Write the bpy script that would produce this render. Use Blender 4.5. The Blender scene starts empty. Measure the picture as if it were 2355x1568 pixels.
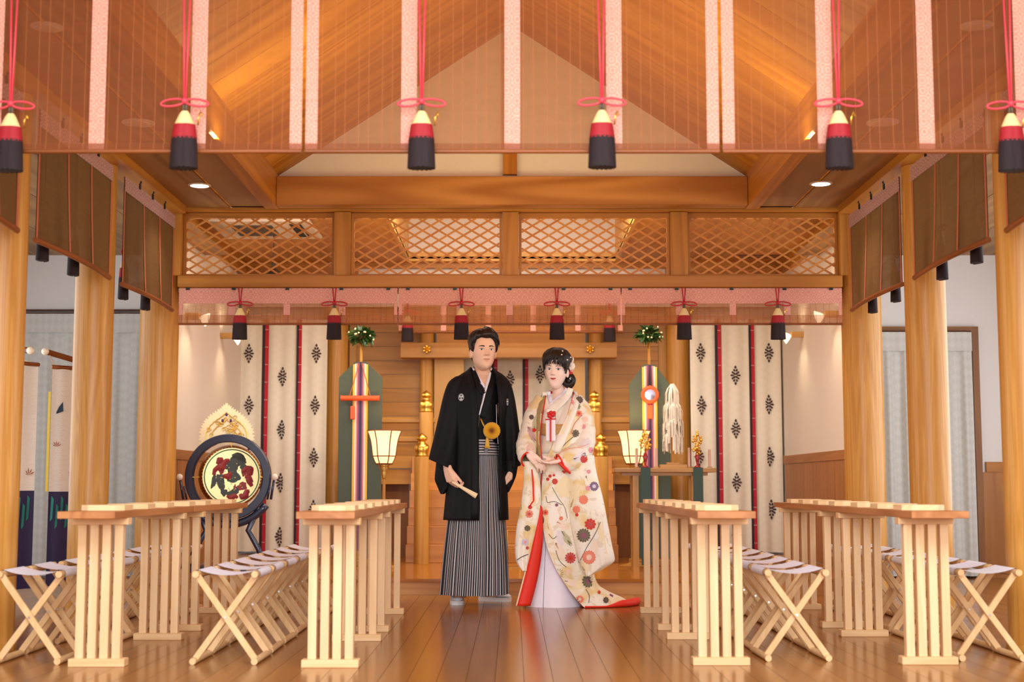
import bpy, bmesh, math, random
import numpy as np
from mathutils import Vector, Matrix
from mathutils.bvhtree import BVHTree
random.seed(7)
rng = np.random.RandomState(11)
SC = bpy.context.scene
COL = SC.collection
PI = math.pi

# ------------------------------------------------------------------ camera
F = 3270.0                      # focal length in pixels of the 2355 x 1568 frame (50 mm lens)
CAMH = 0.77
TILT = math.atan(331.0 / F)
cam_d = bpy.data.cameras.new('camera')
cam = bpy.data.objects.new('camera', cam_d); COL.objects.link(cam)
cam.location = (0, 0, CAMH)
cam.rotation_euler = (PI / 2 + TILT, 0, 0)
cam_d.sensor_width = 36.0
cam_d.lens = 36.0 * F / 2355.0
cam_d.clip_start = 0.05
cam_d.dof.use_dof = True
cam_d.dof.focus_distance = 9.1
cam_d.dof.aperture_fstop = 2.6
SC.camera = cam

# ------------------------------------------------------------------ view, world, daylight
SC.view_settings.view_transform = 'Standard'
SC.view_settings.look = 'None'
SC.view_settings.gamma = 1.0
SC.view_settings.use_curve_mapping = False
SC.view_settings.exposure = -0.12
world = bpy.data.worlds.new('world'); SC.world = world
world.use_nodes = True
bg = world.node_tree.nodes['Background']
bg.inputs[0].default_value = (0.80, 0.88, 1.0, 1)
bg.inputs[1].default_value = 0.6
SC.cycles.max_bounces = 7
SC.cycles.diffuse_bounces = 4
SC.cycles.transparent_max_bounces = 12
SC.cycles.sample_clamp_indirect = 6.0
SC.cycles.caustics_reflective = False
SC.cycles.caustics_refractive = False


def area(name, loc, direction, sx, sy, power, color, spread=PI):
    l = bpy.data.lights.new(name, 'AREA'); l.shape = 'RECTANGLE'
    l.size = sx; l.size_y = sy; l.energy = power; l.color = color; l.spread = spread
    o = bpy.data.objects.new(name, l); COL.objects.link(o)
    o.location = loc
    o.rotation_euler = Vector(direction).to_track_quat('-Z', 'Y').to_euler()
    return o


# daylight falling through the tall windows behind the camera and in the two aisle walls
area('daylight_entrance', (0.4, -2.75, 1.75), (0, 1, 0.0), 6.4, 2.6, 540, (0.97, 0.98, 1.0))
area('daylight_skylight', (0.3, 2.7, 3.27), (0, 0.55, -1), 5.0, 2.2, 300, (0.90, 0.95, 1.0))
area('daylight_aisle_left', (-4.45, 8.6, 1.5), (1, 0.10, -0.05), 4.4, 2.0, 72, (0.90, 0.95, 1.0))
area('daylight_aisle_right', (4.45, 8.6, 1.5), (-1, 0.10, -0.05), 4.4, 2.0, 110, (0.93, 0.96, 1.0))


# ------------------------------------------------------------------ pixel to place
def ray(px, py):
    f = Vector((0, math.cos(TILT), math.sin(TILT))); u = Vector((0, -math.sin(TILT), math.cos(TILT)))
    return f * F + Vector((1, 0, 0)) * (px - 1177.5) + u * (784.0 - py)


def P(px, py, Y):
    r = ray(px, py); s = Y / r.y
    return Vector((r.x * s, Y, CAMH + r.z * s))


def PZ(px, py, z):
    r = ray(px, py); s = (z - CAMH) / r.z
    return Vector((r.x * s, r.y * s, z))


def PX(px, py, X):
    r = ray(px, py); s = X / r.x
    return Vector((X, r.y * s, CAMH + r.z * s))


def ZZ(py, Y): return P(1177.5, py, Y).z
def XX(px, Y, py=900): return P(px, py, Y).x


# ------------------------------------------------------------------ mesh builder
class MB:
    def __init__(s):
        s.v = []; s.f = []; s.m = []; s.uv = None

    def add(s, vs, fs, mi=0):
        b = len(s.v)
        s.v += [tuple(p) for p in vs]
        s.f += [tuple(i + b for i in f) for f in fs]
        s.m += [mi] * len(fs)
        return s

    def box(s, x0, x1, y0, y1, z0, z1, mi=0):
        vs = [(x, y, z) for z in (z0, z1) for y in (y0, y1) for x in (x0, x1)]
        return s.add(vs, [(0, 2, 3, 1), (4, 5, 7, 6), (0, 1, 5, 4), (2, 6, 7, 3), (0, 4, 6, 2), (1, 3, 7, 5)], mi)

    def bar(s, a, b, w, t, up=(0, 0, 1), mi=0):
        """rectangular bar from a to b, w across, t thick (along up as far as it can)"""
        a = Vector(a); b = Vector(b); d = (b - a).normalized()
        side = d.cross(Vector(up))
        if side.length < 1e-5: side = d.cross(Vector((0, 1, 0)))
        side.normalize(); n = side.cross(d).normalized()
        vs = []
        for p in (a, b):
            for i, j in ((-1, -1), (1, -1), (1, 1), (-1, 1)):
                vs.append(p + side * (i * w / 2) + n * (j * t / 2))
        return s.add(vs, [(3, 2, 1, 0), (4, 5, 6, 7), (0, 1, 5, 4), (1, 2, 6, 5), (2, 3, 7, 6), (3, 0, 4, 7)], mi)

    def tube(s, pts, r, n=8, caps=True, mi=0, closed=False, flat=1.0, up=None):
        pts = [Vector(p) for p in pts]
        k = len(pts)
        rs = r if isinstance(r, (list, tuple)) else [r] * k
        vs = []; fs = []
        prev = None
        for i, p in enumerate(pts):
            if closed: d = pts[(i + 1) % k] - pts[i - 1]
            else: d = pts[min(i + 1, k - 1)] - pts[max(i - 1, 0)]
            if d.length < 1e-9: d = Vector((0, 0, 1))
            d.normalize()
            if prev is None:
                ref = Vector(up) if up else (Vector((0, 0, 1)) if abs(d.z) < 0.9 else Vector((1, 0, 0)))
                x = ref - d * ref.dot(d)
            else:
                x = prev - d * prev.dot(d)
            if x.length < 1e-6: x = Vector((1, 0, 0)) - d * d.x
            x.normalize(); prev = x; y = d.cross(x)
            for j in range(n):
                a = 2 * PI * j / n
                vs.append(p + (x * math.cos(a) + y * math.sin(a) * flat) * rs[i])
        for i in range(k if closed else k - 1):
            i2 = (i + 1) % k
            for j in range(n):
                j2 = (j + 1) % n
                fs.append((i * n + j, i * n + j2, i2 * n + j2, i2 * n + j))
        if caps and not closed:
            fs.append(tuple(range(n - 1, -1, -1)))
            fs.append(tuple((k - 1) * n + j for j in range(n)))
        return s.add(vs, fs, mi)

    def lathe(s, prof, n=24, c=(0, 0, 0), mi=0, squash=1.0):
        """prof: list of (r, z); turned about the vertical through c"""
        vs = []; fs = []
        k = len(prof)
        for r, z in prof:
            for j in range(n):
                a = 2 * PI * j / n
                vs.append((c[0] + max(r, 1e-4) * math.cos(a), c[1] + max(r, 1e-4) * math.sin(a) * squash, c[2] + z))
        for i in range(k - 1):
            for j in range(n):
                j2 = (j + 1) % n
                fs.append((i * n + j, i * n + j2, (i + 1) * n + j2, (i + 1) * n + j))
        fs.append(tuple(range(n - 1, -1, -1)))
        fs.append(tuple((k - 1) * n + j for j in range(n)))
        return s.add(vs, fs, mi)

    def prism(s, poly, y0, y1, mi=0, frame=None):
        """poly in (x, z) extruded along y; frame maps (x, y, z) to a place"""
        n = len(poly)
        g = frame or (lambda x, y, z: (x, y, z))
        vs = [g(x, y0, z) for x, z in poly] + [g(x, y1, z) for x, z in poly]
        fs = [tuple(range(n)), tuple(range(2 * n - 1, n - 1, -1))]
        fs += [(i, i + n, (i + 1) % n + n, (i + 1) % n) for i in range(n)]
        return s.add(vs, fs, mi)

    def grid(s, fn, nu, nv, mi=0, wrap=False):
        vs = [fn(i / nu, j / nv) for j in range(nv + 1) for i in range(nu + (0 if wrap else 1))]
        w = nu if wrap else nu + 1
        fs = []
        for j in range(nv):
            for i in range(nu):
                i2 = (i + 1) % w
                fs.append((j * w + i, j * w + i2, (j + 1) * w + i2, (j + 1) * w + i))
        return s.add(vs, fs, mi)

    def ball(s, c, r, n=12, m=8, mi=0, sc=(1, 1, 1)):
        prof = []
        vs = []; fs = []
        for i in range(m + 1):
            t = PI * i / m
            for j in range(n):
                a = 2 * PI * j / n
                vs.append((c[0] + r * sc[0] * math.sin(t) * math.cos(a), c[1] + r * sc[1] * math.sin(t) * math.sin(a), c[2] + r * sc[2] * math.cos(t)))
        for i in range(m):
            for j in range(n):
                j2 = (j + 1) % n
                fs.append((i * n + j, (i + 1) * n + j, (i + 1) * n + j2, i * n + j2))
        return s.add(vs, fs, mi)

    def mesh(s, name, mats, smooth=False, bevel=0.0, merge=False, angle=None):
        me = bpy.data.meshes.new(name)
        me.from_pydata(s.v, [], s.f)
        for m in (mats if isinstance(mats, (list, tuple)) else [mats]): me.materials.append(m)
        me.polygons.foreach_set('material_index', s.m)
        if bevel or merge:
            bm = bmesh.new(); bm.from_mesh(me)
            if merge: bmesh.ops.remove_doubles(bm, verts=bm.verts, dist=1e-5)
            bmesh.ops.recalc_face_normals(bm, faces=bm.faces)
            if bevel:
                bmesh.ops.bevel(bm, geom=list(bm.edges), offset=bevel, segments=1, affect='EDGES', profile=0.5)
            bm.to_mesh(me); bm.free()
        else:
            bm = bmesh.new(); bm.from_mesh(me)
            bmesh.ops.recalc_face_normals(bm, faces=bm.faces)
            bm.to_mesh(me); bm.free()
        if smooth:
            me.polygons.foreach_set('use_smooth', [True] * len(me.polygons))
            if angle: me.set_sharp_from_angle(angle=angle)
        me.update()
        return me

    def build(s, name, mats, parent=None, smooth=False, bevel=0.0, merge=False, angle=None, loc=None):
        o = bpy.data.objects.new(name, s.mesh(name, mats, smooth, bevel, merge, angle))
        COL.objects.link(o)
        if parent: o.parent = parent
        if loc: o.location = loc
        return o


def inst(name, me, parent=None, loc=(0, 0, 0), rot=(0, 0, 0), scale=(1, 1, 1)):
    o = bpy.data.objects.new(name, me); COL.objects.link(o)
    o.location = loc; o.rotation_euler = rot; o.scale = scale
    if parent: o.parent = parent
    return o


def tag(o, label, cat, group=None):
    o['label'] = label; o['category'] = cat
    if group: o['group'] = group
    return o


def thing(name, label, cat, loc=(0, 0, 0), rz=0.0, group=None):
    o = bpy.data.objects.new(name, None); COL.objects.link(o)
    o.empty_display_size = 0.05
    o.location = loc; o.rotation_euler = (0, 0, rz)
    return tag(o, label, cat, group)


def struct(o):
    o['kind'] = 'structure'
    return o


def copy_tree(o, parent=None):
    c = o.copy(); COL.objects.link(c)
    if parent: c.parent = parent
    for ch in [x for x in KIDS.get(o.name, [])]: KIDS.setdefault(c.name, []).append(copy_tree(ch, c))
    return c


KIDS = {}


def note(root):
    """remember the children of a prototype so that copies need no search"""
    for o in bpy.data.objects:
        if o.parent:
            l = KIDS.setdefault(o.parent.name, [])
            if o not in l: l.append(o)


# ------------------------------------------------------------------ materials
def lin(c):
    return tuple(((x / 255.0) / 12.92 if x / 255.0 <= 0.04045 else ((x / 255.0 + 0.055) / 1.055) ** 2.4) for x in c) + (1.0,)


class NT:
    def __init__(s, name):
        s.mat = bpy.data.materials.new(name); s.mat.use_nodes = True
        s.t = s.mat.node_tree
        s.b = s.t.nodes['Principled BSDF']
        s.out = s.t.nodes['Material Output']

    def n(s, kind, **kw):
        x = s.t.nodes.new(kind)
        for k, v in kw.items(): setattr(x, k, v)
        return x

    def l(s, a, b): s.t.links.new(a, b)

    def math(s, op, a, b=None, c=None):
        x = s.n('ShaderNodeMath', operation=op)
        for i, q in enumerate((a, b, c)):
            if q is None: continue
            if isinstance(q, (int, float)): x.inputs[i].default_value = q
            else: s.l(q, x.inputs[i])
        return x.outputs[0]

    def mix(s, fac, a, b, mode='MIX'):
        x = s.n('ShaderNodeMix', data_type='RGBA', blend_type=mode)
        if isinstance(fac, (int, float)): x.inputs['Factor'].default_value = fac
        else: s.l(fac, x.inputs['Factor'])
        for q, i in ((a, 6), (b, 7)):
            if isinstance(q, tuple): x.inputs[i].default_value = q
            else: s.l(q, x.inputs[i])
        return x.outputs[2]

    def ramp(s, fac, stops):
        x = s.n('ShaderNodeValToRGB')
        e = x.color_ramp.elements
        while len(e) < len(stops): e.new(0.5)
        for q, (p, c) in zip(e, stops): q.position = p; q.color = c
        s.l(fac, x.inputs[0])
        return x.outputs[0]

    def coord(s, which='Object', scale=(1, 1, 1), rot=(0, 0, 0), loc=(0, 0, 0)):
        tc = s.n('ShaderNodeTexCoord'); mp = s.n('ShaderNodeMapping')
        mp.inputs['Scale'].default_value = scale; mp.inputs['Rotation'].default_value = rot; mp.inputs['Location'].default_value = loc
        s.l(tc.outputs[which], mp.inputs[0])
        return mp.outputs[0]

    def noise(s, vec, scale=5, detail=3, rough=0.5, dist=0.0):
        x = s.n('ShaderNodeTexNoise')
        x.inputs['Scale'].default_value = scale; x.inputs['Detail'].default_value = detail
        x.inputs['Roughness'].default_value = rough; x.inputs['Distortion'].default_value = dist
        s.l(vec, x.inputs['Vector'])
        return x.outputs[0]

    def bump(s, h, strength=0.2, dist=0.01):
        x = s.n('ShaderNodeBump'); x.inputs['Strength'].default_value = strength; x.inputs['Distance'].default_value = dist
        s.l(h, x.inputs['Height']); s.l(x.outputs[0], s.b.inputs['Normal'])

    def set(s, color=None, rough=None, metal=None, spec=None, sheen=None, coat=None):
        if color is not None:
            if isinstance(color, tuple): s.b.inputs['Base Color'].default_value = color
            else: s.l(color, s.b.inputs['Base Color'])
        if rough is not None: s.b.inputs['Roughness'].default_value = rough
        if metal is not None: s.b.inputs['Metallic'].default_value = metal
        if spec is not None: s.b.inputs['Specular IOR Level'].default_value = spec
        if sheen is not None: s.b.inputs['Sheen Weight'].default_value = sheen
        if coat is not None: s.b.inputs['Coat Weight'].default_value = coat
        return s.mat


MATS = {}


def plain(name, c, rough=0.6, metal=0.0, spec=0.5, emit=0.0, ecol=None):
    if name in MATS: return MATS[name]
    t = NT(name); t.set(lin(c), rough, metal, spec)
    if emit:
        t.b.inputs['Emission Color'].default_value = lin(ecol or c); t.b.inputs['Emission Strength'].default_value = emit
    MATS[name] = t.mat
    return t.mat


def wood(name, light, dark, axis='z', grain=14.0, stretch=12.0, rough=0.5, vary=0.18, figure=0.5, coat=0.0):
    """lengthwise grain along one object axis; every piece a little different in tone"""
    if name in MATS: return MATS[name]
    t = NT(name)
    sc = {'x': (1 / stretch, 1, 1), 'y': (1, 1 / stretch, 1), 'z': (1, 1, 1 / stretch)}[axis]
    info = t.n('ShaderNodeObjectInfo')
    tc = t.n('ShaderNodeTexCoord')
    off = t.n('ShaderNodeVectorMath', operation='MULTIPLY_ADD')
    comb = t.n('ShaderNodeCombineXYZ')
    for i in range(3): t.l(info.outputs['Random'], comb.inputs[i])
    t.l(comb.outputs[0], off.inputs[0]); off.inputs[1].default_value = (37, 23, 51); t.l(tc.outputs['Object'], off.inputs[2])
    mp = t.n('ShaderNodeMapping'); mp.inputs['Scale'].default_value = sc
    t.l(off.outputs[0], mp.inputs[0])
    v = mp.outputs[0]
    n1 = t.noise(v, grain, 4, 0.6, 0.3)
    n2 = t.noise(v, grain * 0.22, 2, 0.5, 1.2)
    rings = t.math('SINE', t.math('MULTIPLY', n2, 60.0))
    rings = t.math('MULTIPLY_ADD', rings, 0.5, 0.5)
    f = t.math('ADD', t.math('MULTIPLY', n1, 1 - figure * 0.5), t.math('MULTIPLY', rings, figure * 0.5))
    c = t.ramp(f, [(0.25, lin(dark)), (0.75, lin(light))])
    hsv = t.n('ShaderNodeHueSaturation')
    t.l(c, hsv.inputs['Color'])
    hsv.inputs['Hue'].default_value = 0.505; hsv.inputs['Saturation'].default_value = 1.05
    t.l(t.math('MULTIPLY_ADD', info.outputs['Random'], vary, 1 - vary / 2), hsv.inputs['Value'])
    t.set(hsv.outputs[0], rough, 0, 0.4, coat=coat)
    t.bump(n1, 0.06, 0.004)
    MATS[name] = t.mat
    return t.mat


W_COLUMN = wood('column_wood', (202, 148, 84), (176, 118, 60), 'z', 44, 30, 0.36, 0.10, 0.5)
W_BEAM_X = wood('beam_wood_x', (190, 126, 62), (154, 92, 40), 'x', 9, 14, 0.45, 0.12, 0.5)
W_BEAM_Y = wood('beam_wood_y', (190, 126, 62), (154, 92, 40), 'y', 9, 14, 0.45, 0.12, 0.5)
W_BEAM_Z = wood('beam_wood_z', (196, 134, 66), (162, 100, 44), 'z', 9, 14, 0.45, 0.12, 0.5)
W_CEIL = wood('ceiling_board_wood', (196, 134, 64), (160, 98, 40), 'x', 5, 8, 0.5, 0.26, 0.6)
W_PANEL = wood('ceiling_panel_wood', (164, 122, 78), (132, 92, 54), 'y', 5, 9, 0.5, 0.08, 0.7)
W_FLOOR = wood('floor_wood', (164, 106, 56), (132, 78, 38), 'y', 8, 16, 0.20, 0.14, 0.35)
W_TABLE = wood('table_top_wood', (196, 134, 92), (160, 98, 60), 'y', 12, 12, 0.45, 0.10, 0.5)
W_PALE = wood('pale_wood', (242, 208, 168), (228, 186, 142), 'z', 14, 12, 0.5, 0.12, 0.4)
W_PALE_X = wood('pale_wood_x', (240, 204, 160), (226, 180, 132), 'x', 14, 12, 0.5, 0.12, 0.4)
W_TRAY = wood('tray_wood', (244, 212, 168), (232, 192, 144), 'y', 12, 10, 0.5, 0.08, 0.4)
W_STOOL = wood('stool_wood', (232, 196, 152), (212, 170, 124), 'z', 16, 8, 0.45, 0.10, 0.3)
W_HINOKI_X = wood('altar_wood_x', (188, 136, 76), (152, 100, 50), 'x', 8, 14, 0.4, 0.22, 0.45)
W_HINOKI_Z = wood('altar_wood_z', (204, 152, 84), (172, 116, 58), 'z', 8, 14, 0.4, 0.14, 0.45)
W_HINOKI_Y = wood('altar_wood_y', (188, 136, 76), (152, 100, 50), 'y', 8, 14, 0.4, 0.2, 0.45)
W_DADO = wood('dado_wood', (176, 116, 66), (150, 92, 48), 'z', 10, 14, 0.45, 0.10, 0.4)
W_FRAME = wood('door_frame_wood', (150, 98, 58), (124, 76, 42), 'z', 10, 14, 0.5, 0.06, 0.3)
W_DARKROD = wood('rod_wood', (120, 62, 38), (92, 44, 26), 'x', 14, 10, 0.45, 0.05, 0.3)


def plaster(name, c):
    t = NT(name)
    v = t.coord('Object')
    n = t.noise(v, 60, 3, 0.6)
    t.set(t.mix(n, lin(c), lin(tuple(x * 0.97 for x in c))), 0.85, 0, 0.2)
    t.bump(n, 0.05, 0.002)
    return t.mat


M_WALL = plaster('white_plaster', (232, 228, 224))
M_WALLWARM = plaster('cream_plaster', (230, 220, 208))
M_DARK = plain('dark_gap', (40, 24, 14), 0.9)
# ================================================================== the setting
YL = 10.0                                   # plane of the lattice screen
YP = PZ(1178, 1368, 0.0).y                  # front of the raised platform
ZP = ZZ(1331, YP)                           # its height
YG = 9.86                                   # gable end wall
XW = 2.62                                   # side walls of the altar room
YC = 13.7                                   # crest curtains
YS = 12.0                                   # end walls of the two aisles
ZS = 2.72                                   # flat ceilings over the aisles
XH = 4.6                                    # outer walls

# ---- floor: boards with real joints over a dark sub-floor
fl = struct(MB().box(-XH, XH, -3.0, 12.1, -0.06, -0.022).build('floor', M_DARK))
bw = 0.1155
nb = int(2 * XH / bw)
for i in range(nb):
    x = -XH + (i + 0.5) * bw + 0.028
    cuts = [-3.0] + [c + rng.uniform(-0.5, 0.5) for c in (2.6, 6.9)]
    cuts.append(YP + 0.12 if abs(x) < XW else YS + 0.03)
    for a, b in zip(cuts[:-1], cuts[1:]):
        me = MB().box(-bw / 2 + 0.0009, bw / 2 - 0.0009, -(b - a) / 2 + 0.001, (b - a) / 2 - 0.001, -0.022, 0).mesh('plank', W_FLOOR)
        inst('plank', me, fl, (x, (a + b) / 2, 0))

# ---- raised platform of the altar room
pf = thing('altar_platform', 'low raised wooden platform in front of the altar stairs', 'platform', (0, YP, 0))
MB().box(-XW + 0.03, XW - 0.03, 0.02, 0.045, 0, ZP - 0.022).build('riser', wood('riser_wood', (214, 158, 104), (190, 130, 80), 'x', 8, 14, 0.35, 0.05, 0.4), pf)
yb = 0.0; k = 0
while yb < 3.8:
    w_ = 0.30
    MB().box(-XW + 0.03, XW - 0.03, yb + 0.0008, yb + w_ - 0.0008, ZP - 0.022, ZP).build('deck_board', wood('deck_wood', (186, 120, 62), (158, 92, 42), 'x', 8, 16, 0.18, 0.10, 0.35), pf)
    yb += w_

# ---- outer walls with the windows that let the daylight in (all out of the photograph)
def wall_with_openings(name, axis, at, lo, hi, z0, z1, openings, mat):
    m = MB()
    def put(a, b, c, d):
        if axis == 'x': m.box(min(at), max(at), a, b, c, d)
        else: m.box(a, b, min(at), max(at), c, d)
    cur = lo
    for (a, b, c, d) in sorted(openings):
        put(cur, a, z0, z1); put(a, b, z0, c); put(a, b, d, z1); cur = b
    put(cur, hi, z0, z1)
    return struct(m.build(name, mat))


wall_with_openings('wall_left', 'x', (-XH, -XH - 0.12), -3.0, YS + 0.12, 0, 3.3, [(6.4, 10.8, 0.5, 2.5)], M_WALL)
wall_with_openings('wall_right', 'x', (XH, XH + 0.12), -3.0, YS + 0.12, 0, 3.3, [(6.4, 10.8, 0.5, 2.5)], M_WALL)
wall_with_openings('wall_front', 'y', (-3.0, -3.12), -XH, XH, 0, 3.3, [(-2.8, 3.6, 0.4, 3.05)], M_WALL)
n_win = 0
def window(axis, at, a, b, c, d, nm):
    global n_win
    n_win += 1
    fr = MB(); t_ = 0.05
    gl = MB()
    for (p, q, r, s_) in [(a, a + t_, c, d), (b - t_, b, c, d), (a, b, c, c + t_), (a, b, d - t_, d)] + [(a + (b - a) * i / nm - t_ / 2, a + (b - a) * i / nm + t_ / 2, c, d) for i in range(1, nm)]:
        if axis == 'x': fr.box(at - 0.03, at + 0.03, p, q, r, s_)
        else: fr.box(p, q, at - 0.03, at + 0.03, r, s_)
    o = struct(fr.build('window_%d' % n_win, W_FRAME))
    return o
window('x', -XH - 0.06, 6.4, 10.8, 0.5, 2.5, 4)
window('x', XH + 0.06, 6.4, 10.8, 0.5, 2.5, 4)
window('y', -3.06, -2.8, 3.6, 0.4, 3.05, 6)
# ceiling of the entrance part, in front of the big blind
struct(MB().box(-XH, XH, -3.0, 1.6, 3.3, 3.36).box(-XH, XH, 3.8, 5.55, 3.3, 3.36).box(-XH, -2.2, 1.6, 3.8, 3.3, 3.36).box(2.8, XH, 1.6, 3.8, 3.3, 3.36).build('ceiling_entrance', M_WALLWARM))
n_win += 1
fr_ = MB().box(-2.2, -2.15, 1.6, 3.8, 3.3, 3.38).box(2.75, 2.8, 1.6, 3.8, 3.3, 3.38).box(-2.2, 2.8, 1.6, 1.65, 3.3, 3.38).box(-2.2, 2.8, 3.75, 3.8, 3.3, 3.38).box(0.27, 0.33, 1.6, 3.8, 3.3, 3.38)
struct(fr_.build('window_%d' % n_win, W_FRAME))

# ---- end walls of the aisles
XIN = 2.665
struct(MB().box(-XH, -XIN, YS, YS + 0.1, 0, 2.72).build('wall_aisle_left', M_WALL))
struct(MB().box(XIN, XH, YS, YS + 0.1, 0, 2.72).build('wall_aisle_right', M_WALL))
# side walls of the altar room: plaster above, boarded dado below
ZD = 1.045
for sx, nm in ((-1, 'left'), (1, 'right')):
    x0, x1 = sorted((sx * XW, sx * XIN))
    w_ = struct(MB().box(x0, x1, YL + 0.26, 16.2, 0, 3.0).build('wall_altar_' + nm, M_WALLWARM))
    y = YL + 0.28
    while y < 13.55:
        xa, xb = sorted((sx * XW, sx * (XW - 0.012)))
        MB().box(xa, xb, y + 0.004, y + 0.42 - 0.004, ZP, ZD - 0.075).build('dado_panel', W_DADO, w_, bevel=0.0)
        y += 0.42
    xa, xb = sorted((sx * XW, sx * (XW - 0.022)))
    MB().box(xa, xb, YL + 0.27, 13.66, ZD - 0.075, ZD).build('dado_rail', wood('dado_rail_wood', (176, 116, 66), (150, 92, 48), 'y', 10, 14, 0.45, 0.05, 0.4), w_)
    # cornice under the altar room ceiling
    xa, xb = sorted((sx * XW, sx * (XW - 0.05)))
    MB().box(xa, xb, YL + 0.27, 13.7, 2.78, 2.93).build('cornice', W_BEAM_Y, w_)

# ---- boarded dado and picture rail in the aisles
ZA = P(2290, 1062, YS).z
da = struct(MB().box(XX(2260, YS), XH, YS - 0.03, YS - 0.001, ZA - 0.085, ZA).build('trim_1', W_BEAM_X))
xk = XX(2252, YS)
for i in range(8):
    MB().box(xk + 0.002, min(xk + 0.20, XH) - 0.002, YS - 0.018, YS - 0.001, 0, ZA - 0.085).build('dado_panel', W_DADO, da)
    xk += 0.20
ZR = P(200, 715, YS).z
struct(MB().box(-XH, XX(330, YS), YS - 0.02, YS - 0.001, ZR - 0.008, ZR + 0.012).build('trim_2', plain('rail_brown', (84, 50, 34), 0.6)))
# doorway with its frame in the right aisle
dx0, dx1 = XX(2010, YS), XX(2250, YS)
ZT = P(2140, 752, YS).z
df = struct(MB().box(dx1 - 0.055, dx1, YS - 0.05, YS - 0.001, 0, ZT).build('door_1', W_FRAME))
MB().box(dx0, dx1 - 0.055, YS - 0.05, YS - 0.001, ZT - 0.05, ZT).build('door_head', wood('door_head_wood', (150, 98, 58), (124, 76, 42), 'x', 10, 14, 0.5, 0.06, 0.3), df)
MB().box(dx0, dx1 - 0.055, YS - 0.004, YS - 0.001, 0, ZT - 0.05).build('door_void', plain('doorway_dark', (60, 40, 28), 0.9), df)

# ---- round columns
col_proto = {}
def column(px, Y, r, label, r_py=900):
    x = XX(px, Y, r_py)
    prof = [(r + 0.012, 0), (r + 0.012, 0.03), (r, 0.034)] + [(r * (1 + 0.012 * math.sin(PI * t / 10)), 0.034 + (2.715 - 0.034) * t / 10) for t in range(1, 11)]
    o = MB().lathe(prof, 40).build('round_column', W_COLUMN, None, smooth=True, angle=0.6, loc=(x, Y, 0))
    tag(o, label, 'column', 'round columns of the hall')
    return o
column(-3, 6.8, 0.110, 'round wooden column beside the blue and white banner, in front of its outer pole')
column(211, 8.35, 0.112, 'round wooden column standing before the grey patterned curtain and hanging banner')
column(363, 10.0, 0.134, 'round wooden column carrying the lattice beam beside the standing drum')
column(1985, 10.0, 0.138, 'round wooden column carrying the lattice beam beside the boarded dado')
column(2134, 8.38, 0.118, 'round wooden column standing before the curtained doorway')
column(2357, 6.8, 0.112, 'round wooden column with dark cracks, in front of the white wall with dado')

# ---- ceiling over the nave: gable of boards running up the slope
eL = P(642, 404, YG); ap = P(1173, 60, YG)
XE, ZE = abs(eL.x), eL.z
SLOPE = (ap.z - ZE) / XE
ZAP = ap.z
XEX = XE + 0.34                              # the boards run on behind the cove
ce = struct(MB().box(-0.035, 0.035, 5.6, YG, ZAP - 0.02, ZAP + 0.08).build('ceiling', W_BEAM_Y))
ny = 15; y0 = 5.58; dy = (YG - y0) / ny
sl = math.hypot(XEX, SLOPE * XEX)
bd = MB().box(0, sl, -dy / 2 + 0.002, dy / 2 - 0.002, 0, 0.02).mesh('board', W_CEIL)
for i in range(ny):
    yc = y0 + (i + 0.5) * dy
    inst('board', bd, ce, (0, yc, ZAP), (0, math.atan(SLOPE), 0))
    inst('board', bd, ce, (0, yc, ZAP), (0, math.atan(SLOPE), PI))
struct(MB().prism([(-XEX - 0.05, ZAP + 0.06 - SLOPE * (XEX + 0.05)), (0, ZAP + 0.06), (XEX + 0.05, ZAP + 0.06 - SLOPE * (XEX + 0.05)), (XEX + 0.05, ZAP + 0.1 - SLOPE * XEX), (0, ZAP + 0.2), (-XEX - 0.05, ZAP + 0.1 - SLOPE * XEX)], 5.5, YG).build('ceiling_roof', M_DARK))
# white gable wall with its king post
struct(MB().prism([(-XEX, 2.75), (XEX, 2.75), (XEX, ZAP - SLOPE * XEX), (0, ZAP), (-XEX, ZAP - SLOPE * XEX)], YG, YG + 0.06).build('wall_gable', M_WALL))
struct(MB().prism([(-XEX - .3, 2.75), (XEX + .3, 2.75), (XEX + .3, 3.3), (0, ZAP + 0.25), (-XEX - .3, 3.3)], 5.50, 5.54).build('wall_gable_front', M_WALL))
kp = MB().box(XX(1157, YG, 390), XX(1189, YG, 390), YG - 0.05, YG - 0.001, ZE, ZAP - 0.02).build('king_post', W_BEAM_Z)
tag(kp, 'short upright wooden post dividing the white gable wall', 'post')
# fascia beams at the foot of the slopes, with a ledge that hides the cove lamps
ZF = ZE + 0.005
for sx, lb in ((-1, 'long wooden fascia beam beside the downlight over the drum side aisle'), (1, 'long wooden fascia beam beside the downlight over the doorway side aisle')):
    a, b = sorted((sx * XE, sx * (XE + 0.09)))
    o = MB().box(a, b, 5.6, YG - 0.002, ZS - 0.02, ZF).build('fascia_beam', W_BEAM_Y)
    tag(o, lb, 'beam')
    a, b = sorted((sx * (XE + 0.091), sx * XEX))
    struct(MB().box(a, b, 5.6, YG, ZS + 0.05, ZS + 0.07).build('trim_%d' % (3 if sx < 0 else 4), M_WALLWARM))
    area('cove_lamp_' + ('left' if sx < 0 else 'right'), (sx * (XE + 0.20), 7.75, ZS + 0.10), (-sx * 0.7, 0, 1), 0.14, 4.15, 75, (1.0, 0.78, 0.36))
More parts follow.
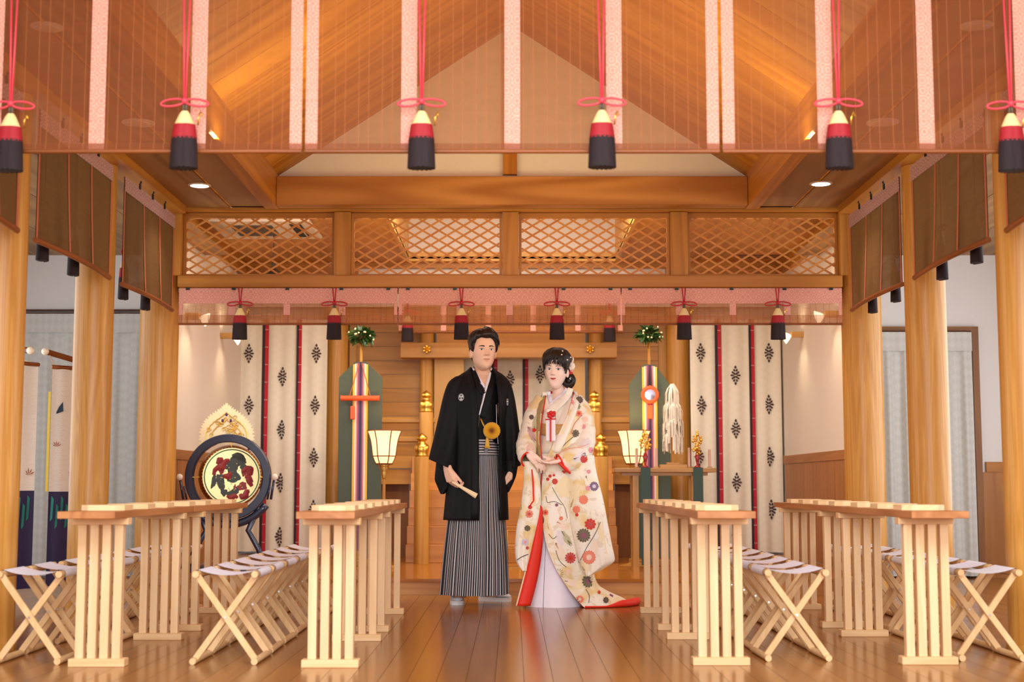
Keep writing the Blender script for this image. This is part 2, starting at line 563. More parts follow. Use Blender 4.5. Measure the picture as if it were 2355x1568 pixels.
# flat panelled ceilings of the aisles
for sx, nm in ((-1, 'left'), (1, 'right')):
    a, b = sorted((sx * (XE + 0.05), sx * XH))
    a2, b2 = sorted((sx * XIN, sx * XH))
    c = struct(MB().box(a, b, 5.56, YL + 0.06, ZS + 0.006, ZS + 0.02).box(a2, b2, YL + 0.06, YS + 0.1, ZS + 0.006, ZS + 0.02).build('ceiling_aisle_' + nm, M_DARK))
    edges = [XE + 0.09, 1.99, 2.40, 2.82, 3.24, 3.66, 4.08, XH]
    for e0, e1 in zip(edges[:-1], edges[1:]):
        for ya, yb_ in ((5.56, 7.72), (7.72, YL - 0.02), (YL - 0.02, YS)):
            if ya > 9 and e1 < 2.5: continue
            me = MB().box(-(e1 - e0) / 2 + 0.0025, (e1 - e0) / 2 - 0.0025, -(yb_ - ya) / 2 + 0.001, (yb_ - ya) / 2 - 0.001, 0, 0.006).mesh('ceiling_panel', W_PANEL)
            inst('ceiling_panel', me, c, (sx * (e0 + e1) / 2, (ya + yb_) / 2, ZS))
# eaves plate over each row of columns
for sx, lb in ((-1, 'narrow wooden rail over the columns where the drum side blinds hang'), (1, 'narrow wooden rail over the columns where the doorway side blinds hang')):
    o = MB().box(-0.04 if sx > 0 else -0.12, 0.12 if sx > 0 else 0.04, 5.6, YL - 0.16, 2.665, ZS - 0.001).build('hanging_rail', W_BEAM_Y, loc=(sx * 2.33, 0, 0))
    tag(o, lb, 'rail')
o = MB().box(-XH, XH, 5.50, 5.62, 2.80, 3.08).build('entrance_beam', W_BEAM_X)
tag(o, 'heavy wooden beam from which the big front blind hangs', 'beam')

# ---- cross beam and lattice screen
zb0, zb1 = ZZ(471, 9.74), ZZ(405, 9.74)
o = MB().box(-XE + 0.001, XE - 0.001, 9.74, YG - 0.003, zb0, zb1).build('tie_beam', wood('tie_beam_wood', (194, 136, 80), (158, 100, 52), 'x', 5, 10, 0.4, 0.04, 0.75), bevel=0.004)
tag(o, 'broad wooden tie beam under the white gable wall', 'beam')
Y1 = 9.93
zt0, zt1 = ZZ(487, Y1), ZZ(471, Y1)
o = MB().box(XX(400, Y1, 480), XX(1945, Y1, 480), 9.90, 10.06, zt0, zt1).build('lattice_top_rail', W_BEAM_X, bevel=0.004)
tag(o, 'slim wooden rail along the top of the lattice screen', 'rail')
zl0, zl1 = ZZ(660, 9.88), ZZ(632, 9.88)
o = MB().box(XX(408, 9.88, 640), XX(1938, 9.88, 640), 9.88, 10.08, zl0, zl1).build('lattice_bottom_beam', W_BEAM_X, bevel=0.005)
tag(o, 'wooden beam along the bottom of the lattice screen above the pink valance', 'beam')
o = MB().box(XX(410, 9.95, 640), XX(1936, 9.95, 640), 9.95, 10.05, ZZ(672, 9.95), zl0 - 0.001).build('valance_rail', W_HINOKI_X)
tag(o, 'thin pale wooden strip that the valance clips grip', 'rail')
posts = [(400, 418), (768, 806), (1155, 1193), (1542, 1582), (1930, 1948)]
plabels = ['narrow end post of the lattice screen above the drum', 'lattice post beside the ceiling air conditioner', 'middle post of the lattice screen', 'lattice post beside the flat slotted ceiling vent', 'narrow end post of the lattice screen above the dado']
for (a, b), lb in zip(posts, plabels):
    o = MB().box(XX(a, Y1, 560), XX(b, Y1, 560), 9.915, 10.045, zl1 + 0.001, zt0 - 0.001).build('lattice_post', W_BEAM_Z, bevel=0.004)
    tag(o, lb, 'post')
# four lattice panels: a frame and crossing slats
zz0, zz1 = zl1 + 0.002, zt0 - 0.002
llabels = ['diamond lattice panel in front of the ceiling air conditioner', 'diamond lattice panel over the groom, with a bright skylight behind it', 'diamond lattice panel over the bride, with a bright skylight behind it', 'diamond lattice panel in front of the slotted ceiling vent']
M_SLAT = wood('slat_wood', (214, 150, 88), (190, 120, 62), 'x', 20, 10, 0.45, 0.12, 0.3)
for k in range(4):
    xa = XX(posts[k][1], Y1, 560) + 0.002; xb = XX(posts[k + 1][0], Y1, 560) - 0.002
    t = thing('ranma_screen', llabels[k], 'lattice', ((xa + xb) / 2, 9.99, zz0), group='lattice panels of the screen')
    W = xb - xa; H = zz1 - zz0; e = 0.018
    fr = MB()
    MB().box(-W / 2, W / 2, -0.02, 0.02, 0, e).build('frame_rail', W_BEAM_X, t)
    MB().box(-W / 2, W / 2, -0.02, 0.02, H - e * 1.9, H).build('frame_rail', W_BEAM_X, t)
    for s_ in (-1, 1):
        MB().box(s_ * W / 2 - (e if s_ > 0 else 0), s_ * W / 2 + (e if s_ < 0 else 0), -0.02, 0.02, e, H - e * 1.9).build('frame_stile', W_BEAM_Z, t)
    pitch = 0.1165; sl_ = 0.60                # slope of the slats
    ax, bx_, az, bz = -W / 2 + e, W / 2 - e, e, H - e * 1.9
    for dirn in (1, -1):
        c0 = -W / 2 - 2.0
        while c0 < W / 2 + 2.0:
            # line: z = az + dirn*sl*(x - c0); clip to the opening
            pts = []
            for x in (ax, bx_):
                z = az + dirn * sl_ * (x - c0)
                if az - 1e-9 <= z <= bz + 1e-9: pts.append((x, z))
            for z in (az, bz):
                x = c0 + (z - az) / (dirn * sl_)
                if ax < x < bx_: pts.append((x, z))
            if len(pts) >= 2:
                pts = sorted(set((round(p[0], 5), round(p[1], 5)) for p in pts))
                if math.hypot(pts[-1][0] - pts[0][0], pts[-1][1] - pts[0][1]) > 0.03:
                    yy = -0.005 * dirn
                    (x0_, z0_), (x1_, z1_) = pts[0], pts[-1]
                    L_ = math.hypot(x1_ - x0_, z1_ - z0_); an = math.atan2(z1_ - z0_, x1_ - x0_)
                    me = MB().box(-L_ / 2, L_ / 2, -0.004, 0.004, -0.0065, 0.0065).mesh('slat', M_SLAT)
                    inst('slat', me, t, ((x0_ + x1_) / 2, yy, (z0_ + z1_) / 2), (0, -an, 0))
            c0 += pitch

# ---- altar room ceiling, with a lit light well, and its back wall
ZI = 2.93
RX, RY0, RY1 = 1.0, 10.3, 13.62
ca = struct(MB().box(-XW, -RX, YL + 0.07, 16.2, ZI + 0.02, ZI + 0.04).box(RX, XW, YL + 0.07, 16.2, ZI + 0.02, ZI + 0.04).box(-RX, RX, RY1, 16.2, ZI + 0.02, ZI + 0.04).box(-RX, RX, YL + 0.07, RY0, ZI + 0.02, ZI + 0.04).build('ceiling_altar', M_DARK))
W_ICEIL = wood('altar_ceiling_wood', (214, 156, 92), (186, 122, 64), 'y', 7, 12, 0.5, 0.2, 0.5)
for sx in (-1, 1):
    for i in range(4):
        wd = (XW - RX - 0.03) / 4
        me = MB().box(-wd / 2 + 0.001, wd / 2 - 0.001, -1.82, 1.82, 0, 0.02).mesh('board', W_ICEIL)
        inst('board', me, ca, (sx * (RX + 0.03 + (i + 0.5) * wd), YL + 0.07 + 1.82, ZI))
rec = MB()
W_WELL = wood('light_well_wood', (232, 184, 112), (212, 156, 84), 'y', 8, 12, 0.45, 0.08, 0.4)
for sx in (-1, 1):
    a, b = sorted((sx * RX, sx * (RX + 0.03)))
    MB().box(a, b, RY0, RY1 + 0.09, ZI - 0.004, ZI + 0.46).build('well_side', W_WELL, ca)
MB().box(-RX, RX, RY1, RY1 + 0.10, ZI - 0.004, ZI + 0.085).build('well_board', W_WELL, ca)
MB().box(-RX, RX, RY1 + 0.01, RY1 + 0.03, ZI + 0.085, ZI + 0.46).build('well_back', M_WALL, ca)
MB().box(-RX, RX, RY0 - 0.03, RY0, ZI, ZI + 0.46).build('well_board', W_WELL, ca)
MB().box(-RX - 0.03, RX + 0.03, RY0 - 0.03, RY1 + 0.04, ZI + 0.46, ZI + 0.48).build('well_top', W_WELL, ca)
area('light_well_lamp', (0, 11.6, ZI + 0.43), (0, 0.25, -1), 1.7, 1.6, 110, (1.0, 0.93, 0.82))
area('ceiling_fill_light', (0, 10.18, 2.33), (0, 0.55, 1), 4.4, 0.06, 22, (1.0, 0.82, 0.56))  # unseen fill strip, added behind the lattice beam to brighten the altar room ceiling
area('altar_ceiling_lamps', (0, 10.25, ZI - 0.02), (0, 0.62, -1), 4.2, 0.10, 48, (1.0, 0.92, 0.80))
# back wall of the altar room, with the boarded front of the sanctuary in the middle
YB = 14.05
wb = struct(MB().box(-XW, XW, 16.1, 16.2, 0, 3.0).box(-XW, -1.32, YB + 0.03, YB + 0.08, 0, 3.0).box(1.32, XW, YB + 0.03, YB + 0.08, 0, 3.0).build('wall_altar_back', M_WALLWARM))
MB().box(-1.5, 1.5, 13.70, 13.76, 2.872, 2.93).build('cornice', W_BEAM_X, wb)
for sx in (-1, 1):
    a, b = sorted((sx * 1.5, sx * (XW - 0.051)))
    MB().box(a, b, 13.70, 13.76, 2.80, 2.93).build('cornice', W_BEAM_X, wb)
MB().box(-XW, XW, 13.765, 13.80, 2.50, 2.93).build('wall_strip', M_WALLWARM, wb)
# ================================================================== blinds, valances and tassels
def brocade(name, c1, c2, scale=26.0, rough=0.6):
    t = NT(name)
    v = t.coord('Object')
    vo = t.n('ShaderNodeTexVoronoi'); vo.inputs['Scale'].default_value = scale; vo.inputs['Randomness'].default_value = 0.12
    t.l(v, vo.inputs['Vector'])
    d = vo.outputs['Distance']
    ring = t.math('SINE', t.math('MULTIPLY', d, 26.0))
    n = t.noise(v, scale * 6, 2, 0.6)
    f = t.math('MULTIPLY', t.math('MULTIPLY_ADD', ring, 0.5, 0.5), t.math('MULTIPLY_ADD', n, 1.2, 0.1))
    t.set(t.mix(f, lin(c1), lin(c2)), rough, 0, 0.3, sheen=0.3)
    t.bump(f, 0.15, 0.002)
    return t.mat


def screen(name, c_front, alpha, c_thread, axis='x'):
    """fine bamboo rods on threads: light passes between the rods"""
    t = NT(name)
    tc = t.n('ShaderNodeTexCoord'); sp = t.n('ShaderNodeSeparateXYZ'); t.l(tc.outputs['Object'], sp.inputs[0])
    x, z = sp.outputs[0], sp.outputs[2]
    p = 0.0930
    fr = t.math('FRACT', t.math('DIVIDE', x, p))
    l1 = t.math('LESS_THAN', t.math('ABSOLUTE', t.math('SUBTRACT', fr, 0.25)), 0.014)
    l2 = t.math('LESS_THAN', t.math('ABSOLUTE', t.math('SUBTRACT', fr, 0.67)), 0.014)
    line = t.math('MAXIMUM', l1, l2)
    v = t.coord('Object', (0.7, 0.7, 26))
    n = t.noise(v, 5, 3, 0.6)
    big = t.noise(t.coord('Object', (1.5, 1, 5)), 3, 2, 0.6, 0.8)
    c = t.mix(n, lin(tuple(q * 0.86 for q in c_front)), lin(tuple(min(255, q * 1.1) for q in c_front)))
    c = t.mix(line, c, lin(c_thread))
    t.set(c, 0.65, 0, 0.25)
    tl = t.n('ShaderNodeBsdfTranslucent'); t.l(c, tl.inputs[0])
    m1 = t.n('ShaderNodeMixShader'); m1.inputs[0].default_value = 0.35
    t.l(t.b.outputs[0], m1.inputs[1]); t.l(tl.outputs[0], m1.inputs[2])
    tr = t.n('ShaderNodeBsdfTransparent')
    m2 = t.n('ShaderNodeMixShader')
    a = t.math('ADD', t.math('MULTIPLY_ADD', big, 0.16, alpha - 0.08), t.math('MULTIPLY', line, 0.22))
    t.l(a, m2.inputs[0]); t.l(tr.outputs[0], m2.inputs[1]); t.l(m1.outputs[0], m2.inputs[2])
    t.l(m2.outputs[0], t.out.inputs[0])
    return t.mat


M_BROC = brocade('pink_brocade', (208, 138, 120), (230, 174, 156))
M_BROC_STRIPE = brocade('pale_pink_brocade', (196, 126, 104), (220, 168, 148), 24)
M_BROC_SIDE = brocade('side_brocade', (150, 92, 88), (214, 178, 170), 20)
M_SIDE_STRIPE = plain('side_stripe', (188, 104, 78), 0.6)
M_SCREEN = screen('bamboo_screen_front', (150, 82, 42), 0.54, (174, 106, 62))
M_SCREEN_FAR = screen('bamboo_screen_far', (196, 128, 76), 0.55, (140, 84, 50))
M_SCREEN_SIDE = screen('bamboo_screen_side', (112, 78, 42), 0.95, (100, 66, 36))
M_ROD = wood('blind_rod_wood', (150, 84, 48), (116, 60, 32), 'x', 14, 10, 0.4, 0.05, 0.3)
M_CLIP = plain('clip_metal', (52, 50, 46), 0.45, 0.7)


def blind(name, label, group, origin, rz, W, H, stripes, sw, header, mscr, mstr, mhead, clips=(), rod=0.009, bow=0.0, border=0.0):
    """local x runs along the blind from 0 to W, z from the lower edge up; y < 0 is the side shown"""
    t = thing(name, label, 'blind', origin, rz, group)
    def yy(x, z): return bow * math.sin(PI * x / W) * (1 - z / H) ** 1.5
    m = MB().grid(lambda u, v: (u * W, yy(u * W, v * H), v * H), 24, 10)
    m.build('screen', mscr, t, smooth=True)
    for sxp in stripes:
        a, b = max(0.0, sxp - sw / 2), min(W, sxp + sw / 2)
        g = MB().grid(lambda u, v: (a + (b - a) * u, yy((a + b) / 2, v * H) - 0.004, v * H), 1, 10)
        g.build('stripe', mstr, t, smooth=True)
    if border:
        MB().grid(lambda u, v: (u * W, -0.0075, border * v), 12, 2).build('border', mscr, t)
    if header:
        MB().box(0, W, -0.010, -0.005, H - header, H).build('header_band', mhead, t)
    MB().tube([(x * W / 12, yy(x * W / 12, 0) - 0.003, 0.006) for x in range(13)], rod, 10).build('bottom_rod', M_ROD, t, smooth=True, angle=0.8)
    for cx in clips:
        c = MB().box(cx - 0.013, cx + 0.013, -0.018, -0.0102, H - 0.014, H + 0.020)
        c.tube([(cx, -0.014, H + 0.018), (cx - 0.010, -0.02, H + 0.036), (cx + 0.010, -0.02, H + 0.036), (cx, -0.014, H + 0.018)], 0.0035, 6)
        c.build('clip', M_CLIP, t)
    return t


YF = 5.5                                     # big front blind
zf0 = ZZ(352, YF); HF = 2.80 - zf0
def xf(px): return XX(px, YF, 200)
G_FB = 'big front blinds'
def front_blind(a, b, stripes, label):
    x0, x1 = xf(a), xf(b)
    blind('bamboo_blind', label, G_FB, (x0, YF, zf0), 0, x1 - x0, HF, [min(max(xf(s) - x0, 0.017), x1 - x0 - 0.017) if s in (a, b) else xf(s) - x0 for s in stripes], 0.062, 0.10, M_SCREEN, M_BROC_STRIPE, M_BROC, border=0.038)
front_blind(704, 1652, [704, 941, 1178, 1412, 1652], 'middle panel of the big translucent front blind, framing the white gable')
front_blind(-250, 696, [-250, -12, 226, 458, 696], 'panel of the big translucent front blind hanging over the drum side')
front_blind(1660, 2600, [1660, 1896, 2128, 2352, 2600], 'panel of the big translucent front blind hanging over the doorway side')

# valance over the altar opening
YV = 9.92
zv0, zv1 = ZZ(747, YV), ZZ(663, YV)
def xv(px): return XX(px, YV, 700)
clip_px = [432, 538, 661, 785, 893, 938, 1046, 1172, 1296, 1404, 1449, 1556, 1682, 1804, 1911]
vl = ['pink brocade valance panel above the standing drum and spotlights', 'middle pink brocade valance panel above the couple', 'pink brocade valance panel above the offering table']
for (a, b, st), lb in zip([(412, 914, [412, 534, 660, 787, 914]), (917, 1427, [917, 1058, 1172, 1287, 1427]), (1430, 1936, [1430, 1562, 1685, 1810, 1936])], vl):
    x0, x1 = xv(a), xv(b)
    blind('bamboo_valance', lb, 'altar valances', (x0, YV, zv0), 0, x1 - x0, zv1 - zv0, [xv(s) - x0 for s in st], 0.046, ZZ(663, YV) - ZZ(698, YV), M_SCREEN_FAR, M_BROC, M_BROC, [xv(c) - x0 for c in clip_px if a < c < b], 0.008, border=0.07)
# second valance before the sanctuary
YV2 = 13.3
x0, x1 = XX(917, YV2, 740), XX(1432, YV2, 740)
blind('bamboo_valance', 'small valance deep inside, in front of the sanctuary doors', 'altar valances', (x0, YV2, ZZ(765, YV2)), 0, x1 - x0, 0.38, [0.02, (x1 - x0) * 0.2, (x1 - x0) * 0.4, (x1 - x0) * 0.6, (x1 - x0) * 0.8, x1 - x0 - 0.02], 0.05, 0.12, M_SCREEN_FAR, M_BROC, M_BROC, [], 0.012)
o = MB().box(-XW + 0.0005, XW - 0.0005, YV2 - 0.10, YV2 + 0.03, ZZ(765, YV2) + 0.379, ZZ(765, YV2) + 0.46).build('inner_rail', W_HINOKI_X)
tag(o, 'wooden rail carrying the small inner valance', 'rail')

# side blinds between the columns
def side_blind(sx, ya, yb, z0, z1, label):
    W = yb - ya
    g = 'side blinds between the columns'
    if sx < 0:
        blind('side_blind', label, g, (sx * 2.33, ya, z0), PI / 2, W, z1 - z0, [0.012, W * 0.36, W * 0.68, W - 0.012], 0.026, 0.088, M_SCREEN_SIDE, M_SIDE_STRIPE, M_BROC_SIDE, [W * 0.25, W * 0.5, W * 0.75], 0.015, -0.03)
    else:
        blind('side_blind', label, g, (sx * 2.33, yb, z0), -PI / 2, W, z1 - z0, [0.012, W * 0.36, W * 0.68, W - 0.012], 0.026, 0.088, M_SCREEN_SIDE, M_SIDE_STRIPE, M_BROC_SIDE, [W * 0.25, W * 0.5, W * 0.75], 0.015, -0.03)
ZB0, ZB1 = 1.955, 2.615
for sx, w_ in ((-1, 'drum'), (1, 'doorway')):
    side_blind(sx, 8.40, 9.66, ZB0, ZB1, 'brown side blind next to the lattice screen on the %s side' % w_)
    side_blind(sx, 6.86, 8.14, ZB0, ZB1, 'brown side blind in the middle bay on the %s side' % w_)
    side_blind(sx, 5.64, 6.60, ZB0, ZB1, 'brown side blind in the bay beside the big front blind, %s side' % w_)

# tassels: cord loop, bow, ivory cap, red band, dark fringe
M_CORD = plain('red_cord', (178, 20, 40), 0.55)
M_CORD_PINK = plain('pink_red_cord', (214, 62, 78), 0.55)
M_IVORY = plain('tassel_ivory', (222, 194, 134), 0.6)
M_RED = plain('tassel_red', (150, 4, 20), 0.7)
def fringe_mat():
    t = NT('tassel_dark')
    n = t.noise(t.coord('Object', (60, 60, 2)), 6, 3, 0.6)
    t.set(t.mix(n, lin((20, 9, 13)), lin((44, 26, 28))), 0.7, 0, 0.3)
    t.bump(n, 0.5, 0.004)
    return t.mat
M_FRINGE = fringe_mat()
M_GOLD = plain('gold', (248, 204, 96), 0.30, 1.0)


def tassel_proto(cord_len, mcord, name):
    t = bpy.data.objects.new(name, None); COL.objects.link(t); t.empty_display_size = 0.03
    # the fringe ends at z = 0; the bow sits at z = 0.262
    def bell(r0, r1, z0, z1, mat, nm, ripple=0.0, drop=0.0):
        # two bundles side by side
        m = MB()
        def fn(u, v):
            a = u * 2 * PI
            r = r0 + (r1 - r0) * (v ** 0.8)
            r *= 1 + ripple * math.sin(a * 17) * v
            x = r * math.cos(a); y = 0.72 * r * math.sin(a)
            x += 0.0
            pinch = 1 - 0.10 * math.exp(-(math.cos(a) / 0.22) ** 2)
            return (x, y * pinch, z1 + (z0 - z1) * v - drop * abs(math.sin(a * 9)) * v)
        m.grid(fn, 40, 6, wrap=True)
        nv = len(m.v)
        m.f.append(tuple(range(nv - 40, nv))); m.m.append(0)
        m.f.append(tuple(range(39, -1, -1))); m.m.append(0)
        return m.build(nm, mat, t, smooth=True, angle=0.9)
    bell(0.013, 0.041, 0.166, 0.224, M_IVORY, 'cap')
    bell(0.0415, 0.050, 0.112, 0.170, M_RED, 'red_band', 0.01)
    bell(0.0495, 0.055, 0.0, 0.118, M_FRINGE, 'fringe', 0.02, 0.006)
    MB().tube([(-0.006, 0, 0.222), (-0.004, 0, 0.262)], 0.005, 8).tube([(0.006, 0, 0.222), (0.004, 0, 0.262)], 0.005, 8).build('neck', plain('tassel_neck', (90, 74, 58), 0.6), t, smooth=True)
    b = MB()
    for s in (-1, 1):
        pts = []
        for i in range(15):
            a = 2 * PI * i / 14
            pts.append((s * (0.048 - 0.046 * math.cos(a)), -0.006, 0.262 + 0.014 * math.sin(a) - 0.010 * (0.048 - 0.046 * math.cos(a)) / 0.09))
        b.tube(pts, 0.0045, 6, caps=False)
    b.ball((0, -0.006, 0.263), 0.013, 10, 8)
    b.build('bow', mcord, t, smooth=True)
    MB().tube([(-0.003, -0.003, 0.266), (-0.013, -0.002, 0.262 + cord_len)], 0.0042, 6).tube([(0.003, -0.003, 0.266), (0.011, -0.002, 0.262 + cord_len)], 0.0042, 6).build('cord', mcord, t, smooth=True)
    MB().tube([(0.05, 0.012, 0.17), (0.052, 0.008, 0.20), (0.062, 0.006, 0.225), (0.066, 0.004, 0.205)], 0.0035, 6).build('hook', M_GOLD, t, smooth=True)
    return t


def put_tassel(proto, px, py_bottom, Y, label, group, s=1.0, first=[]):
    p = P(px, py_bottom, Y)
    if proto not in first: first.append(proto); o = proto
    else: o = copy_tree(proto)
    o.location = p; o.scale = (s, s, s)
    tag(o, label, 'tassel', group)
    return o


tnear = tassel_proto(HF - 0.30, M_CORD_PINK, 'tassel'); note(tnear)
for px, py, lb in [(20, 391, 'large tassel on pink cord before the outer column with the banner behind'), (422, 385, 'large tassel on pink cord over the lit downlight on the drum side'), (969, 385, 'large tassel on pink cord before the white gable, groom side of the king post'), (1385, 383, 'large tassel on pink cord before the white gable, bride side of the king post'), (1931, 385, 'large tassel on pink cord over the lit downlight on the doorway side'), (2329, 391, 'large tassel on pink cord before the cracked outer column')]:
    put_tassel(tnear, px, py, YF - 0.05, lb, 'large tassels of the front blind')
tfar = tassel_proto(0.11, M_CORD, 'tassel'); note(tfar)
zin = ZZ(765, YV2) + 0.380; bin_ = P(937, 784, YV2 - 0.075).z
tinn = tassel_proto((zin - bin_) / 1.05 - 0.262, M_CORD, 'tassel'); note(tinn)
tside = tassel_proto((2.668 - 1.915) / 1.1 - 0.262, M_CORD, 'tassel'); note(tside)
for px, lb in [(551, 'red and black tassel on the valance beside the wall spotlight above the drum'), (768, 'red and black tassel on the valance next to the sakaki branch over the sword stand'), (1061, 'red and black tassel on the valance beside the head of the groom'), (1281, 'red and black tassel on the valance directly above the bride'), (1574, 'red and black tassel on the valance next to the sakaki branch over the mirror stand'), (1790, 'red and black tassel on the valance beside the wall spotlight above the dado')]:
    put_tassel(tfar, px, 779, YV - 0.05, lb, 'tassels of the altar valance', 0.96)
for px, lb in [(937, 'small dark tassel of the inner valance, by the gold flower near the sword stand'), (1402, 'small dark tassel of the inner valance, by the gold flower near the mirror stand')]:
    put_tassel(tinn, px, 784, YV2 - 0.075, lb, 'tassels of the inner valance', 1.05)
for sx, w_, l in ((-1, 'drum', [(97, 594), (168, 629), (283, 684), (334, 708)]), (1, 'doorway', [(2246, 589), (2167, 627), (2060, 683), (2007, 706)])):
    for i, (px, py) in enumerate(l):
        X = sx * 2.40
        p = PX(px, py, X)
        o = copy_tree(tside) if (sx > 0 or i) else tside; p.z = 1.915; o.location = p; o.scale = (0.8, 0.8, 1.1); o.rotation_euler = (0, 0, PI / 2)
        tag(o, 'dark tassel below the %s side blind, %s' % (w_, ['middle bay, away from altar', 'middle bay, towards altar', 'bay by the lattice, away from altar', 'bay by the lattice, towards altar'][i]), 'tassel', 'tassels under the side blinds')

# ================================================================== tables, trays and stools
def table(x0, x1, ya, L, label):
    cx = (x0 + x1) / 2; w = x1 - x0
    t = thing('narrow_table', label, 'table', (cx, ya, 0), 0, 'narrow slatted tables')
    MB().box(-w / 2, w / 2, 0, L, 0.630, 0.660).build('table_top', W_TABLE, t, bevel=0.002)
    for y in (0.24, L - 0.20):
        s = MB().box(-w / 2, w / 2, y - 0.03, y + 0.03, 0.600, 0.6295).build('cleat', W_PALE_X, t, bevel=0.0015)
        MB().box(-w / 2, w / 2, y - 0.035, y + 0.035, 0, 0.033).build('foot', W_PALE_X, t, bevel=0.002)
        for i in range(4):
            xx = (-1.5 + i) * 0.0525
            MB().box(xx - 0.018, xx + 0.018, y - 0.022, y + 0.022, 0.0331, 0.5999).build('leg', W_PALE, t, bevel=0.0015)
    return t
rows = {'LO': (-1.89, -1.65, 5.95, 1.49), 'LI': (-0.893, -0.65, 5.92, 1.47), 'RI': (0.777, 1.022, 6.0, 1.465), 'RO': (1.68, 1.922, 6.02, 1.58)}
rlab = {'LO': 'in the outer row on the drum side', 'LI': 'along the aisle on the groom side', 'RI': 'along the aisle on the bride side', 'RO': 'in the outer row on the doorway side'}
for k, (a, b, y, L) in rows.items():
    table(a, b, y, L, 'narrow slat-legged wooden table %s, farther from the couple' % rlab[k])
    table(a, b, y + L + 0.006, L, 'narrow slat-legged wooden table %s, nearer the altar' % rlab[k])
# small octagonal trays on the tables
tw, td, tc_ = 0.185, 0.21, 0.036
poly = [(-tw / 2 + tc_, 0), (tw / 2 - tc_, 0), (tw / 2, tc_), (tw / 2, td - tc_), (tw / 2 - tc_, td), (-tw / 2 + tc_, td), (-tw / 2, td - tc_), (-tw / 2, tc_)]
tray_me = MB().prism(poly, 0, 0.024, frame=lambda x, y, z: (x, z, y)).mesh('octagonal_tray', W_TRAY, bevel=0.001)
ordn = ['first', 'second', 'third', 'fourth', 'fifth', 'sixth', 'seventh']
tray_y = [0.14, 0.53, 0.90, 1.37, 1.75, 2.14, 2.48]
for k, (a, b, y, L) in rows.items():
    sh = {'LO': 0.02, 'LI': 0.01, 'RI': -0.015, 'RO': -0.02}[k]
    for i in range(7):
        o = inst('octagonal_tray', tray_me, None, ((a + b) / 2 + sh, y + tray_y[i] * (1.05 if k == 'RO' else 1.0), 0.6605))
        tag(o, 'octagonal wooden tray, %s toward the altar, %s' % (ordn[i], rlab[k].replace('in the outer row', 'outer table row').replace('along the aisle', 'aisle table row')), 'tray', 'octagonal trays on the tables')

M_SLING = plain('sling_canvas', (238, 238, 250), 0.8)
M_RIVET = plain('rivet_steel', (220, 220, 220), 0.25, 1.0)
def stool_proto():
    t = bpy.data.objects.new('folding_stool', None); COL.objects.link(t); t.empty_display_size = 0.05
    hw = 0.128; zt = 0.385; r = 0.0145; L = 0.365
    for s in (-1, 1):
        MB().tube([(s * hw, 0, zt), (s * hw, L, zt)], r, 14).build('seat_bar', W_STOOL, t, smooth=True, angle=0.8)
        MB().tube([(s * (hw + 0.005), 0, r), (s * (hw + 0.005), L, r)], r, 14).build('floor_bar', W_STOOL, t, smooth=True, angle=0.8)
    for y, q in ((0.030, 1), (L - 0.052, 1)):
        for s, dy in ((-1, 0.0), (1, 0.022)):
            MB().bar((s * hw, y + dy, zt - 0.004), (-s * (hw + 0.004), y + dy, r + 0.006), 0.018, 0.027, up=(1, 0, 0)).build('leg', W_STOOL, t, bevel=0.002)
        MB().tube([(0, y - 0.013, 0.2), (0, y + 0.035, 0.2)], 0.0055, 10).build('rivet', M_RIVET, t, smooth=True, angle=0.8)
    # canvas sling wrapped round the bars
    sl = MB(); R = r + 0.003
    prof = [(-hw + 0.0 - R * math.sin(a), zt + R * math.cos(a)) for a in [PI * 1.1 * (1 - i / 6) for i in range(7)]]
    n_ = 12
    for i in range(1, n_):
        u = i / n_
        prof.append((-hw + 2 * hw * u, zt + R - 0.024 * math.sin(PI * u) ** 0.8))
    prof += [(hw + R * math.sin(a), zt + R * math.cos(a)) for a in [PI * 1.1 * i / 6 for i in range(7)]]
    k = len(prof) - 1
    sl.grid(lambda u, v: (prof[min(k, int(round(u * k)))][0], 0.050 + (L - 0.100) * v, prof[min(k, int(round(u * k)))][1]), k, 4)
    sl.build('sling', M_SLING, t, smooth=True)
    return t
sp_ = stool_proto(); note(sp_)
first_stool = True
for k, cx, y0, lb in (('LO', -2.085, 6.22, 'outer stools on the drum side'), ('LI', -1.243, 6.22, 'aisle stools on the groom side'), ('RI', 1.262, 6.34, 'aisle stools on the bride side'), ('RO', 2.115, 6.34, 'outer stools on the doorway side')):
    for i in range(7):
        o = sp_ if first_stool else copy_tree(sp_)
        first_stool = False
        o.location = (cx + rng.uniform(-0.008, 0.008), y0 + 0.402 * i + (0.02 if i > 2 else 0), 0); o.rotation_euler = (0, 0, rng.uniform(-0.02, 0.02))
        tag(o, 'white-sling folding stool, %s toward the altar among the %s' % (ordn[i], lb), 'stool', 'folding stools in rows')

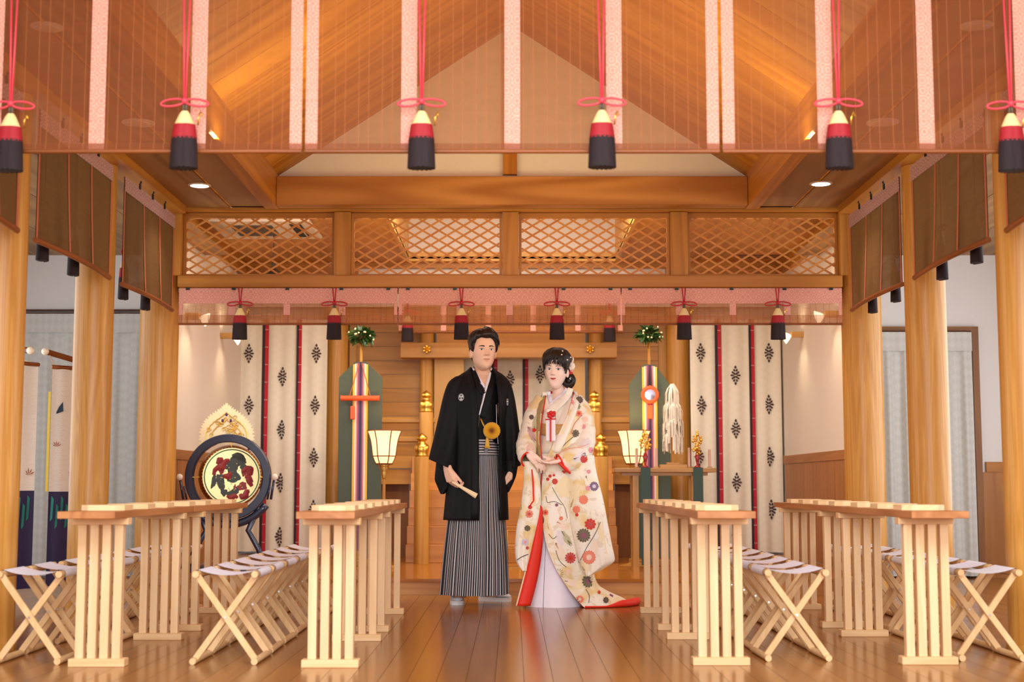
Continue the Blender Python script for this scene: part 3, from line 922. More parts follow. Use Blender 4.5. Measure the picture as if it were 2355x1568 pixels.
# ================================================================== lamps and fittings in the ceilings
M_LAMPWHITE = plain('downlight_glow', (255, 250, 245), 0.5, emit=9.0, ecol=(255, 246, 250))
M_RIM = plain('downlight_rim', (214, 190, 160), 0.5)
def downlight(px, py, r, lit, label):
    p = PZ(px, py, ZS)
    t = thing('downlight', label, 'light', p, 0, 'ceiling downlights')
    prof = [(r, 0.0), (r, -0.004), (r * 0.86, -0.006), (r * 0.80, 0.0)]
    n = 32
    MB().lathe([(r * 0.82, -0.0005), (r, -0.001), (r, -0.006), (r * 0.84, -0.008)], n).build('rim', M_RIM, t, smooth=True, angle=0.7)
    MB().lathe([(r * 0.8, -0.0085), (r * 0.5, -0.0095), (0.001, -0.010)], n).build('lens', M_LAMPWHITE if lit else plain('lens_off', (208, 176, 150), 0.4), t, smooth=True)
    if lit:
        l = bpy.data.lights.new('downlight_lamp', 'SPOT'); l.energy = 28; l.color = (1, 0.86, 0.7); l.spot_size = 1.9; l.spot_blend = 0.8; l.shadow_soft_size = 0.06
        lo = bpy.data.objects.new('downlight_lamp', l); COL.objects.link(lo); lo.location = p + Vector((0, 0, -0.03))
    return t
downlight(459, 425, 0.074, True, 'glowing recessed downlight in the panelled ceiling over the drum side blinds')
downlight(1888, 421, 0.074, True, 'glowing recessed downlight in the panelled ceiling over the doorway side blinds')
downlight(318, 281, 0.088, False, 'unlit round ceiling fitting behind the front blind, middle bay of the drum side')
downlight(2030, 280, 0.088, False, 'unlit round ceiling fitting behind the front blind, middle bay of the doorway side')
downlight(108, 60, 0.068, False, 'unlit rimmed downlight behind the front blind near its drum side tassel')
downlight(2246, 57, 0.068, False, 'unlit rimmed downlight behind the front blind near its doorway side tassel')

# air conditioner cassette in the altar room ceiling
pa = PZ(612, 522, ZI)
ac = thing('ceiling_air_conditioner', 'white square cassette air conditioner seen through the lattice', 'air conditioner', (pa.x, pa.y, ZI))
s = 0.42
M_ACW = plain('ac_white', (226, 216, 204), 0.5)
MB().box(-s, s, -s, s, -0.03, 0.0).build('panel', M_ACW, ac, bevel=0.008)
g = MB()
for i in range(12):
    for_y = -0.24 + i * 0.042
    g.box(-0.26, 0.08, for_y, for_y + 0.018, -0.036, -0.031)
for i in range(9):
    g.box(-0.26 + i * 0.042, -0.25 + i * 0.042, -0.24, 0.24, -0.035, -0.031)
g.build('intake_grille', plain('grille_dark', (96, 84, 72), 0.6), ac)
MB().box(0.24, 0.30, -0.30, 0.30, -0.034, -0.031).build('air_slot', plain('slot_dark', (38, 30, 26), 0.7), ac)
MB().box(0.318, 0.335, -0.30, 0.30, -0.034, -0.031).build('air_slot', plain('slot_dark', (38, 30, 26), 0.7), ac)
pv = PZ(1745, 587, ZI)
vt = thing('ceiling_vent', 'flat slotted vent in the altar room ceiling, seen through the lattice', 'vent', (pv.x, pv.y, ZI))
MB().box(-0.24, 0.24, -0.16, 0.16, -0.012, 0).build('plate', wood('vent_plate', (196, 128, 70), (170, 100, 48), 'x', 8, 8, 0.5, 0.05), vt)
MB().box(-0.2, 0.2, 0.04, 0.07, -0.014, -0.0121).box(-0.2, 0.2, -0.07, -0.04, -0.014, -0.0121).build('slot', plain('slot_dark', (38, 30, 26), 0.7), vt)
# hanging lantern under the air conditioner
pl = P(630, 545, 11.7)
hl = thing('hanging_lantern', 'dark metal hanging lantern on a chain, seen through the lattice', 'lantern', (pl.x, pl.y, 0))
zc = P(630, 600, 11.7).z
MB().tube([(0, 0, zc), (0, 0, ZI)], 0.006, 8).build('chain', plain('lantern_iron', (72, 60, 50), 0.5, 0.6), hl)
MB().lathe([(0.004, 0.0), (0.02, -0.02), (0.012, -0.05), (0.05, -0.085), (0.085, -0.10), (0.05, -0.12), (0.05, -0.20), (0.06, -0.21), (0.02, -0.24), (0.002, -0.25)], 6, (0, 0, zc)).build('body', plain('lantern_iron', (72, 60, 50), 0.5, 0.6), hl)
# ================================================================== the altar
# ---- cream curtains with woven crests
def damask(name, c1, c2, scale=16.0):
    t = NT(name)
    v = t.coord('Object', (1, 0.02, 0.7), (0, PI / 4, 0))
    ch = t.n('ShaderNodeTexChecker'); ch.inputs['Scale'].default_value = scale
    t.l(v, ch.inputs['Vector'])
    n = t.noise(t.coord('Object'), 120, 2, 0.6)
    f = t.math('MULTIPLY', ch.outputs['Fac'], t.math('MULTIPLY_ADD', n, 1.0, 0.3))
    t.set(t.mix(f, lin(c1), lin(c2)), 0.75, 0, 0.25, sheen=0.2)
    t.bump(n, 0.12, 0.002)
    return t.mat
M_CREAM = damask('cream_damask', (240, 234, 216), (237, 230, 211), 26)
M_GREYC = damask('grey_damask', (204, 202, 196), (196, 193, 186), 26)
M_CREST = plain('crest_brown', (62, 34, 30), 0.7)
M_RIBR = plain('ribbon_red', (190, 10, 36), 0.6)
M_RIBK = plain('ribbon_black', (44, 16, 30), 0.6)
M_RIBF = plain('ribbon_flower', (236, 190, 196), 0.6)
cm = MB()
def leaf_poly(cx, cz, L, w, ang, n=8):
    pts = []
    for i in range(n):
        a = 2 * PI * i / n
        x = math.cos(a) * L; z = math.sin(a) * w * (1 - 0.35 * math.cos(a))
        pts.append((cx + x * math.cos(ang) - z * math.sin(ang), cz + x * math.sin(ang) + z * math.cos(ang)))
    return pts
for (cx, cz, L, w, ang) in [(0, 0.074, 0.014, 0.007, PI / 2), (0, -0.074, 0.014, 0.007, -PI / 2), (-0.034, 0, 0.011, 0.006, PI), (0.034, 0, 0.011, 0.006, 0)] + \
        [(s * 0.011, z, 0.013, 0.006, PI / 2 - s * 0.4 * (1 if z > 0 else -1)) for s in (-1, 1) for z in (0.046, -0.046)] + \
        [(s * 0.024, z, 0.012, 0.006, PI / 2 - s * 0.7 * (1 if z > 0 else -1)) for s in (-1, 1) for z in (0.026, -0.026)] + \
        [(s * 0.009, z, 0.012, 0.006, PI / 2 - s * 0.5 * (1 if z > 0 else -1)) for s in (-1, 1) for z in (0.015, -0.015)] + [(s * 0.020, 0, 0.008, 0.005, 0) for s in (-1, 1)]:
    cm.prism(leaf_poly(cx * 1.12, cz * 1.08, L * 1.12, w * 1.5, ang), -0.0015, 0.0015)
crest_me = cm.mesh('crest', M_CREST)


def crest_curtain(label, Y, panels, ribbons, ytop, ybot, crests, name='crest_curtain', folds=2.0, amp=0.012, floor_z=ZP):
    xs = [XX(p, Y) for ab in panels for p in ab]
    zt, zb = ZZ(ytop, Y), max(ZZ(ybot, Y), floor_z + 0.004)
    t = thing(name, label, 'curtain', ((min(xs) + max(xs)) / 2, Y, zb))
    ox = (min(xs) + max(xs)) / 2
    def fold(x, z, ph): return amp * math.sin(2 * PI * folds * x / 0.28 + ph) * (0.4 + 0.6 * (zt - z) / (zt - zb))
    for i, (a, b) in enumerate(panels):
        xa, xb = XX(a, Y), XX(b, Y)
        ph = i * 1.3
        g = MB().grid(lambda u, v: (xa + (xb - xa) * u - ox, fold(xa + (xb - xa) * u, zb + (zt - zb) * v, ph), (zt - zb) * v), 24, 16)
        pn = g.build('panel', M_CREAM, t, smooth=True)
        for (cx, cy) in crests[i]:
            q = P(cx, cy, Y)
            inst('crest', crest_me, pn, (q.x - ox, fold(q.x, q.z, ph) - 0.008, q.z - zb))
    for i, (a, b) in enumerate(ribbons):
        xa, xb = XX(a, Y), XX(b, Y)
        xm = xa + (xb - xa) * 0.45
        r = t
        rb = MB().grid(lambda u, v: (xa + (xm - xa) * u - ox, -0.012, (zt - zb) * v), 1, 4).build('black_ribbon', M_RIBK, t)
        rr = MB().grid(lambda u, v: (xm + (xb - xm) * u - ox, -0.013, (zt - zb) * v), 1, 4).build('red_ribbon', M_RIBR, t)
        fl_ = MB(); z = 0.08
        while z < zt - zb:
            for s in (-0.008, 0.008):
                fl_.prism(leaf_poly((xm + xb) / 2 - ox + s - 0.004, z + abs(s), 0.006, 0.004, s * 60), -0.0165, -0.0145)
            z += 0.17
        fl_.build('ribbon_blossoms', M_RIBF, rr)
    return t
crest_curtain('cream curtain with dark crests and red ribbons behind the drum', YC, [(548, 604), (614, 684), (690, 752)], [(602, 617), (681, 693)], 735, 1268,
              [[(573, 813), (573, 932), (572, 1052)], [(650, 866), (648, 988), (645, 1110), (643, 1234)], [(728, 813), (725, 932), (722, 1052), (721, 1172)]])
crest_curtain('cream curtain with dark crests and red ribbons beside the dado wall', YC, [(1588, 1648), (1657, 1726), (1733, 1797)], [(1645, 1660), (1723, 1736)], 735, 1270,
              [[(1611, 811), (1613, 932), (1608, 1050)], [(1691, 863), (1692, 986), (1694, 1109), (1694, 1230)], [(1768, 811), (1768, 930), (1770, 1050), (1774, 1171)]])
crest_curtain('cream curtain with dark crests in the sanctuary doorway between the couple', 14.35, [(1064, 1131), (1143, 1204), (1214, 1298)], [(1130, 1144), (1202, 1215)], 815, 1060,
              [[(1100, 873), (1100, 980)], [(1173, 873), (1173, 990)], [(1242, 861), (1242, 980)]], floor_z=1.0)

# ---- pillars beside the curtains
for px, lb in ((772, 'stout round pillar between the crest curtain and the sword stand'), (1562, 'stout round pillar between the mirror stand and the crest curtain')):
    o = MB().lathe([(0.125, 0), (0.12, 0.05), (0.12, 2.60 - ZP)], 32).build('altar_pillar', W_COLUMN, None, smooth=True, angle=0.7, loc=(XX(px, 13.93), 13.90, ZP))
    tag(o, lb, 'pillar')

# ---- sanctuary front: boarding, posts, lintel, jambs
sf = thing('sanctuary_front', 'boarded wooden front of the inner sanctuary with a broad lintel and gold flowers', 'sanctuary', (0, YB, 1.0))
zv = ZZ(1049, 13.0) + 0.001
sf.location.z = zv
for sx, (pa_, pb_) in ((-1, (785, 1000)), (1, (1352, 1552))):
    xa, xb = XX(pa_, YB), XX(pb_, YB)
    z = 0.0
    while z < 1.75:
        me = MB().box(-(xb - xa) / 2, (xb - xa) / 2, -0.012, 0.012, 0.0015, 0.1365).mesh('plank', W_HINOKI_X)
        inst('plank', me, sf, ((xa + xb) / 2, 0, z))
        z += 0.138
    # upright trim next to the pillar
    px_ = (803, 818) if sx < 0 else (1516, 1534)
    MB().box(XX(px_[0], 14.0), XX(px_[1], 14.0), -0.05, -0.013, 0, 1.7).build('upright', W_HINOKI_Z, sf)
for px in (982, 1370):
    MB().lathe([(0.068, 0.0), (0.068, 1.7)], 24, (XX(px, 13.95), -0.10, 0)).build('round_post', W_HINOKI_Z, sf, smooth=True, angle=0.7)
for a, b in ((998, 1066), (1296, 1346)):
    MB().box(XX(a, 13.85), XX(b, 13.85), -0.16, -0.10, 0, ZZ(788, 13.85) - zv).build('jamb', wood('jamb_wood', (204, 158, 100), (182, 134, 78), 'z', 8, 14, 0.4, 0.06, 0.35), sf)
W_LINT = wood('lintel_wood', (192, 142, 86), (168, 114, 60), 'x', 8, 14, 0.4, 0.05, 0.35)
yl = 13.72
MB().box(XX(920, yl), XX(1420, yl), yl - YB, -0.165, ZZ(822, yl) - zv, ZZ(788, yl) - zv).build('lintel', W_LINT, sf, bevel=0.004)
MB().box(XX(1003, 13.9), XX(1347, 13.9), -0.14, -0.11, ZZ(788, 13.9) - zv, ZZ(750, 13.9) - zv).build('transom_board', W_LINT, sf)
MB().box(XX(1064, 14.3), XX(1298, 14.3), -0.11, -0.09, 0, 0.03).build('sill', W_HINOKI_X, sf)
fm = MB()
star = []
for i in range(12):
    a = PI / 2 + i * PI / 6
    r = 0.052 if i % 2 == 0 else 0.026
    star.append((r * math.cos(a), r * math.sin(a)))
fv = [(x, 0, z) for x, z in star] + [(x * 0.9, -0.014, z * 0.9) for x, z in star] + [(0, -0.034, 0)]
fm.add(fv, [(i, (i + 1) % 12, 12 + (i + 1) % 12, 12 + i) for i in range(12)] + [(12 + i, 12 + (i + 1) % 12, 24) for i in range(12)])
for i in range(6):
    a = PI / 2 + i * PI / 3
    fm.ball((0.03 * math.cos(a), -0.020, 0.03 * math.sin(a)), 0.012, 8, 6)
flower_me = fm.mesh('gold_flower', M_GOLD, smooth=True, angle=0.5)
for px in (982, 1357):
    q = P(px, 803, yl)
    inst('gold_flower', flower_me, sf, (q.x, yl - YB - 0.001, q.z - zv))
area('sanctuary_lamp', (0, 13.55, 2.42), (0, 0.6, -1), 1.6, 0.1, 2.2, (1.0, 0.58, 0.22))
# ---- veranda with rails
YVR = 13.0
ver = thing('veranda', 'raised wooden veranda with double rails around the sanctuary', 'veranda', (0, YVR, ZP))
zvt = ZZ(1049, YVR) - ZP
W2 = 1.42
for sx in (-1, 1):
    a, b = sorted((sx * 0.70, sx * W2))
    MB().box(a, b, 0, 0.05, zvt - 0.11, zvt).build('edge_board', W_HINOKI_X, ver, bevel=0.003)
    MB().box(a, b, 0.012, 0.05, zvt - 0.255, zvt - 0.115).build('edge_board', W_HINOKI_X, ver, bevel=0.003)
    for i in range(3):
        MB().box(a + (b - a) * i / 3 + 0.003, a + (b - a) * (i + 1) / 3 - 0.003, 0.10, 0.12, 0, zvt - 0.25).build('skirt_panel', W_FRAME, ver)
    for py0, py1 in ((960, 973), (1003, 1017)):
        MB().box(a, b, 0.03, 0.085, ZZ(py1, YVR) - ZP, ZZ(py0, YVR) - ZP).build('rail', W_LINT, ver, bevel=0.012)
MB().box(-W2, W2, 0.05, YB - YVR - 0.02, zvt - 0.05, zvt - 0.001).build('floor_slab', W_HINOKI_X, ver)
# ---- stairs
st = thing('altar_stairs', 'broad wooden stairs leading up to the sanctuary', 'stairs', (0, 12.2, ZP))
n_st = 6; rise = (zvt - 0.005) / n_st
for i in range(n_st):
    y = i * 0.14
    hw_ = 0.905 if i < n_st - 1 else 0.905
    MB().box(-hw_, hw_, y, y + 0.20 if i < n_st - 1 else y + 0.10, i * rise, (i + 1) * rise - 0.001).build('step', wood('step_wood', (206, 146, 88), (172, 108, 60), 'x', 8, 14, 0.35, 0.30, 0.4), st, bevel=0.003)
# ---- newel posts with gilt finials
FIN = [(0.052, 0), (0.056, 0.012), (0.05, 0.03), (0.058, 0.045), (0.058, 0.085), (0.05, 0.10), (0.03, 0.115), (0.026, 0.13), (0.04, 0.14), (0.045, 0.155), (0.036, 0.175), (0.016, 0.19), (0.004, 0.20)]
fin_me = MB().lathe(FIN, 24).mesh('finial', M_GOLD, smooth=True)
def newel(px, Y, zbase, py_top, r, label):
    x = XX(px, Y)
    zt = ZZ(py_top, Y)
    t = thing('newel_post', label, 'post', (x, Y, zbase))
    MB().lathe([(r, 0), (r, zt - zbase - 0.01), (r * 0.94, zt - zbase)], 28).build('post', W_HINOKI_Z, t, smooth=True, angle=0.6)
    inst('finial', fin_me, t, (0, 0, zt - zbase), (0, 0, 0), (r / 0.058, r / 0.058, 1.0))
newel(971, 12.08, ZP, 1050, 0.063, 'tall newel post with gilt finial at the foot of the stairs, groom side')
newel(1381, 12.08, ZP, 1050, 0.063, 'tall newel post with gilt finial at the foot of the stairs, bride side')
newel(981, 12.93, ZP + zvt - 0.003, 948, 0.062, 'veranda corner post with gilt finial, groom side')
newel(1366, 12.93, ZP + zvt - 0.003, 948, 0.062, 'veranda corner post with gilt finial, bride side')

# ---- masakaki stands: green cloth, five-coloured ribbons, evergreen branch
M_GREEN = plain('green_silk', (70, 80, 66), 0.55, 0, 0.4)
def leaf_mesh():
    m = MB()
    L, w = 0.066, 0.017
    n = 6
    vs = []; fs = []
    for i in range(n + 1):
        u = i / n
        ww = w * math.sin(PI * min(1, u * 0.92 + 0.06)) ** 0.8
        zc = -0.020 * u * u
        vs += [(-ww, L * u, zc + 0.004), (0, L * u, zc), (ww, L * u, zc + 0.004)]
    for i in range(n):
        for j in range(2):
            a = i * 3 + j
            fs.append((a, a + 1, a + 4, a + 3))
    m.add(vs, fs)
    t = NT('leaf_green')
    info = t.n('ShaderNodeObjectInfo')
    t.set(t.mix(info.outputs['Random'], lin((36, 66, 34)), lin((76, 112, 52))), 0.35, 0, 0.5)
    return m.mesh('leaf', t.mat, smooth=True)
leaf_me = leaf_mesh()
bud_me = MB().ball((0, 0, 0), 0.008, 8, 6).mesh('bud', plain('bud_white', (238, 232, 190), 0.6), smooth=True)
RIBS = [('yellow', (226, 182, 48), 0.18), ('white', (238, 226, 214), 0.14), ('pink', (226, 140, 132), 0.12), ('violet', (128, 72, 120), 0.16), ('dark_violet', (52, 34, 66), 0.18), ('violet', (128, 72, 120), 0.12), ('pink', (226, 140, 132), 0.12), ('white', (238, 226, 214), 0.14), ('yellow', (232, 196, 70), 0.18)]
def masakaki(pxc, peak, sh, half, Y, ball_y, label, kind):
    x = XX(pxc, Y)
    t = thing('masakaki_stand', label, 'altar stand', (x, Y, ZP))
    zpk = ZZ(peak, Y) - ZP; zsh = ZZ(sh, Y) - ZP; hw = half * Y / F
    z0 = 0.06
    tip = 0.05
    MB().prism([(-hw, z0), (hw, z0), (hw, zsh), (tip, zpk), (-tip, zpk), (-hw, zsh)], 0.0, 0.012).build('green_cloth', M_GREEN, t, bevel=0.002)
    tot = sum(r[2] for r in RIBS); wr = 0.125
    xx = -wr / 2
    for i, (n, c, w_) in enumerate(RIBS):
        ww = wr * w_ / tot
        top = zpk - 0.004 - 0.02 * abs(xx + ww / 2) / (wr / 2)
        MB().box(xx, xx + ww - 0.0006, -0.010 - 0.002 * (i % 2), -0.003, z0 - 0.02, top).build('ribbon', plain('silk_' + n, c, 0.5), t)
        xx += ww
    zbl = ZZ(ball_y, Y) - ZP
    MB().tube([(0, 0.03, 0.0), (0, 0.03, zpk), (0, 0.025, zbl)], 0.012, 10).build('trunk', W_HINOKI_Z, t, smooth=True)
    MB().box(-0.17, 0.17, -0.12, 0.18, 0, 0.05).box(-0.05, 0.05, -0.02, 0.08, 0.05, 0.12).build('base', W_HINOKI_X, t, bevel=0.004)
    r_ = np.random.RandomState(int(pxc))
    for i in range(150):
        th = r_.uniform(0, 2 * PI); el = math.asin(r_.uniform(-0.75, 1.0))
        R0 = r_.uniform(0.03, 0.078)
        d = Vector((math.cos(th) * math.cos(el), math.sin(th) * math.cos(el), math.sin(el)))
        q = d.to_track_quat('Y', 'Z').to_euler()
        q.rotate_axis('Y', r_.uniform(-0.8, 0.8))
        inst('leaf', leaf_me, t, (d.x * R0, 0.025 + d.y * R0, zbl + 0.01 + d.z * R0 * 0.55), q, (1, r_.uniform(0.8, 1.15), 1))
    for i in range(10):
        th = r_.uniform(PI, 2 * PI); el = r_.uniform(-0.5, 0.9)
        inst('bud', bud_me, t, (0.12 * math.cos(th) * math.cos(el), 0.025 + 0.13 * math.sin(th) * math.cos(el), zbl + 0.01 + 0.085 * math.sin(el)))
    M_OR = plain('orange_silk', (214, 84, 34), 0.5)
    M_CORDO = plain('orange_cord', (170, 96, 50), 0.6)
    if kind == 'sword':
        zs = ZZ(916, Y) - ZP
        pts = [(-0.16 + 0.32 * i / 24, -0.034, zs) for i in range(25)]
        MB().tube(pts, [0.024 if i in (0, 24) else (0.020 + (0.003 if i % 2 else 0)) for i in range(25)], 12).build('sword_case', M_OR, t, smooth=True)
        MB().tube([(-0.085, -0.036, zs + 0.02), (-0.01, -0.016, zpk - 0.015)], 0.004, 6).tube([(0.085, -0.036, zs + 0.02), (0.01, -0.016, zpk - 0.015)], 0.004, 6).build('cord', M_CORDO, t)
        MB().box(-0.078, -0.040, -0.040, -0.020, zs - 0.175, zs - 0.065).build('pouch', plain('orange_pouch', (226, 92, 46), 0.6), t, bevel=0.004)
        MB().tube([(-0.059, -0.03, zs - 0.065), (-0.059, -0.034, zs - 0.01)], 0.004, 6).build('pouch_cord', M_CORDO, t)
    else:
        zs = ZZ(908, Y) - ZP; R = 21 * Y / F
        ring = [(R * 0.78 * math.cos(2 * PI * i / 28), -0.03, zs + R * 0.78 * math.sin(2 * PI * i / 28)) for i in range(28)]
        MB().tube(ring, [0.016 + 0.003 * (i % 2) for i in range(28)], 10, closed=True).build('braided_ring', M_OR, t, smooth=True)
        MB().lathe([(R * 0.66, -0.006), (R * 0.66, 0.004), (0.001, 0.006)], 28).build('mirror', plain('mirror_silver', (150, 142, 152), 0.16, 1.0), t, smooth=True, angle=0.5).matrix_basis = Matrix.Translation((0, -0.032, zs)) @ Matrix.Rotation(PI / 2, 4, 'X')
        MB().tube([(-0.012, -0.03, zs - 0.01), (-0.016, -0.03, zs + 0.08), (0, -0.016, zpk - 0.01)], 0.006, 6).tube([(0.014, -0.03, zs + 0.02), (0.012, -0.03, zs + 0.1), (0, -0.016, zpk - 0.01)], 0.006, 6).build('cord', plain('dark_cord', (70, 34, 34), 0.6), t)
        MB().box(-0.022, 0.022, -0.036, -0.022, zs - 0.20, zs - 0.085).build('tassel_pouch', plain('orange_pouch', (226, 92, 46), 0.6), t, bevel=0.004)
        MB().tube([(0, -0.03, zs - 0.085), (0, -0.03, zs - R + 0.01)], 0.008, 6).build('tassel_knot', plain('red_cord', (178, 20, 40), 0.55), t)
masakaki(829, 832, 868, 50, 11.8, 777, 'green silk altar stand with evergreen branch and orange sheathed sword', 'sword')
masakaki(1494, 838, 884, 47, 11.8, 772, 'green silk altar stand with evergreen branch and round mirror', 'mirror')

# ---- paper lanterns on tall stems
def lamp_paper():
    t = NT('lantern_paper')
    t.set(lin((255, 240, 205)), 0.7, 0, 0.2)
    t.b.inputs['Emission Color'].default_value = (1.0, 0.62, 0.26, 1); t.b.inputs['Emission Strength'].default_value = 1.35
    return t.mat
M_PAPER = lamp_paper()
M_LRIB = plain('lantern_rib', (132, 66, 26), 0.5)
M_GILT = plain('gilt_carving', (206, 160, 84), 0.35, 0.8)
def lantern(px, Y, label):
    x = XX(px, Y)
    t = thing('paper_lantern', label, 'lantern', (x, Y, ZP), 0.0, 'paper lanterns of the altar')
    z0 = ZZ(1066, Y) - ZP; z1 = ZZ(990, Y) - ZP; h = z1 - z0
    pr = [(0.062, 0), (0.074, 0.022), (0.088, 0.06), (0.094, 0.10), (0.098, 0.14), (0.106, 0.185), (0.120, 0.232), (0.134, 0.264)]
    pr = [(r, z * h / pr[-1][1]) for r, z in pr]
    n = 6
    def ring(r, k): return (r * math.cos(2 * PI * (k + 0.5) / n - PI / 2), r * math.sin(2 * PI * (k + 0.5) / n - PI / 2))
    for k in range(n):
        m = MB(); vs = []; fs = []
        for r, z in pr:
            a = ring(r, k); b = ring(r, k + 1)
            vs += [(a[0], a[1], z0 + z), (b[0], b[1], z0 + z)]
        for i in range(len(pr) - 1): fs.append((2 * i, 2 * i + 1, 2 * i + 3, 2 * i + 2))
        m.add(vs, fs).build('paper_pane', M_PAPER, t, smooth=True)
        MB().tube([(ring(r * 1.01, k)[0], ring(r * 1.01, k)[1], z0 + z) for r, z in pr], 0.0042, 6).build('rib', M_LRIB, t, smooth=True)
    for zz, r in ((h, 0.134), (0.06 * h / 0.264, 0.089), (0.0, 0.064)):
        rr = r
        MB().tube([(ring(rr, k)[0], ring(rr, k)[1], z0 + zz) for k in range(n)], 0.0042, 6, closed=True).build('hoop', M_LRIB, t)
    MB().lathe([(0.068, -0.008), (0.070, 0.0)], 6, (0, 0, z0)).build('collar', M_LRIB, t)
    neck = [(0.010, -0.125), (0.018, -0.11), (0.014, -0.095), (0.028, -0.07), (0.022, -0.055), (0.042, -0.03), (0.036, -0.018), (0.05, -0.009)]
    MB().lathe(neck, 16, (0, 0, z0)).build('carved_neck', M_GILT, t, smooth=True)
    MB().lathe([(0.012, 0.03), (0.012, z0 - 0.12)], 12).build('stem', W_HINOKI_Z, t, smooth=True, angle=0.7)
    MB().lathe([(0.13, 0), (0.13, 0.018), (0.07, 0.03), (0.02, 0.05)], 24).build('foot', W_HINOKI_X, t, smooth=True, angle=0.6)
    l = bpy.data.lights.new('lantern_bulb', 'POINT'); l.energy = 11; l.color = (1.0, 0.66, 0.32); l.shadow_soft_size = 0.05
    lo = bpy.data.objects.new('lantern_bulb', l); COL.objects.link(lo); lo.location = (x, Y, ZP + z0 + h * 0.75)
lantern(885, 11.3, 'glowing paper lantern on a slim stem beside the sword stand')
lantern(1457, 11.5, 'glowing paper lantern on a slim stem behind the offering table')

# ---- offering table with its things
YO = 10.95
ot0, ot1 = XX(1412, YO), XX(1645, YO)
zo1, zo0 = ZZ(1076, YO), ZZ(1086, YO)
ot = thing('offering_table', 'slim wooden offering table with green cloth bands', 'table', ((ot0 + ot1) / 2, YO, ZP))
W = ot1 - ot0
MB().box(-W / 2, W / 2, 0, 0.30, zo0 - ZP, zo1 - ZP).build('table_top', W_HINOKI_X, ot, bevel=0.003)
MB().box(-W / 2 + 0.06, W / 2 - 0.06, 0.05, 0.25, zo0 - ZP - 0.025, zo0 - ZP - 0.001).build('apron', W_HINOKI_X, ot)
for x in (-W / 2 + 0.165, W / 2 - 0.165):
    for y in (0.06, 0.24):
        MB().box(x - 0.022, x + 0.022, y - 0.022, y + 0.022, 0, zo0 - ZP - 0.026).build('leg', W_HINOKI_Z, ot)
for a, b in ((1472, 1494), (1592, 1614)):
    xa, xb = XX(a, YO) - (ot0 + ot1) / 2, XX(b, YO) - (ot0 + ot1) / 2
    MB().box(xa, xb, -0.010, -0.003, 0.05, zo1 - ZP + 0.004).box(xa, xb, -0.003, 0.25, zo1 - ZP + 0.0005, zo1 - ZP + 0.004).build('green_band', plain('green_band', (44, 66, 54), 0.6), ot)
# paper streamer wand on a block
M_PAPERW = plain('white_paper', (238, 226, 204), 0.8)
yw = YO + 0.16
pw = P(1548, 1070, yw)
wd = thing('paper_streamer_wand', 'purification wand of white paper streamers on a wooden block', 'wand', (pw.x, yw, zo1 + 0.0005))
MB().box(-0.105, 0.105, -0.05, 0.05, 0, 0.028).box(-0.05, 0.05, -0.035, 0.035, 0.028, 0.045).build('block', W_HINOKI_X, wd, bevel=0.002)
MB().tube([(0, 0, 0.04), (0, 0, 0.66)], 0.009, 8).build('stick', W_HINOKI_Z, wd)
zt_ = ZZ(882, yw) - zo1
sm = MB()
r_ = np.random.RandomState(5)
for i in range(280):
    th = r_.uniform(0, 2 * PI)
    tier = r_.randint(0, 4)
    ztop = zt_ - 0.01 - tier * 0.115 + r_.uniform(-0.01, 0.01)
    rad = [0.058, 0.078, 0.086, 0.084][tier] * r_.uniform(0.82, 1.05)
    L = r_.uniform(0.15, 0.25) if tier < 3 else r_.uniform(0.16, 0.21)
    wv = r_.uniform(0.007, 0.013)
    ca, sa = math.cos(th), math.sin(th)
    n = 5; vs = []; fs = []
    for k in range(n + 1):
        u = k / n
        rr = 0.012 + (rad - 0.012) * min(1, u * 2.4) ** 0.7 + r_.uniform(-0.003, 0.003)
        zz = ztop - L * max(0, u - 0.06)
        vs += [(rr * ca - wv / 2 * sa, rr * sa + wv / 2 * ca, zz), (rr * ca + wv / 2 * sa, rr * sa - wv / 2 * ca, zz)]
    for k in range(n): fs.append((2 * k, 2 * k + 1, 2 * k + 3, 2 * k + 2))
    sm.add(vs, fs)
so = sm.build('paper_streamers', M_PAPERW, wd); so['kind'] = 'stuff'
# gilt branch ornaments in red holders
def gold_ornament(px, label):
    q = P(px, 1070, YO + 0.1)
    t = thing('gilt_ornament', label, 'ornament', (q.x, YO + 0.1, zo1 + 0.0045))
    MB().lathe([(0.026, 0), (0.024, 0.008), (0.008, 0.02), (0.012, 0.05), (0.020, 0.085), (0.014, 0.10), (0.010, 0.115)], 16).build('red_holder', plain('red_lacquer', (150, 16, 22), 0.3), t, smooth=True)
    m = MB(); rr = np.random.RandomState(int(px))
    for i in range(46):
        z = 0.10 + 0.165 * rr.rand() ** 0.8
        w = 0.040 * math.sin(PI * min(1, (z - 0.08) / 0.2)) + 0.008
        th = rr.uniform(0, 2 * PI)
        m.ball((w * math.cos(th) * rr.uniform(0.3, 1), w * 0.6 * math.sin(th), z), rr.uniform(0.007, 0.012), 7, 5)
    m.ball((0, 0, 0.275), 0.011, 7, 5, sc=(0.8, 0.8, 1.8))
    m.tube([(0, 0, 0.09), (0, 0, 0.27)], 0.005, 6)
    m.build('gilt_leaves', M_GOLD, t, smooth=True)
gold_ornament(1484, 'gilt leaf ornament in a red holder in front of the glowing lantern')
gold_ornament(1604, 'gilt leaf ornament in a red holder beside the tall white candle')
M_ROLL = plain('pale_pink_roll', (222, 176, 158), 0.6)
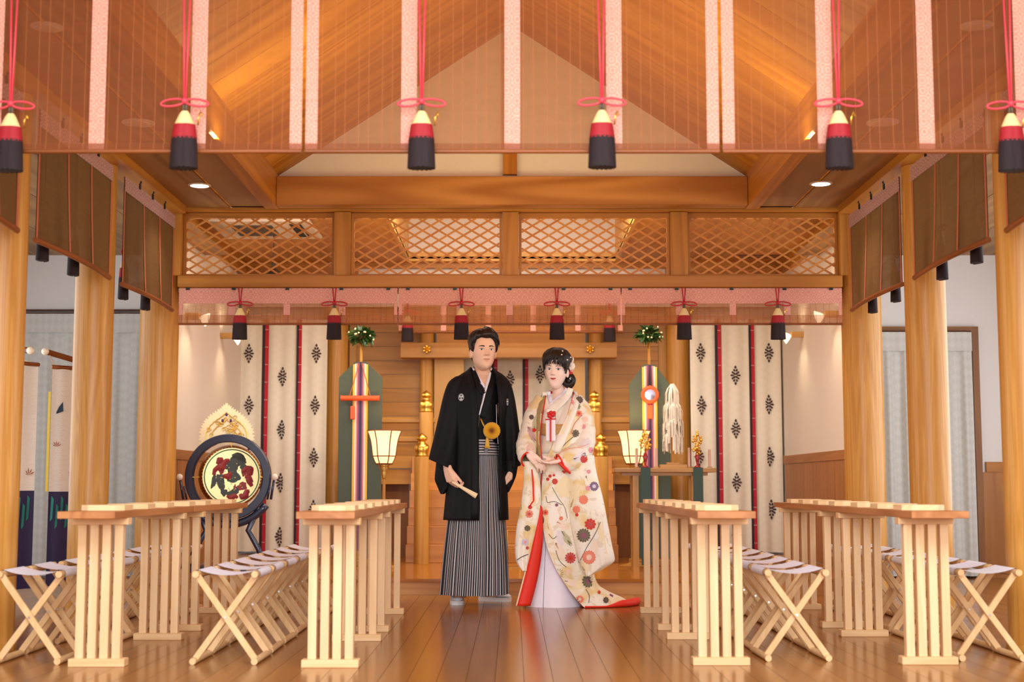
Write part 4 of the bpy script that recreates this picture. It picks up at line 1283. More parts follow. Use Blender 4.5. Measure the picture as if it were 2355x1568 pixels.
for px, h, lb in [(1464, 0.15, 'slim pink paper roll in front of the lantern stem'), (1510, 0.15, 'slim pink paper roll between the lantern and the paper wand'), (1585, 0.155, 'slim pink paper roll between the paper wand and the white candle'), (1632, 0.14, 'slim pink paper roll at the table end beside the crest curtain')]:
    q = P(px, 1070, YO + 0.14)
    t = thing('paper_roll', lb, 'paper roll', (q.x, YO + 0.14, zo1 + 0.0045), 0, 'paper rolls on the offering table')
    MB().lathe([(0.011, 0.006), (0.0105, h), (0.008, h)], 12).build('roll', M_ROLL, t, smooth=True, angle=0.7)
    MB().box(-0.018, 0.018, -0.018, 0.018, 0, 0.0062).build('stand', W_HINOKI_X, t)
q = P(1593, 1070, YO + 0.2)
cd = thing('tall_candle', 'tall thin white candle beside the gilt ornament on the offering table', 'candle', (q.x, YO + 0.2, zo1 + 0.0005))
MB().lathe([(0.011, 0), (0.011, 0.30), (0.008, 0.305), (0.007, ZZ(930, YO + .2) - zo1)], 12).build('wax', plain('candle_wax', (240, 228, 206), 0.5), cd, smooth=True, angle=0.7)
MB().lathe([(0.024, 0), (0.024, 0.006), (0.013, 0.012)], 12).build('candle_foot', M_GILT, cd, smooth=True, angle=0.7)
# small brass stand in front of the stairs
q = PZ(1181, 1306, ZP)
bs = thing('brass_stand', 'small brass frame stand in front of the stairs between the couple', 'stand', (q.x, q.y, ZP))
for x in (-0.05, 0.05):
    MB().tube([(x, 0, 0), (x, 0, 0.30)], 0.008, 8).build('upright', M_GILT, bs)
for z in (0.02, 0.15, 0.295):
    MB().tube([(-0.05, 0, z), (0.05, 0, z)], 0.006, 8).build('crossbar', M_GILT, bs)
MB().box(-0.09, 0.09, -0.05, 0.05, 0, 0.012).build('foot', M_GILT, bs)

# ---- wall spotlights
def spotlight(sx, py, Y, label):
    X = sx * XW
    z = ZZ(py, Y)
    t = thing('wall_spotlight', label, 'light', (X, Y, z), 0, 'wall spotlights of the altar room')
    d = -sx
    MB().box(*sorted((0, d * 0.11)), -0.03, 0.03, -0.025, 0.025).build('bracket', wood('spot_bracket', (214, 170, 112), (190, 140, 84), 'x', 10, 8, 0.5), t, bevel=0.003)
    o = MB().lathe([(0.012, 0.0), (0.03, 0.02), (0.055, 0.055), (0.058, 0.06)], 20).build('reflector', plain('spot_glass', (255, 240, 220), 0.2, 0, 0.5, emit=2.2, ecol=(255, 226, 190)), t, smooth=True)
    o.location = (d * 0.115, 0.0, -0.01); o.rotation_euler = (0, d * 1.9, 0.0)
    for dz, e, tilt in ((-0.06, 13.0, -1), (0.05, 4.0, 1)):
        l = bpy.data.lights.new('spot_lamp', 'SPOT'); l.energy = e; l.color = (1.0, 0.78, 0.48); l.spot_size = 2.1; l.spot_blend = 1.0; l.shadow_soft_size = 0.03
        lo = bpy.data.objects.new('spot_lamp', l); COL.objects.link(lo)
        lo.location = (X + d * 0.15, Y, z + dz); lo.rotation_euler = Vector((-d * 0.5, 0.0, tilt)).to_track_quat('-Z', 'Y').to_euler()
    l = bpy.data.lights.new('spot_lamp_altar', 'SPOT'); l.energy = 44; l.color = (1.0, 0.86, 0.68); l.spot_size = 1.3; l.spot_blend = 0.7; l.shadow_soft_size = 0.05
    lo = bpy.data.objects.new('spot_lamp_altar', l); COL.objects.link(lo)
    lo.location = (X + d * 0.20, Y, z - 0.03); lo.rotation_euler = Vector((d * 1.6, 0.55, -0.75)).to_track_quat('-Z', 'Y').to_euler()
spotlight(-1, 727, 11.35, 'glowing wall spotlight seen through the valance beside the drum side column')
spotlight(-1, 772, 12.72, 'glowing wall spotlight beside the crest curtain above the drum')
spotlight(1, 722, 11.35, 'glowing wall spotlight seen through the valance beside the doorway side column')
spotlight(1, 769, 12.72, 'glowing wall spotlight beside the crest curtain above the dado')

# ---- standing drum in a lacquer ring
YD = 11.0
q = P(525, 1097, YD)
dr = thing('standing_drum', 'gilt standing drum in a blue-black ring with a spiked golden halo', 'drum', (q.x, YD, ZP))
zc = q.z - ZP
Ro, Ri = 98 * YD / F, 80 * YD / F
M_LAC = plain('blue_black_lacquer', (30, 44, 72), 0.24, 0, 0.8)
ringm = MB()
n = 64
prof = [(Ro, -0.035), (Ro, 0.035), (Ri, 0.035), (Ri, -0.035)]
vs = []; fs = []
for i in range(n):
    a = 2 * PI * i / n
    for r, y in prof: vs.append((r * math.cos(a), y, zc + r * math.sin(a)))
for i in range(n):
    for j in range(4):
        fs.append((i * 4 + j, i * 4 + (j + 1) % 4, ((i + 1) % n) * 4 + (j + 1) % 4, ((i + 1) % n) * 4 + j))
ringm.add(vs, fs)
ringm.build('ring', M_LAC, dr, smooth=True, bevel=0.006, angle=0.5)
# drum body, turned a little
Rd = 66 * YD / F
body = MB().lathe([(Rd, -0.20), (Rd * 1.06, -0.17), (Rd * 1.10, -0.09), (Rd * 1.06, -0.01), (Rd, 0.02)], 48)
T = Matrix.Translation((0.02, 0.02, zc + 0.005)) @ Matrix.Rotation(math.radians(16), 4, 'Z') @ Matrix.Rotation(PI / 2, 4, 'X')
bo = body.build('drum_body', wood('drum_body_wood', (150, 78, 30), (110, 50, 18), 'z', 8, 8, 0.3), dr, smooth=True, angle=0.6); bo.matrix_basis = T
M_SKIN = plain('drum_gold', (246, 226, 160), 0.32, 0.25)
sk = MB().lathe([(Rd * 0.99, 0.0205), (Rd * 0.99, 0.026), (0.001, 0.0265)], 48).build('drum_head', M_SKIN, dr, smooth=True, angle=0.5); sk.matrix_basis = T
st_ = MB()
for i in range(56):
    a = 2 * PI * i / 56
    st_.ball((Rd * 1.0 * math.cos(a), Rd * 1.0 * math.sin(a), 0.012), 0.0075, 7, 5)
so_ = st_.build('studs', M_GOLD, dr, smooth=True); so_.matrix_basis = T
rimm = MB().tube([(Rd * 0.93 * math.cos(2 * PI * i / 48), Rd * 0.93 * math.sin(2 * PI * i / 48), 0.027) for i in range(48)], 0.005, 6, closed=True).build('green_rim', plain('drum_green', (60, 104, 70), 0.4), dr, smooth=True); rimm.matrix_basis = T
# painted figure on the head: dark curling mass with red scrolls
def cat_(v, t):
    i = min(int(t), len(v) - 2); u = t - i; u = u * u * (3 - 2 * u)
    return v[i] + (v[i + 1] - v[i]) * u
pm = MB()
def blob(cx, cy, rx, ry, rot=0, seed=0, mi=0, n=22):
    r = np.random.RandomState(seed)
    ph = r.uniform(0, 6.28, 3)
    pts = []
    for i in range(n):
        a = 2 * PI * i / n
        k = 1 + 0.14 * math.sin(3 * a + ph[0]) + 0.09 * math.sin(5 * a + ph[1]) + 0.05 * math.sin(9 * a + ph[2])
        x, y = rx * k * math.cos(a), ry * k * math.sin(a)
        pts.append((cx + x * math.cos(rot) - y * math.sin(rot), cy + x * math.sin(rot) + y * math.cos(rot)))
    vs = [(x * Rd, y * Rd, 0.0272) for x, y in pts] + [(cx * Rd, cy * Rd, 0.0275)]
    pm.add(vs, [(i, (i + 1) % n, n) for i in range(n)], mi)
def scroll(pts, w, mi):
    n_ = len(pts) - 1
    q_ = [(cat_([p[0] for p in pts], n_ * k / 24), cat_([p[1] for p in pts], n_ * k / 24)) for k in range(25)]
    pm.tube([(x * Rd, y * Rd, 0.0276) for x, y in q_], [w * Rd * (1.5 - abs(k - 12) / 14) for k in range(25)], 6, mi=mi, flat=3.0, up=(0, 0, 1))
blob(0.16, 0.50, 0.30, 0.20, 0.3, 1); blob(-0.05, 0.36, 0.26, 0.17, -0.3, 2); blob(0.05, 0.02, 0.22, 0.26, 0.4, 3); blob(-0.36, -0.22, 0.13, 0.36, 0.2, 4); blob(-0.60, -0.15, 0.09, 0.26, -0.2, 5)
blob(0.08, -0.52, 0.26, 0.11, 0.5, 6); blob(0.42, 0.33, 0.2, 0.11, -0.6, 7); blob(0.62, -0.08, 0.16, 0.07, -0.9, 8); blob(-0.25, -0.55, 0.12, 0.12, 0, 9)
blob(0.36, -0.34, 0.18, 0.14, 0.4, 10, 1); blob(-0.36, 0.20, 0.10, 0.13, 0.3, 11, 1); blob(0.42, 0.14, 0.1, 0.13, 0, 12, 1); blob(0.12, -0.42, 0.05, 0.15, 0.1, 13, 1)
scroll([(-0.62, 0.05), (-0.58, 0.22), (-0.46, 0.32), (-0.34, 0.28), (-0.30, 0.42), (-0.20, 0.55), (-0.08, 0.56)], 0.03, 1)
scroll([(0.35, 0.16), (0.5, 0.28), (0.62, 0.24), (0.63, 0.10), (0.52, 0.06)], 0.035, 1)
scroll([(0.45, 0.0), (0.58, -0.02), (0.62, -0.2), (0.7, -0.34)], 0.03, 1)
scroll([(0.3, -0.6), (0.36, -0.72), (0.48, -0.66), (0.52, -0.52), (0.62, -0.5)], 0.03, 1)
scroll([(-0.3, 0.02), (-0.12, 0.0), (-0.02, 0.14)], 0.03, 1)
rq = np.random.RandomState(17)
for k in range(60):
    a_, r0 = rq.uniform(0, 2 * PI), rq.uniform(0.05, 0.62)
    pm.add([((r0 * math.cos(a_) + 0.018 * math.cos(b_)) * Rd, (r0 * math.sin(a_) * 0.9 + 0.018 * math.sin(b_)) * Rd, 0.0284) for b_ in [2 * PI * j / 7 for j in range(7)]], [tuple(range(7))], 2 if k % 3 else 3)
scroll([(-0.15, -0.66), (-0.02, -0.74), (0.12, -0.66), (0.22, -0.74)], 0.025, 1)
scroll([(-0.5, 0.42), (-0.42, 0.56), (-0.3, 0.6)], 0.03, 1)
scroll([(0.0, 0.7), (0.16, 0.74), (0.34, 0.66), (0.44, 0.54)], 0.03, 0)
po = pm.build('painted_figure', [plain('figure_dark', (46, 54, 46), 0.5), plain('figure_red', (138, 24, 24), 0.5), plain('figure_teal', (64, 108, 92), 0.5), plain('figure_gold', (222, 190, 110), 0.4)], dr); po.matrix_basis = T; po['kind'] = 'stuff'
# golden spiked halo above
hm = MB()
out = []
half = [(462, 1022), (461, 1006), (462, 990), (467, 977), (474, 967), (483, 958), (494, 950), (505, 943), (513, 936), (521, 929)]
outline = half + [(1042 - x, y) for x, y in half[-2::-1]]
spk = []
for i, (x, y) in enumerate(outline):
    spk.append((x, y))
    if i < len(outline) - 1:
        x2, y2 = outline[i + 1]
        for f_ in (0.25, 0.5, 0.75):
            mx, my = x + (x2 - x) * f_, y + (y2 - y) * f_
            dx, dy = mx - 521, my - 995
            L = math.hypot(dx, dy)
            e = 5.0 if f_ != 0.5 else -1.5
            spk.append((mx + dx / L * e, my + dy / L * e))
hp = []
for x, y in spk:
    w = P(x, y, YD); hp.append((w.x - q.x, w.z - ZP))
hm.prism(hp, 0.0, 0.012)
M_HALO = plain('halo_gold', (255, 240, 196), 0.42, 0.15)
ho = hm.build('halo', M_HALO, dr)
fr_ = MB()
for k_ in (0.80, 0.62):
    fr_.tube([((x - (521 - 525) * YD / F) * k_ + (521 - 525) * YD / F, -0.002, (z - (hp[0][1])) * k_ + hp[0][1]) for x, z in hp[::2]], 0.004, 6)
rr = np.random.RandomState(3)
for i in range(34):
    a = rr.uniform(0.1, PI - 0.1); r0 = rr.uniform(0.03, 0.16)
    cx, cz = r0 * math.cos(a) * 1.1 - 0.012, hp[0][1] + 0.05 + r0 * math.sin(a) * 1.1
    fr_.tube([(cx + 0.018 * math.cos(b) * (1 - b / 9), -0.002, cz + 0.018 * math.sin(b) * (1 - b / 9)) for b in [k * 0.8 for k in range(9)]], 0.003, 5)
fr_.build('halo_scrolls', M_GOLD, ho, smooth=True)
jw = MB()
for px_, py_ in ((521, 953), (512, 967), (531, 967)):
    w = P(px_, py_, YD); jw.ball((w.x - q.x, -0.004, w.z - ZP), 0.012, 10, 8, sc=(0.8, 0.5, 1.1))
jw.build('halo_jewels', plain('jewel_violet', (84, 44, 92), 0.25), ho, smooth=True)
l = bpy.data.lights.new('spot_lamp_drum', 'SPOT'); l.energy = 30; l.color = (1.0, 0.9, 0.7); l.spot_size = 0.42; l.spot_blend = 0.5; l.shadow_soft_size = 0.03
lo = bpy.data.objects.new('spot_lamp_drum', l); COL.objects.link(lo)
lo.location = (-XW + 0.22, 10.55, 2.25); lo.rotation_euler = (Vector((q.x, YD, q.z + 0.42)) - Vector(lo.location)).to_track_quat('-Z', 'Y').to_euler()
# hanger, sticks and stand
MB().tube([(0.02, 0, zc + Ri), (0.02, 0, zc + Rd * 1.05)], 0.004, 6).tube([(-Ri, 0, zc), (-Rd * 1.0, 0, zc)], 0.004, 6).tube([(Ri, 0, zc), (Rd * 1.1, 0, zc)], 0.004, 6).build('hanger', M_GOLD, dr)
for sx in (-1, 1):
    s_ = MB().tube([(sx * (Ro + 0.006), -0.03, zc - 0.17), (sx * (Ro + 0.03), -0.045, zc - 0.02)], 0.010, 8).tube([(sx * (Ro - 0.02), -0.03, zc - 0.17), (sx * (Ro + 0.0), -0.045, zc - 0.07)], 0.008, 8).build('drumstick', M_LAC, dr, smooth=True)
    MB().ball((sx * (Ro + 0.035), -0.047, zc + 0.0), 0.026, 12, 9).build('drumstick_head', plain('stick_white', (230, 220, 206), 0.7), s_, smooth=True)
base_z = zc - Ro
for sx in (-1, 1):
    MB().tube([(sx * 0.30, 0, 0.03), (sx * 0.24, 0, base_z * 0.45), (sx * 0.16, 0, base_z * 0.8), (sx * 0.24, 0, base_z + 0.10)], 0.022, 10).build('stand_leg', M_LAC, dr, smooth=True)
MB().box(-0.36, 0.36, -0.10, 0.10, 0, 0.045).build('stand_base', M_LAC, dr, bevel=0.006)
ar = [(Ro * 1.10 * math.cos(a), 0, zc + Ro * 1.10 * math.sin(a)) for a in [PI * 1.2 + PI * 0.6 * i / 16 for i in range(17)]]
MB().tube(ar, 0.03, 8).build('stand_cradle', M_LAC, dr, smooth=True)

# ================================================================== things in the aisles
def plain_curtain(label, Y, a, b, ytop, ybot, mat, folds, amp, gather=0.0):
    xa, xb = XX(a, Y), XX(b, Y)
    zt = ZZ(ytop, Y); zb = max(0.02, ZZ(ybot, Y))
    t = thing('grey_curtain', label, 'curtain', ((xa + xb) / 2, Y, 0))
    W = xb - xa
    def fn(u, v):
        z = zb + (zt - zb) * v
        d = (zt - z) / (zt - zb)
        x = -W / 2 + W * u
        y = amp * (0.35 + 0.65 * min(1, d * 3)) * (math.sin(2 * PI * folds * u) + 0.5 * math.sin(2 * PI * folds * 2.3 * u + 1))
        return (x, y, z)
    MB().grid(fn, 90, 20).build('cloth', mat, t, smooth=True)
    MB().grid(lambda u, v: (-W / 2 + W * u, -0.022 + 0.004 * math.sin(u * 40), zt - 0.16 * (1 - v)), 60, 2).build('top_flap', mat, t, smooth=True)
    MB().tube([(-W / 2, 0, zt + 0.004), (W / 2, 0, zt + 0.004)], 0.010, 8).build('curtain_rod', plain('rail_brown', (84, 50, 34), 0.6), t)
    return t
plain_curtain('grey patterned curtain on the aisle wall behind the hanging banners', YS - 0.08, -40, 321, 722, 1330, M_GREYC, 7, 0.016)
plain_curtain('grey patterned curtain filling the framed doorway', YS - 0.10, 2012, 2237, 764, 1330, M_GREYC, 5, 0.022)

# banners on rods
def banner(px0, px1, Yb, rod_a, rod_b, top, navy, label, with_yellow):
    a = P(rod_a[0], rod_a[1], Yb); b = P(rod_b[0], rod_b[1], Yb + 0.35)
    t = thing('hanging_banner', label, 'banner', (b.x, b.y + 0.05, 0), 0, 'banners in the drum side aisle')
    O = Vector((b.x, b.y + 0.05, 0))
    MB().tube([a - O, b - O], 0.020, 12).build('rod', wood('banner_rod', (150, 78, 40), (118, 56, 26), 'x', 10, 8, 0.35), t, smooth=True, angle=0.8)
    MB().ball(a - O, 0.026, 12, 8).build('rod_tip', plain('tip_white', (252, 240, 214), 0.15), t, smooth=True)
    MB().tube([(0, 0, 0.02), (0, 0, b.z + 0.05)], 0.022, 12).build('pole', wood('banner_pole', (150, 78, 40), (118, 56, 26), 'z', 10, 8, 0.35), t, smooth=True)
    MB().lathe([(0.16, 0), (0.16, 0.03), (0.03, 0.05)], 20).build('pole_foot', M_DARK, t, smooth=True, angle=0.6)
    zt = P(px0, top, Yb).z; zn = P(px0, navy, Yb).z; z0 = 0.10
    x0, x1 = P(px0, 900, Yb).x, P(px1, 900, Yb).x
    def fn(za, zb_):
        return lambda u, v: (x0 + (x1 - x0) * u - O.x, Yb + 0.18 * u - O.y + 0.012 * math.sin(u * 9 + 1), za + (zb_ - za) * v)
    M_BW = brocade('banner_white', (228, 222, 212), (242, 238, 228), 30)
    MB().grid(fn(zn, zt), 16, 8).build('cloth', M_BW, t, smooth=True)
    MB().grid(fn(z0, zn - 0.001), 16, 4).build('navy_hem', plain('banner_navy', (34, 24, 74), 0.6), t, smooth=True)
    MB().tube([Vector((x0 - O.x, Yb - O.y, zt + 0.008)), Vector((x1 - O.x, Yb + 0.18 - O.y, zt + 0.008))], 0.014, 8).build('cloth_bar', wood('banner_rod', (150, 78, 40), (118, 56, 26), 'x', 10, 8, 0.35), t, smooth=True)
    for u in (0.08, 0.92):
        pr_ = a.lerp(b, u) - O
        MB().tube([Vector((x0 + (x1 - x0) * u - O.x, Yb + 0.18 * u - O.y, zt + 0.01)), pr_], 0.003, 6).build('cord', plain('tan_cord', (196, 160, 120), 0.6), t)
    if with_yellow:
        MB().box(x0 - O.x - 0.018, x0 - O.x - 0.001, Yb - O.y - 0.004, Yb - O.y + 0.002, zn, zt - 0.16).build('yellow_edge', plain('banner_yellow', (214, 184, 56), 0.6), t)
    # printed leaves, grass and a small bird
    pm = MB()
    def at(u, z): return (x0 + (x1 - x0) * u - O.x, Yb + 0.18 * u - O.y - 0.016, z)
    for (u, z, s_, mi) in ((0.78, zn + 0.10, 0.05, 0), (0.25, zn + 0.30, 0.04, 0)):
        c = at(u, z)
        for k in range(5):
            an = PI / 2 + (k - 2) * 0.55
            pm.add([(c[0], c[1], c[2]), (c[0] + s_ * math.cos(an - 0.13) * 0.6, c[1], c[2] + s_ * math.sin(an - 0.13) * 0.6), (c[0] + s_ * math.cos(an), c[1], c[2] + s_ * math.sin(an)), (c[0] + s_ * math.cos(an + 0.13) * 0.6, c[1], c[2] + s_ * math.sin(an + 0.13) * 0.6)], [(0, 1, 2, 3)], mi)
    c = at(0.3, zt - 0.27)
    pm.prism([(c[0] - 0.025, c[2] - 0.04), (c[0] + 0.03, c[2] - 0.02), (c[0] + 0.025, c[2] + 0.045), (c[0], c[2] + 0.01)], c[1], c[1] + 0.001, 1)
    for k in range(5):
        cc = at(0.15 + 0.16 * k, zn - 0.10 - 0.05 * (k % 2))
        pm.prism([(cc[0] - 0.008, cc[2] - 0.10), (cc[0] + 0.008, cc[2] - 0.08), (cc[0] + 0.014, cc[2] + 0.05), (cc[0] - 0.002, cc[2] + 0.07)], cc[1], cc[1] + 0.001, 2)
    pm.build('printed_motifs', [plain('print_rust', (150, 74, 40), 0.7), plain('print_teal_dark', (20, 50, 66), 0.7), plain('print_teal', (22, 118, 104), 0.7)], t)['kind'] = 'stuff'
banner(118, 168, 9.55, (104, 808), (205, 838), 846, 1130, 'white and navy banner with yellow edge on a rod with a shiny white tip', True)
banner(22, 66, 9.2, (70, 806), (-60, 792), 836, 1128, 'white and navy banner mostly hidden behind the outer column', False)
# ================================================================== the couple
YM = 9.15
def lerp_tab(tab, x):
    for (a, va), (b, vb) in zip(tab[:-1], tab[1:]):
        if x <= b:
            t = max(0.0, min(1.0, (x - a) / (b - a))); t = t * t * (3 - 2 * t) * 0.5 + t * 0.5
            return va + (vb - va) * t
    return tab[-1][1]
def sstep(x): x = max(0.0, min(1.0, x)); return x * x * (3 - 2 * x)
HW = [(-0.004, 0.010), (0.0, 0.019), (0.008, 0.029), (0.022, 0.040), (0.04, 0.0505), (0.06, 0.0595), (0.085, 0.0670), (0.11, 0.0715), (0.14, 0.0745), (0.165, 0.0745), (0.19, 0.069), (0.208, 0.054), (0.22, 0.034), (0.225, 0.008)]
HF_ = [(-0.004, 0.050), (0.0, 0.066), (0.008, 0.078), (0.022, 0.083), (0.04, 0.084), (0.06, 0.087), (0.085, 0.089), (0.11, 0.0885), (0.14, 0.092), (0.165, 0.089), (0.19, 0.077), (0.208, 0.058), (0.22, 0.034), (0.225, 0.008)]
HB_ = [(-0.004, 0.02), (0.0, 0.03), (0.02, 0.045), (0.04, 0.06), (0.07, 0.082), (0.10, 0.094), (0.14, 0.10), (0.17, 0.096), (0.19, 0.084), (0.208, 0.064), (0.22, 0.036), (0.225, 0.008)]
def gs(x, c, s): return math.exp(-((x - c) / s) ** 2)
def head_pt(th, z, female, off=0.0, feat=True):
    w = lerp_tab(HW, z); 
    w *= (1 - 0.06 * gs(z, 0.03, 0.03)) if female else (1 + 0.13 * gs(z, 0.026, 0.032))
    s_, c_ = math.sin(th), math.cos(th)
    d = lerp_tab(HF_, z) if c_ > 0 else lerp_tab(HB_, z)
    p = 0.88
    x = w * math.copysign(abs(s_) ** p, s_); f = d * math.copysign(abs(c_) ** p, c_)
    if feat and c_ > 0:
        ax = abs(x); k = sstep((c_ - 0.15) / 0.4)
        b = 0.0
        nz = max(0.0, min(1.0, (0.122 - z) / 0.040))
        amp = 0.026 if not female else 0.021
        if z > 0.074: b += amp * nz ** 1.1 * gs(x, 0, 0.0085 + 0.004 * nz) * sstep((z - 0.074) / 0.008)
        b += 0.007 * gs(ax, 0.0125, 0.006) * gs(z, 0.0815, 0.006)
        b -= 0.0085 * gs(ax, 0.030, 0.016) * gs(z, 0.113, 0.011)
        b += 0.004 * gs(ax, 0.030, 0.014) * gs(z, 0.111, 0.006)
        b += 0.004 * gs(ax, 0.026, 0.022) * gs(z, 0.132, 0.008) * (0.5 if female else 1.0)
        b += 0.0055 * gs(x, 0, 0.017) * gs(z, 0.0585, 0.0045) + 0.006 * gs(x, 0, 0.015) * gs(z, 0.0495, 0.0045)
        b -= 0.003 * gs(x, 0, 0.02) * gs(z, 0.0540, 0.002)
        b -= 0.004 * gs(x, 0, 0.02) * gs(z, 0.036, 0.006)
        b += 0.004 * gs(x, 0, 0.016) * gs(z, 0.014, 0.012)
        b += 0.004 * gs(ax, 0.042, 0.018) * gs(z, 0.082, 0.018)
        f += b * k
    n = Vector((x / (w * w + 1e-6), f / (d * d + 1e-6), 0)); 
    if n.length > 0: n.normalize()
    up = sstep((z - 0.16) / 0.065)
    nn = Vector((n.x * (1 - 0.6 * up), n.y * (1 - 0.6 * up), up)).normalized()
    return Vector((x, -f, z)) + Vector((nn.x, -nn.y, nn.z)) * off


def add_head(mb, T, female, nth=72, nz=70):
    zs = [-0.004 + 0.229 * (i / nz) for i in range(nz + 1)]
    vs = [T @ head_pt(2 * PI * j / nth, z, female) for z in zs for j in range(nth)]
    fs = []
    for i in range(nz):
        for j in range(nth):
            j2 = (j + 1) % nth
            fs.append((i * nth + j, i * nth + j2, (i + 1) * nth + j2, (i + 1) * nth + j))
    fs.append(tuple(range(nth - 1, -1, -1))); fs.append(tuple(nz * nth + j for j in range(nth)))
    mb.add(vs, fs)
    for s in (-1, 1):
        e = MB().ball((0, 0, 0), 1.0, 16, 12)
        mb.add([T @ (Vector((s * 0.0745, 0.006, 0.098)) + Vector((v[0] * 0.008 + s * 0.006 * max(0, v[1]), v[1] * 0.017, v[2] * 0.030 - v[1] * 0.006))) for v in e.v], e.f)


def add_hand(mb, W, d, n, thumb_hint, curls, S=1.0, thumb=(0.5, 0.5, 0.3), spread=0.0):
    """W wrist, d wrist to knuckles, n out of the palm; curls per finger (index first)"""
    W = Vector(W); d = Vector(d).normalized(); n = Vector(n); n = (n - d * n.dot(d)).normalized()
    s = d.cross(n)
    if s.dot(Vector(thumb_hint)) < 0: s = -s
    offs = [0.030, 0.010, -0.010, -0.028]
    lens = [(0.040, 0.025, 0.020), (0.044, 0.029, 0.022), (0.041, 0.027, 0.021), (0.033, 0.020, 0.018)]
    kn = [0.088, 0.091, 0.087, 0.079]
    rad = [0.0088, 0.0090, 0.0085, 0.0075]
    for i in range(4):
        b = W + d * kn[i] * S + s * offs[i] * S
        mb.tube([W + s * offs[i] * 0.55 * S - d * 0.004, W + d * kn[i] * 0.5 * S + s * offs[i] * 0.85 * S, b], [0.0165 * S, 0.0155 * S, 0.0118 * S], 10)
        ang = 0.0; p = b; fan = (offs[i] / 0.03) * spread
        pts = [b - d * 0.006 * S]; 
        rs = [rad[i] * 1.15 * S]
        for k in range(3):
            ang += curls[i][k]
            dd = (d * math.cos(ang) + n * math.sin(ang) + s * fan * math.cos(ang)).normalized()
            p = p + dd * lens[i][k] * S
            pts.append(p); rs.append(rad[i] * (1.0 - 0.10 * k) * S)
        mb.tube(pts, rs, 10)
        mb.ball(pts[-1], rs[-1], 10, 7)
    a, c1, c2 = thumb
    t0 = W + d * 0.018 * S + s * 0.018 * S
    t1 = t0 + (d * math.cos(a) + s * math.sin(a) + n * 0.25).normalized() * 0.045 * S
    t2 = t1 + (d * math.cos(a * c1) + s * math.sin(a * c1) + n * 0.5).normalized() * 0.032 * S
    t3 = t2 + (d * math.cos(a * c2) + s * math.sin(a * c2) + n * 0.6).normalized() * 0.025 * S
    mb.tube([t0, t1, t2, t3], [0.016 * S, 0.0125 * S, 0.0105 * S, 0.0085 * S], 10); mb.ball(t3, 0.0085 * S, 10, 7)


def remesh(mb, name, mat, parent, voxel=0.0036, smooth=3):
    me = bpy.data.meshes.new(name); me.from_pydata(mb.v, [], mb.f)
    bm = bmesh.new(); bm.from_mesh(me); bmesh.ops.recalc_face_normals(bm, faces=bm.faces); bm.to_mesh(me); bm.free()
    o = bpy.data.objects.new(name, me); COL.objects.link(o)
    m = o.modifiers.new('r', 'REMESH'); m.mode = 'VOXEL'; m.voxel_size = voxel; m.use_smooth_shade = True
    m2 = o.modifiers.new('s', 'SMOOTH'); m2.factor = 0.5; m2.iterations = smooth
    dg = bpy.context.evaluated_depsgraph_get()
    ev = bpy.data.meshes.new_from_object(o.evaluated_get(dg))
    o.modifiers.clear(); o.data = ev
    ev.materials.clear(); ev.materials.append(mat)
    ev.polygons.foreach_set('use_smooth', [True] * len(ev.polygons))
    o.parent = parent
    return o


def bvh_of(*objs):
    vs = []; fs = []
    for o in objs:
        b = len(vs)
        vs += [v.co.copy() for v in o.data.vertices]
        fs += [tuple(i + b for i in p.vertices) for p in o.data.polygons]
    return BVHTree.FromPolygons(vs, fs)


class Fig:
    """local frame of one figure: pixels of its outline to its own metres"""
    def __init__(s, px, y): s.o = PZ(px, 1393, 0.0); s.o = Vector((XX(px, y, 1100), y, 0)); s.y = y
    def __call__(s, px, py, dy=0.0):
        p = P(px, py, s.y); return Vector((p.x - s.o.x, dy, p.z))
    def x(s, px): return XX(px, s.y, 1100) - s.o.x
    def z(s, py): return ZZ(py, s.y)


def cat(vals, t):
    """smooth interpolation through vals at t in 0..len-1"""
    n = len(vals) - 1
    i = min(int(t), n - 1); u = t - i
    p0 = vals[max(i - 1, 0)]; p1 = vals[i]; p2 = vals[i + 1]; p3 = vals[min(i + 2, n)]
    m1 = (p2 - p0) * 0.5; m2 = (p3 - p1) * 0.5
    if (p2 - p1) * (p1 - p0) <= 0 or i == 0: m1 = 0 if i > 0 else (p2 - p1) * 0.6
    if (p3 - p2) * (p2 - p1) <= 0 or i == n - 1: m2 = 0 if i < n - 1 else (p2 - p1) * 0.6
    u2 = u * u; u3 = u2 * u
    return (2 * u3 - 3 * u2 + 1) * p1 + (u3 - 2 * u2 + u) * m1 + (-2 * u3 + 3 * u2) * p2 + (u3 - u2) * m2


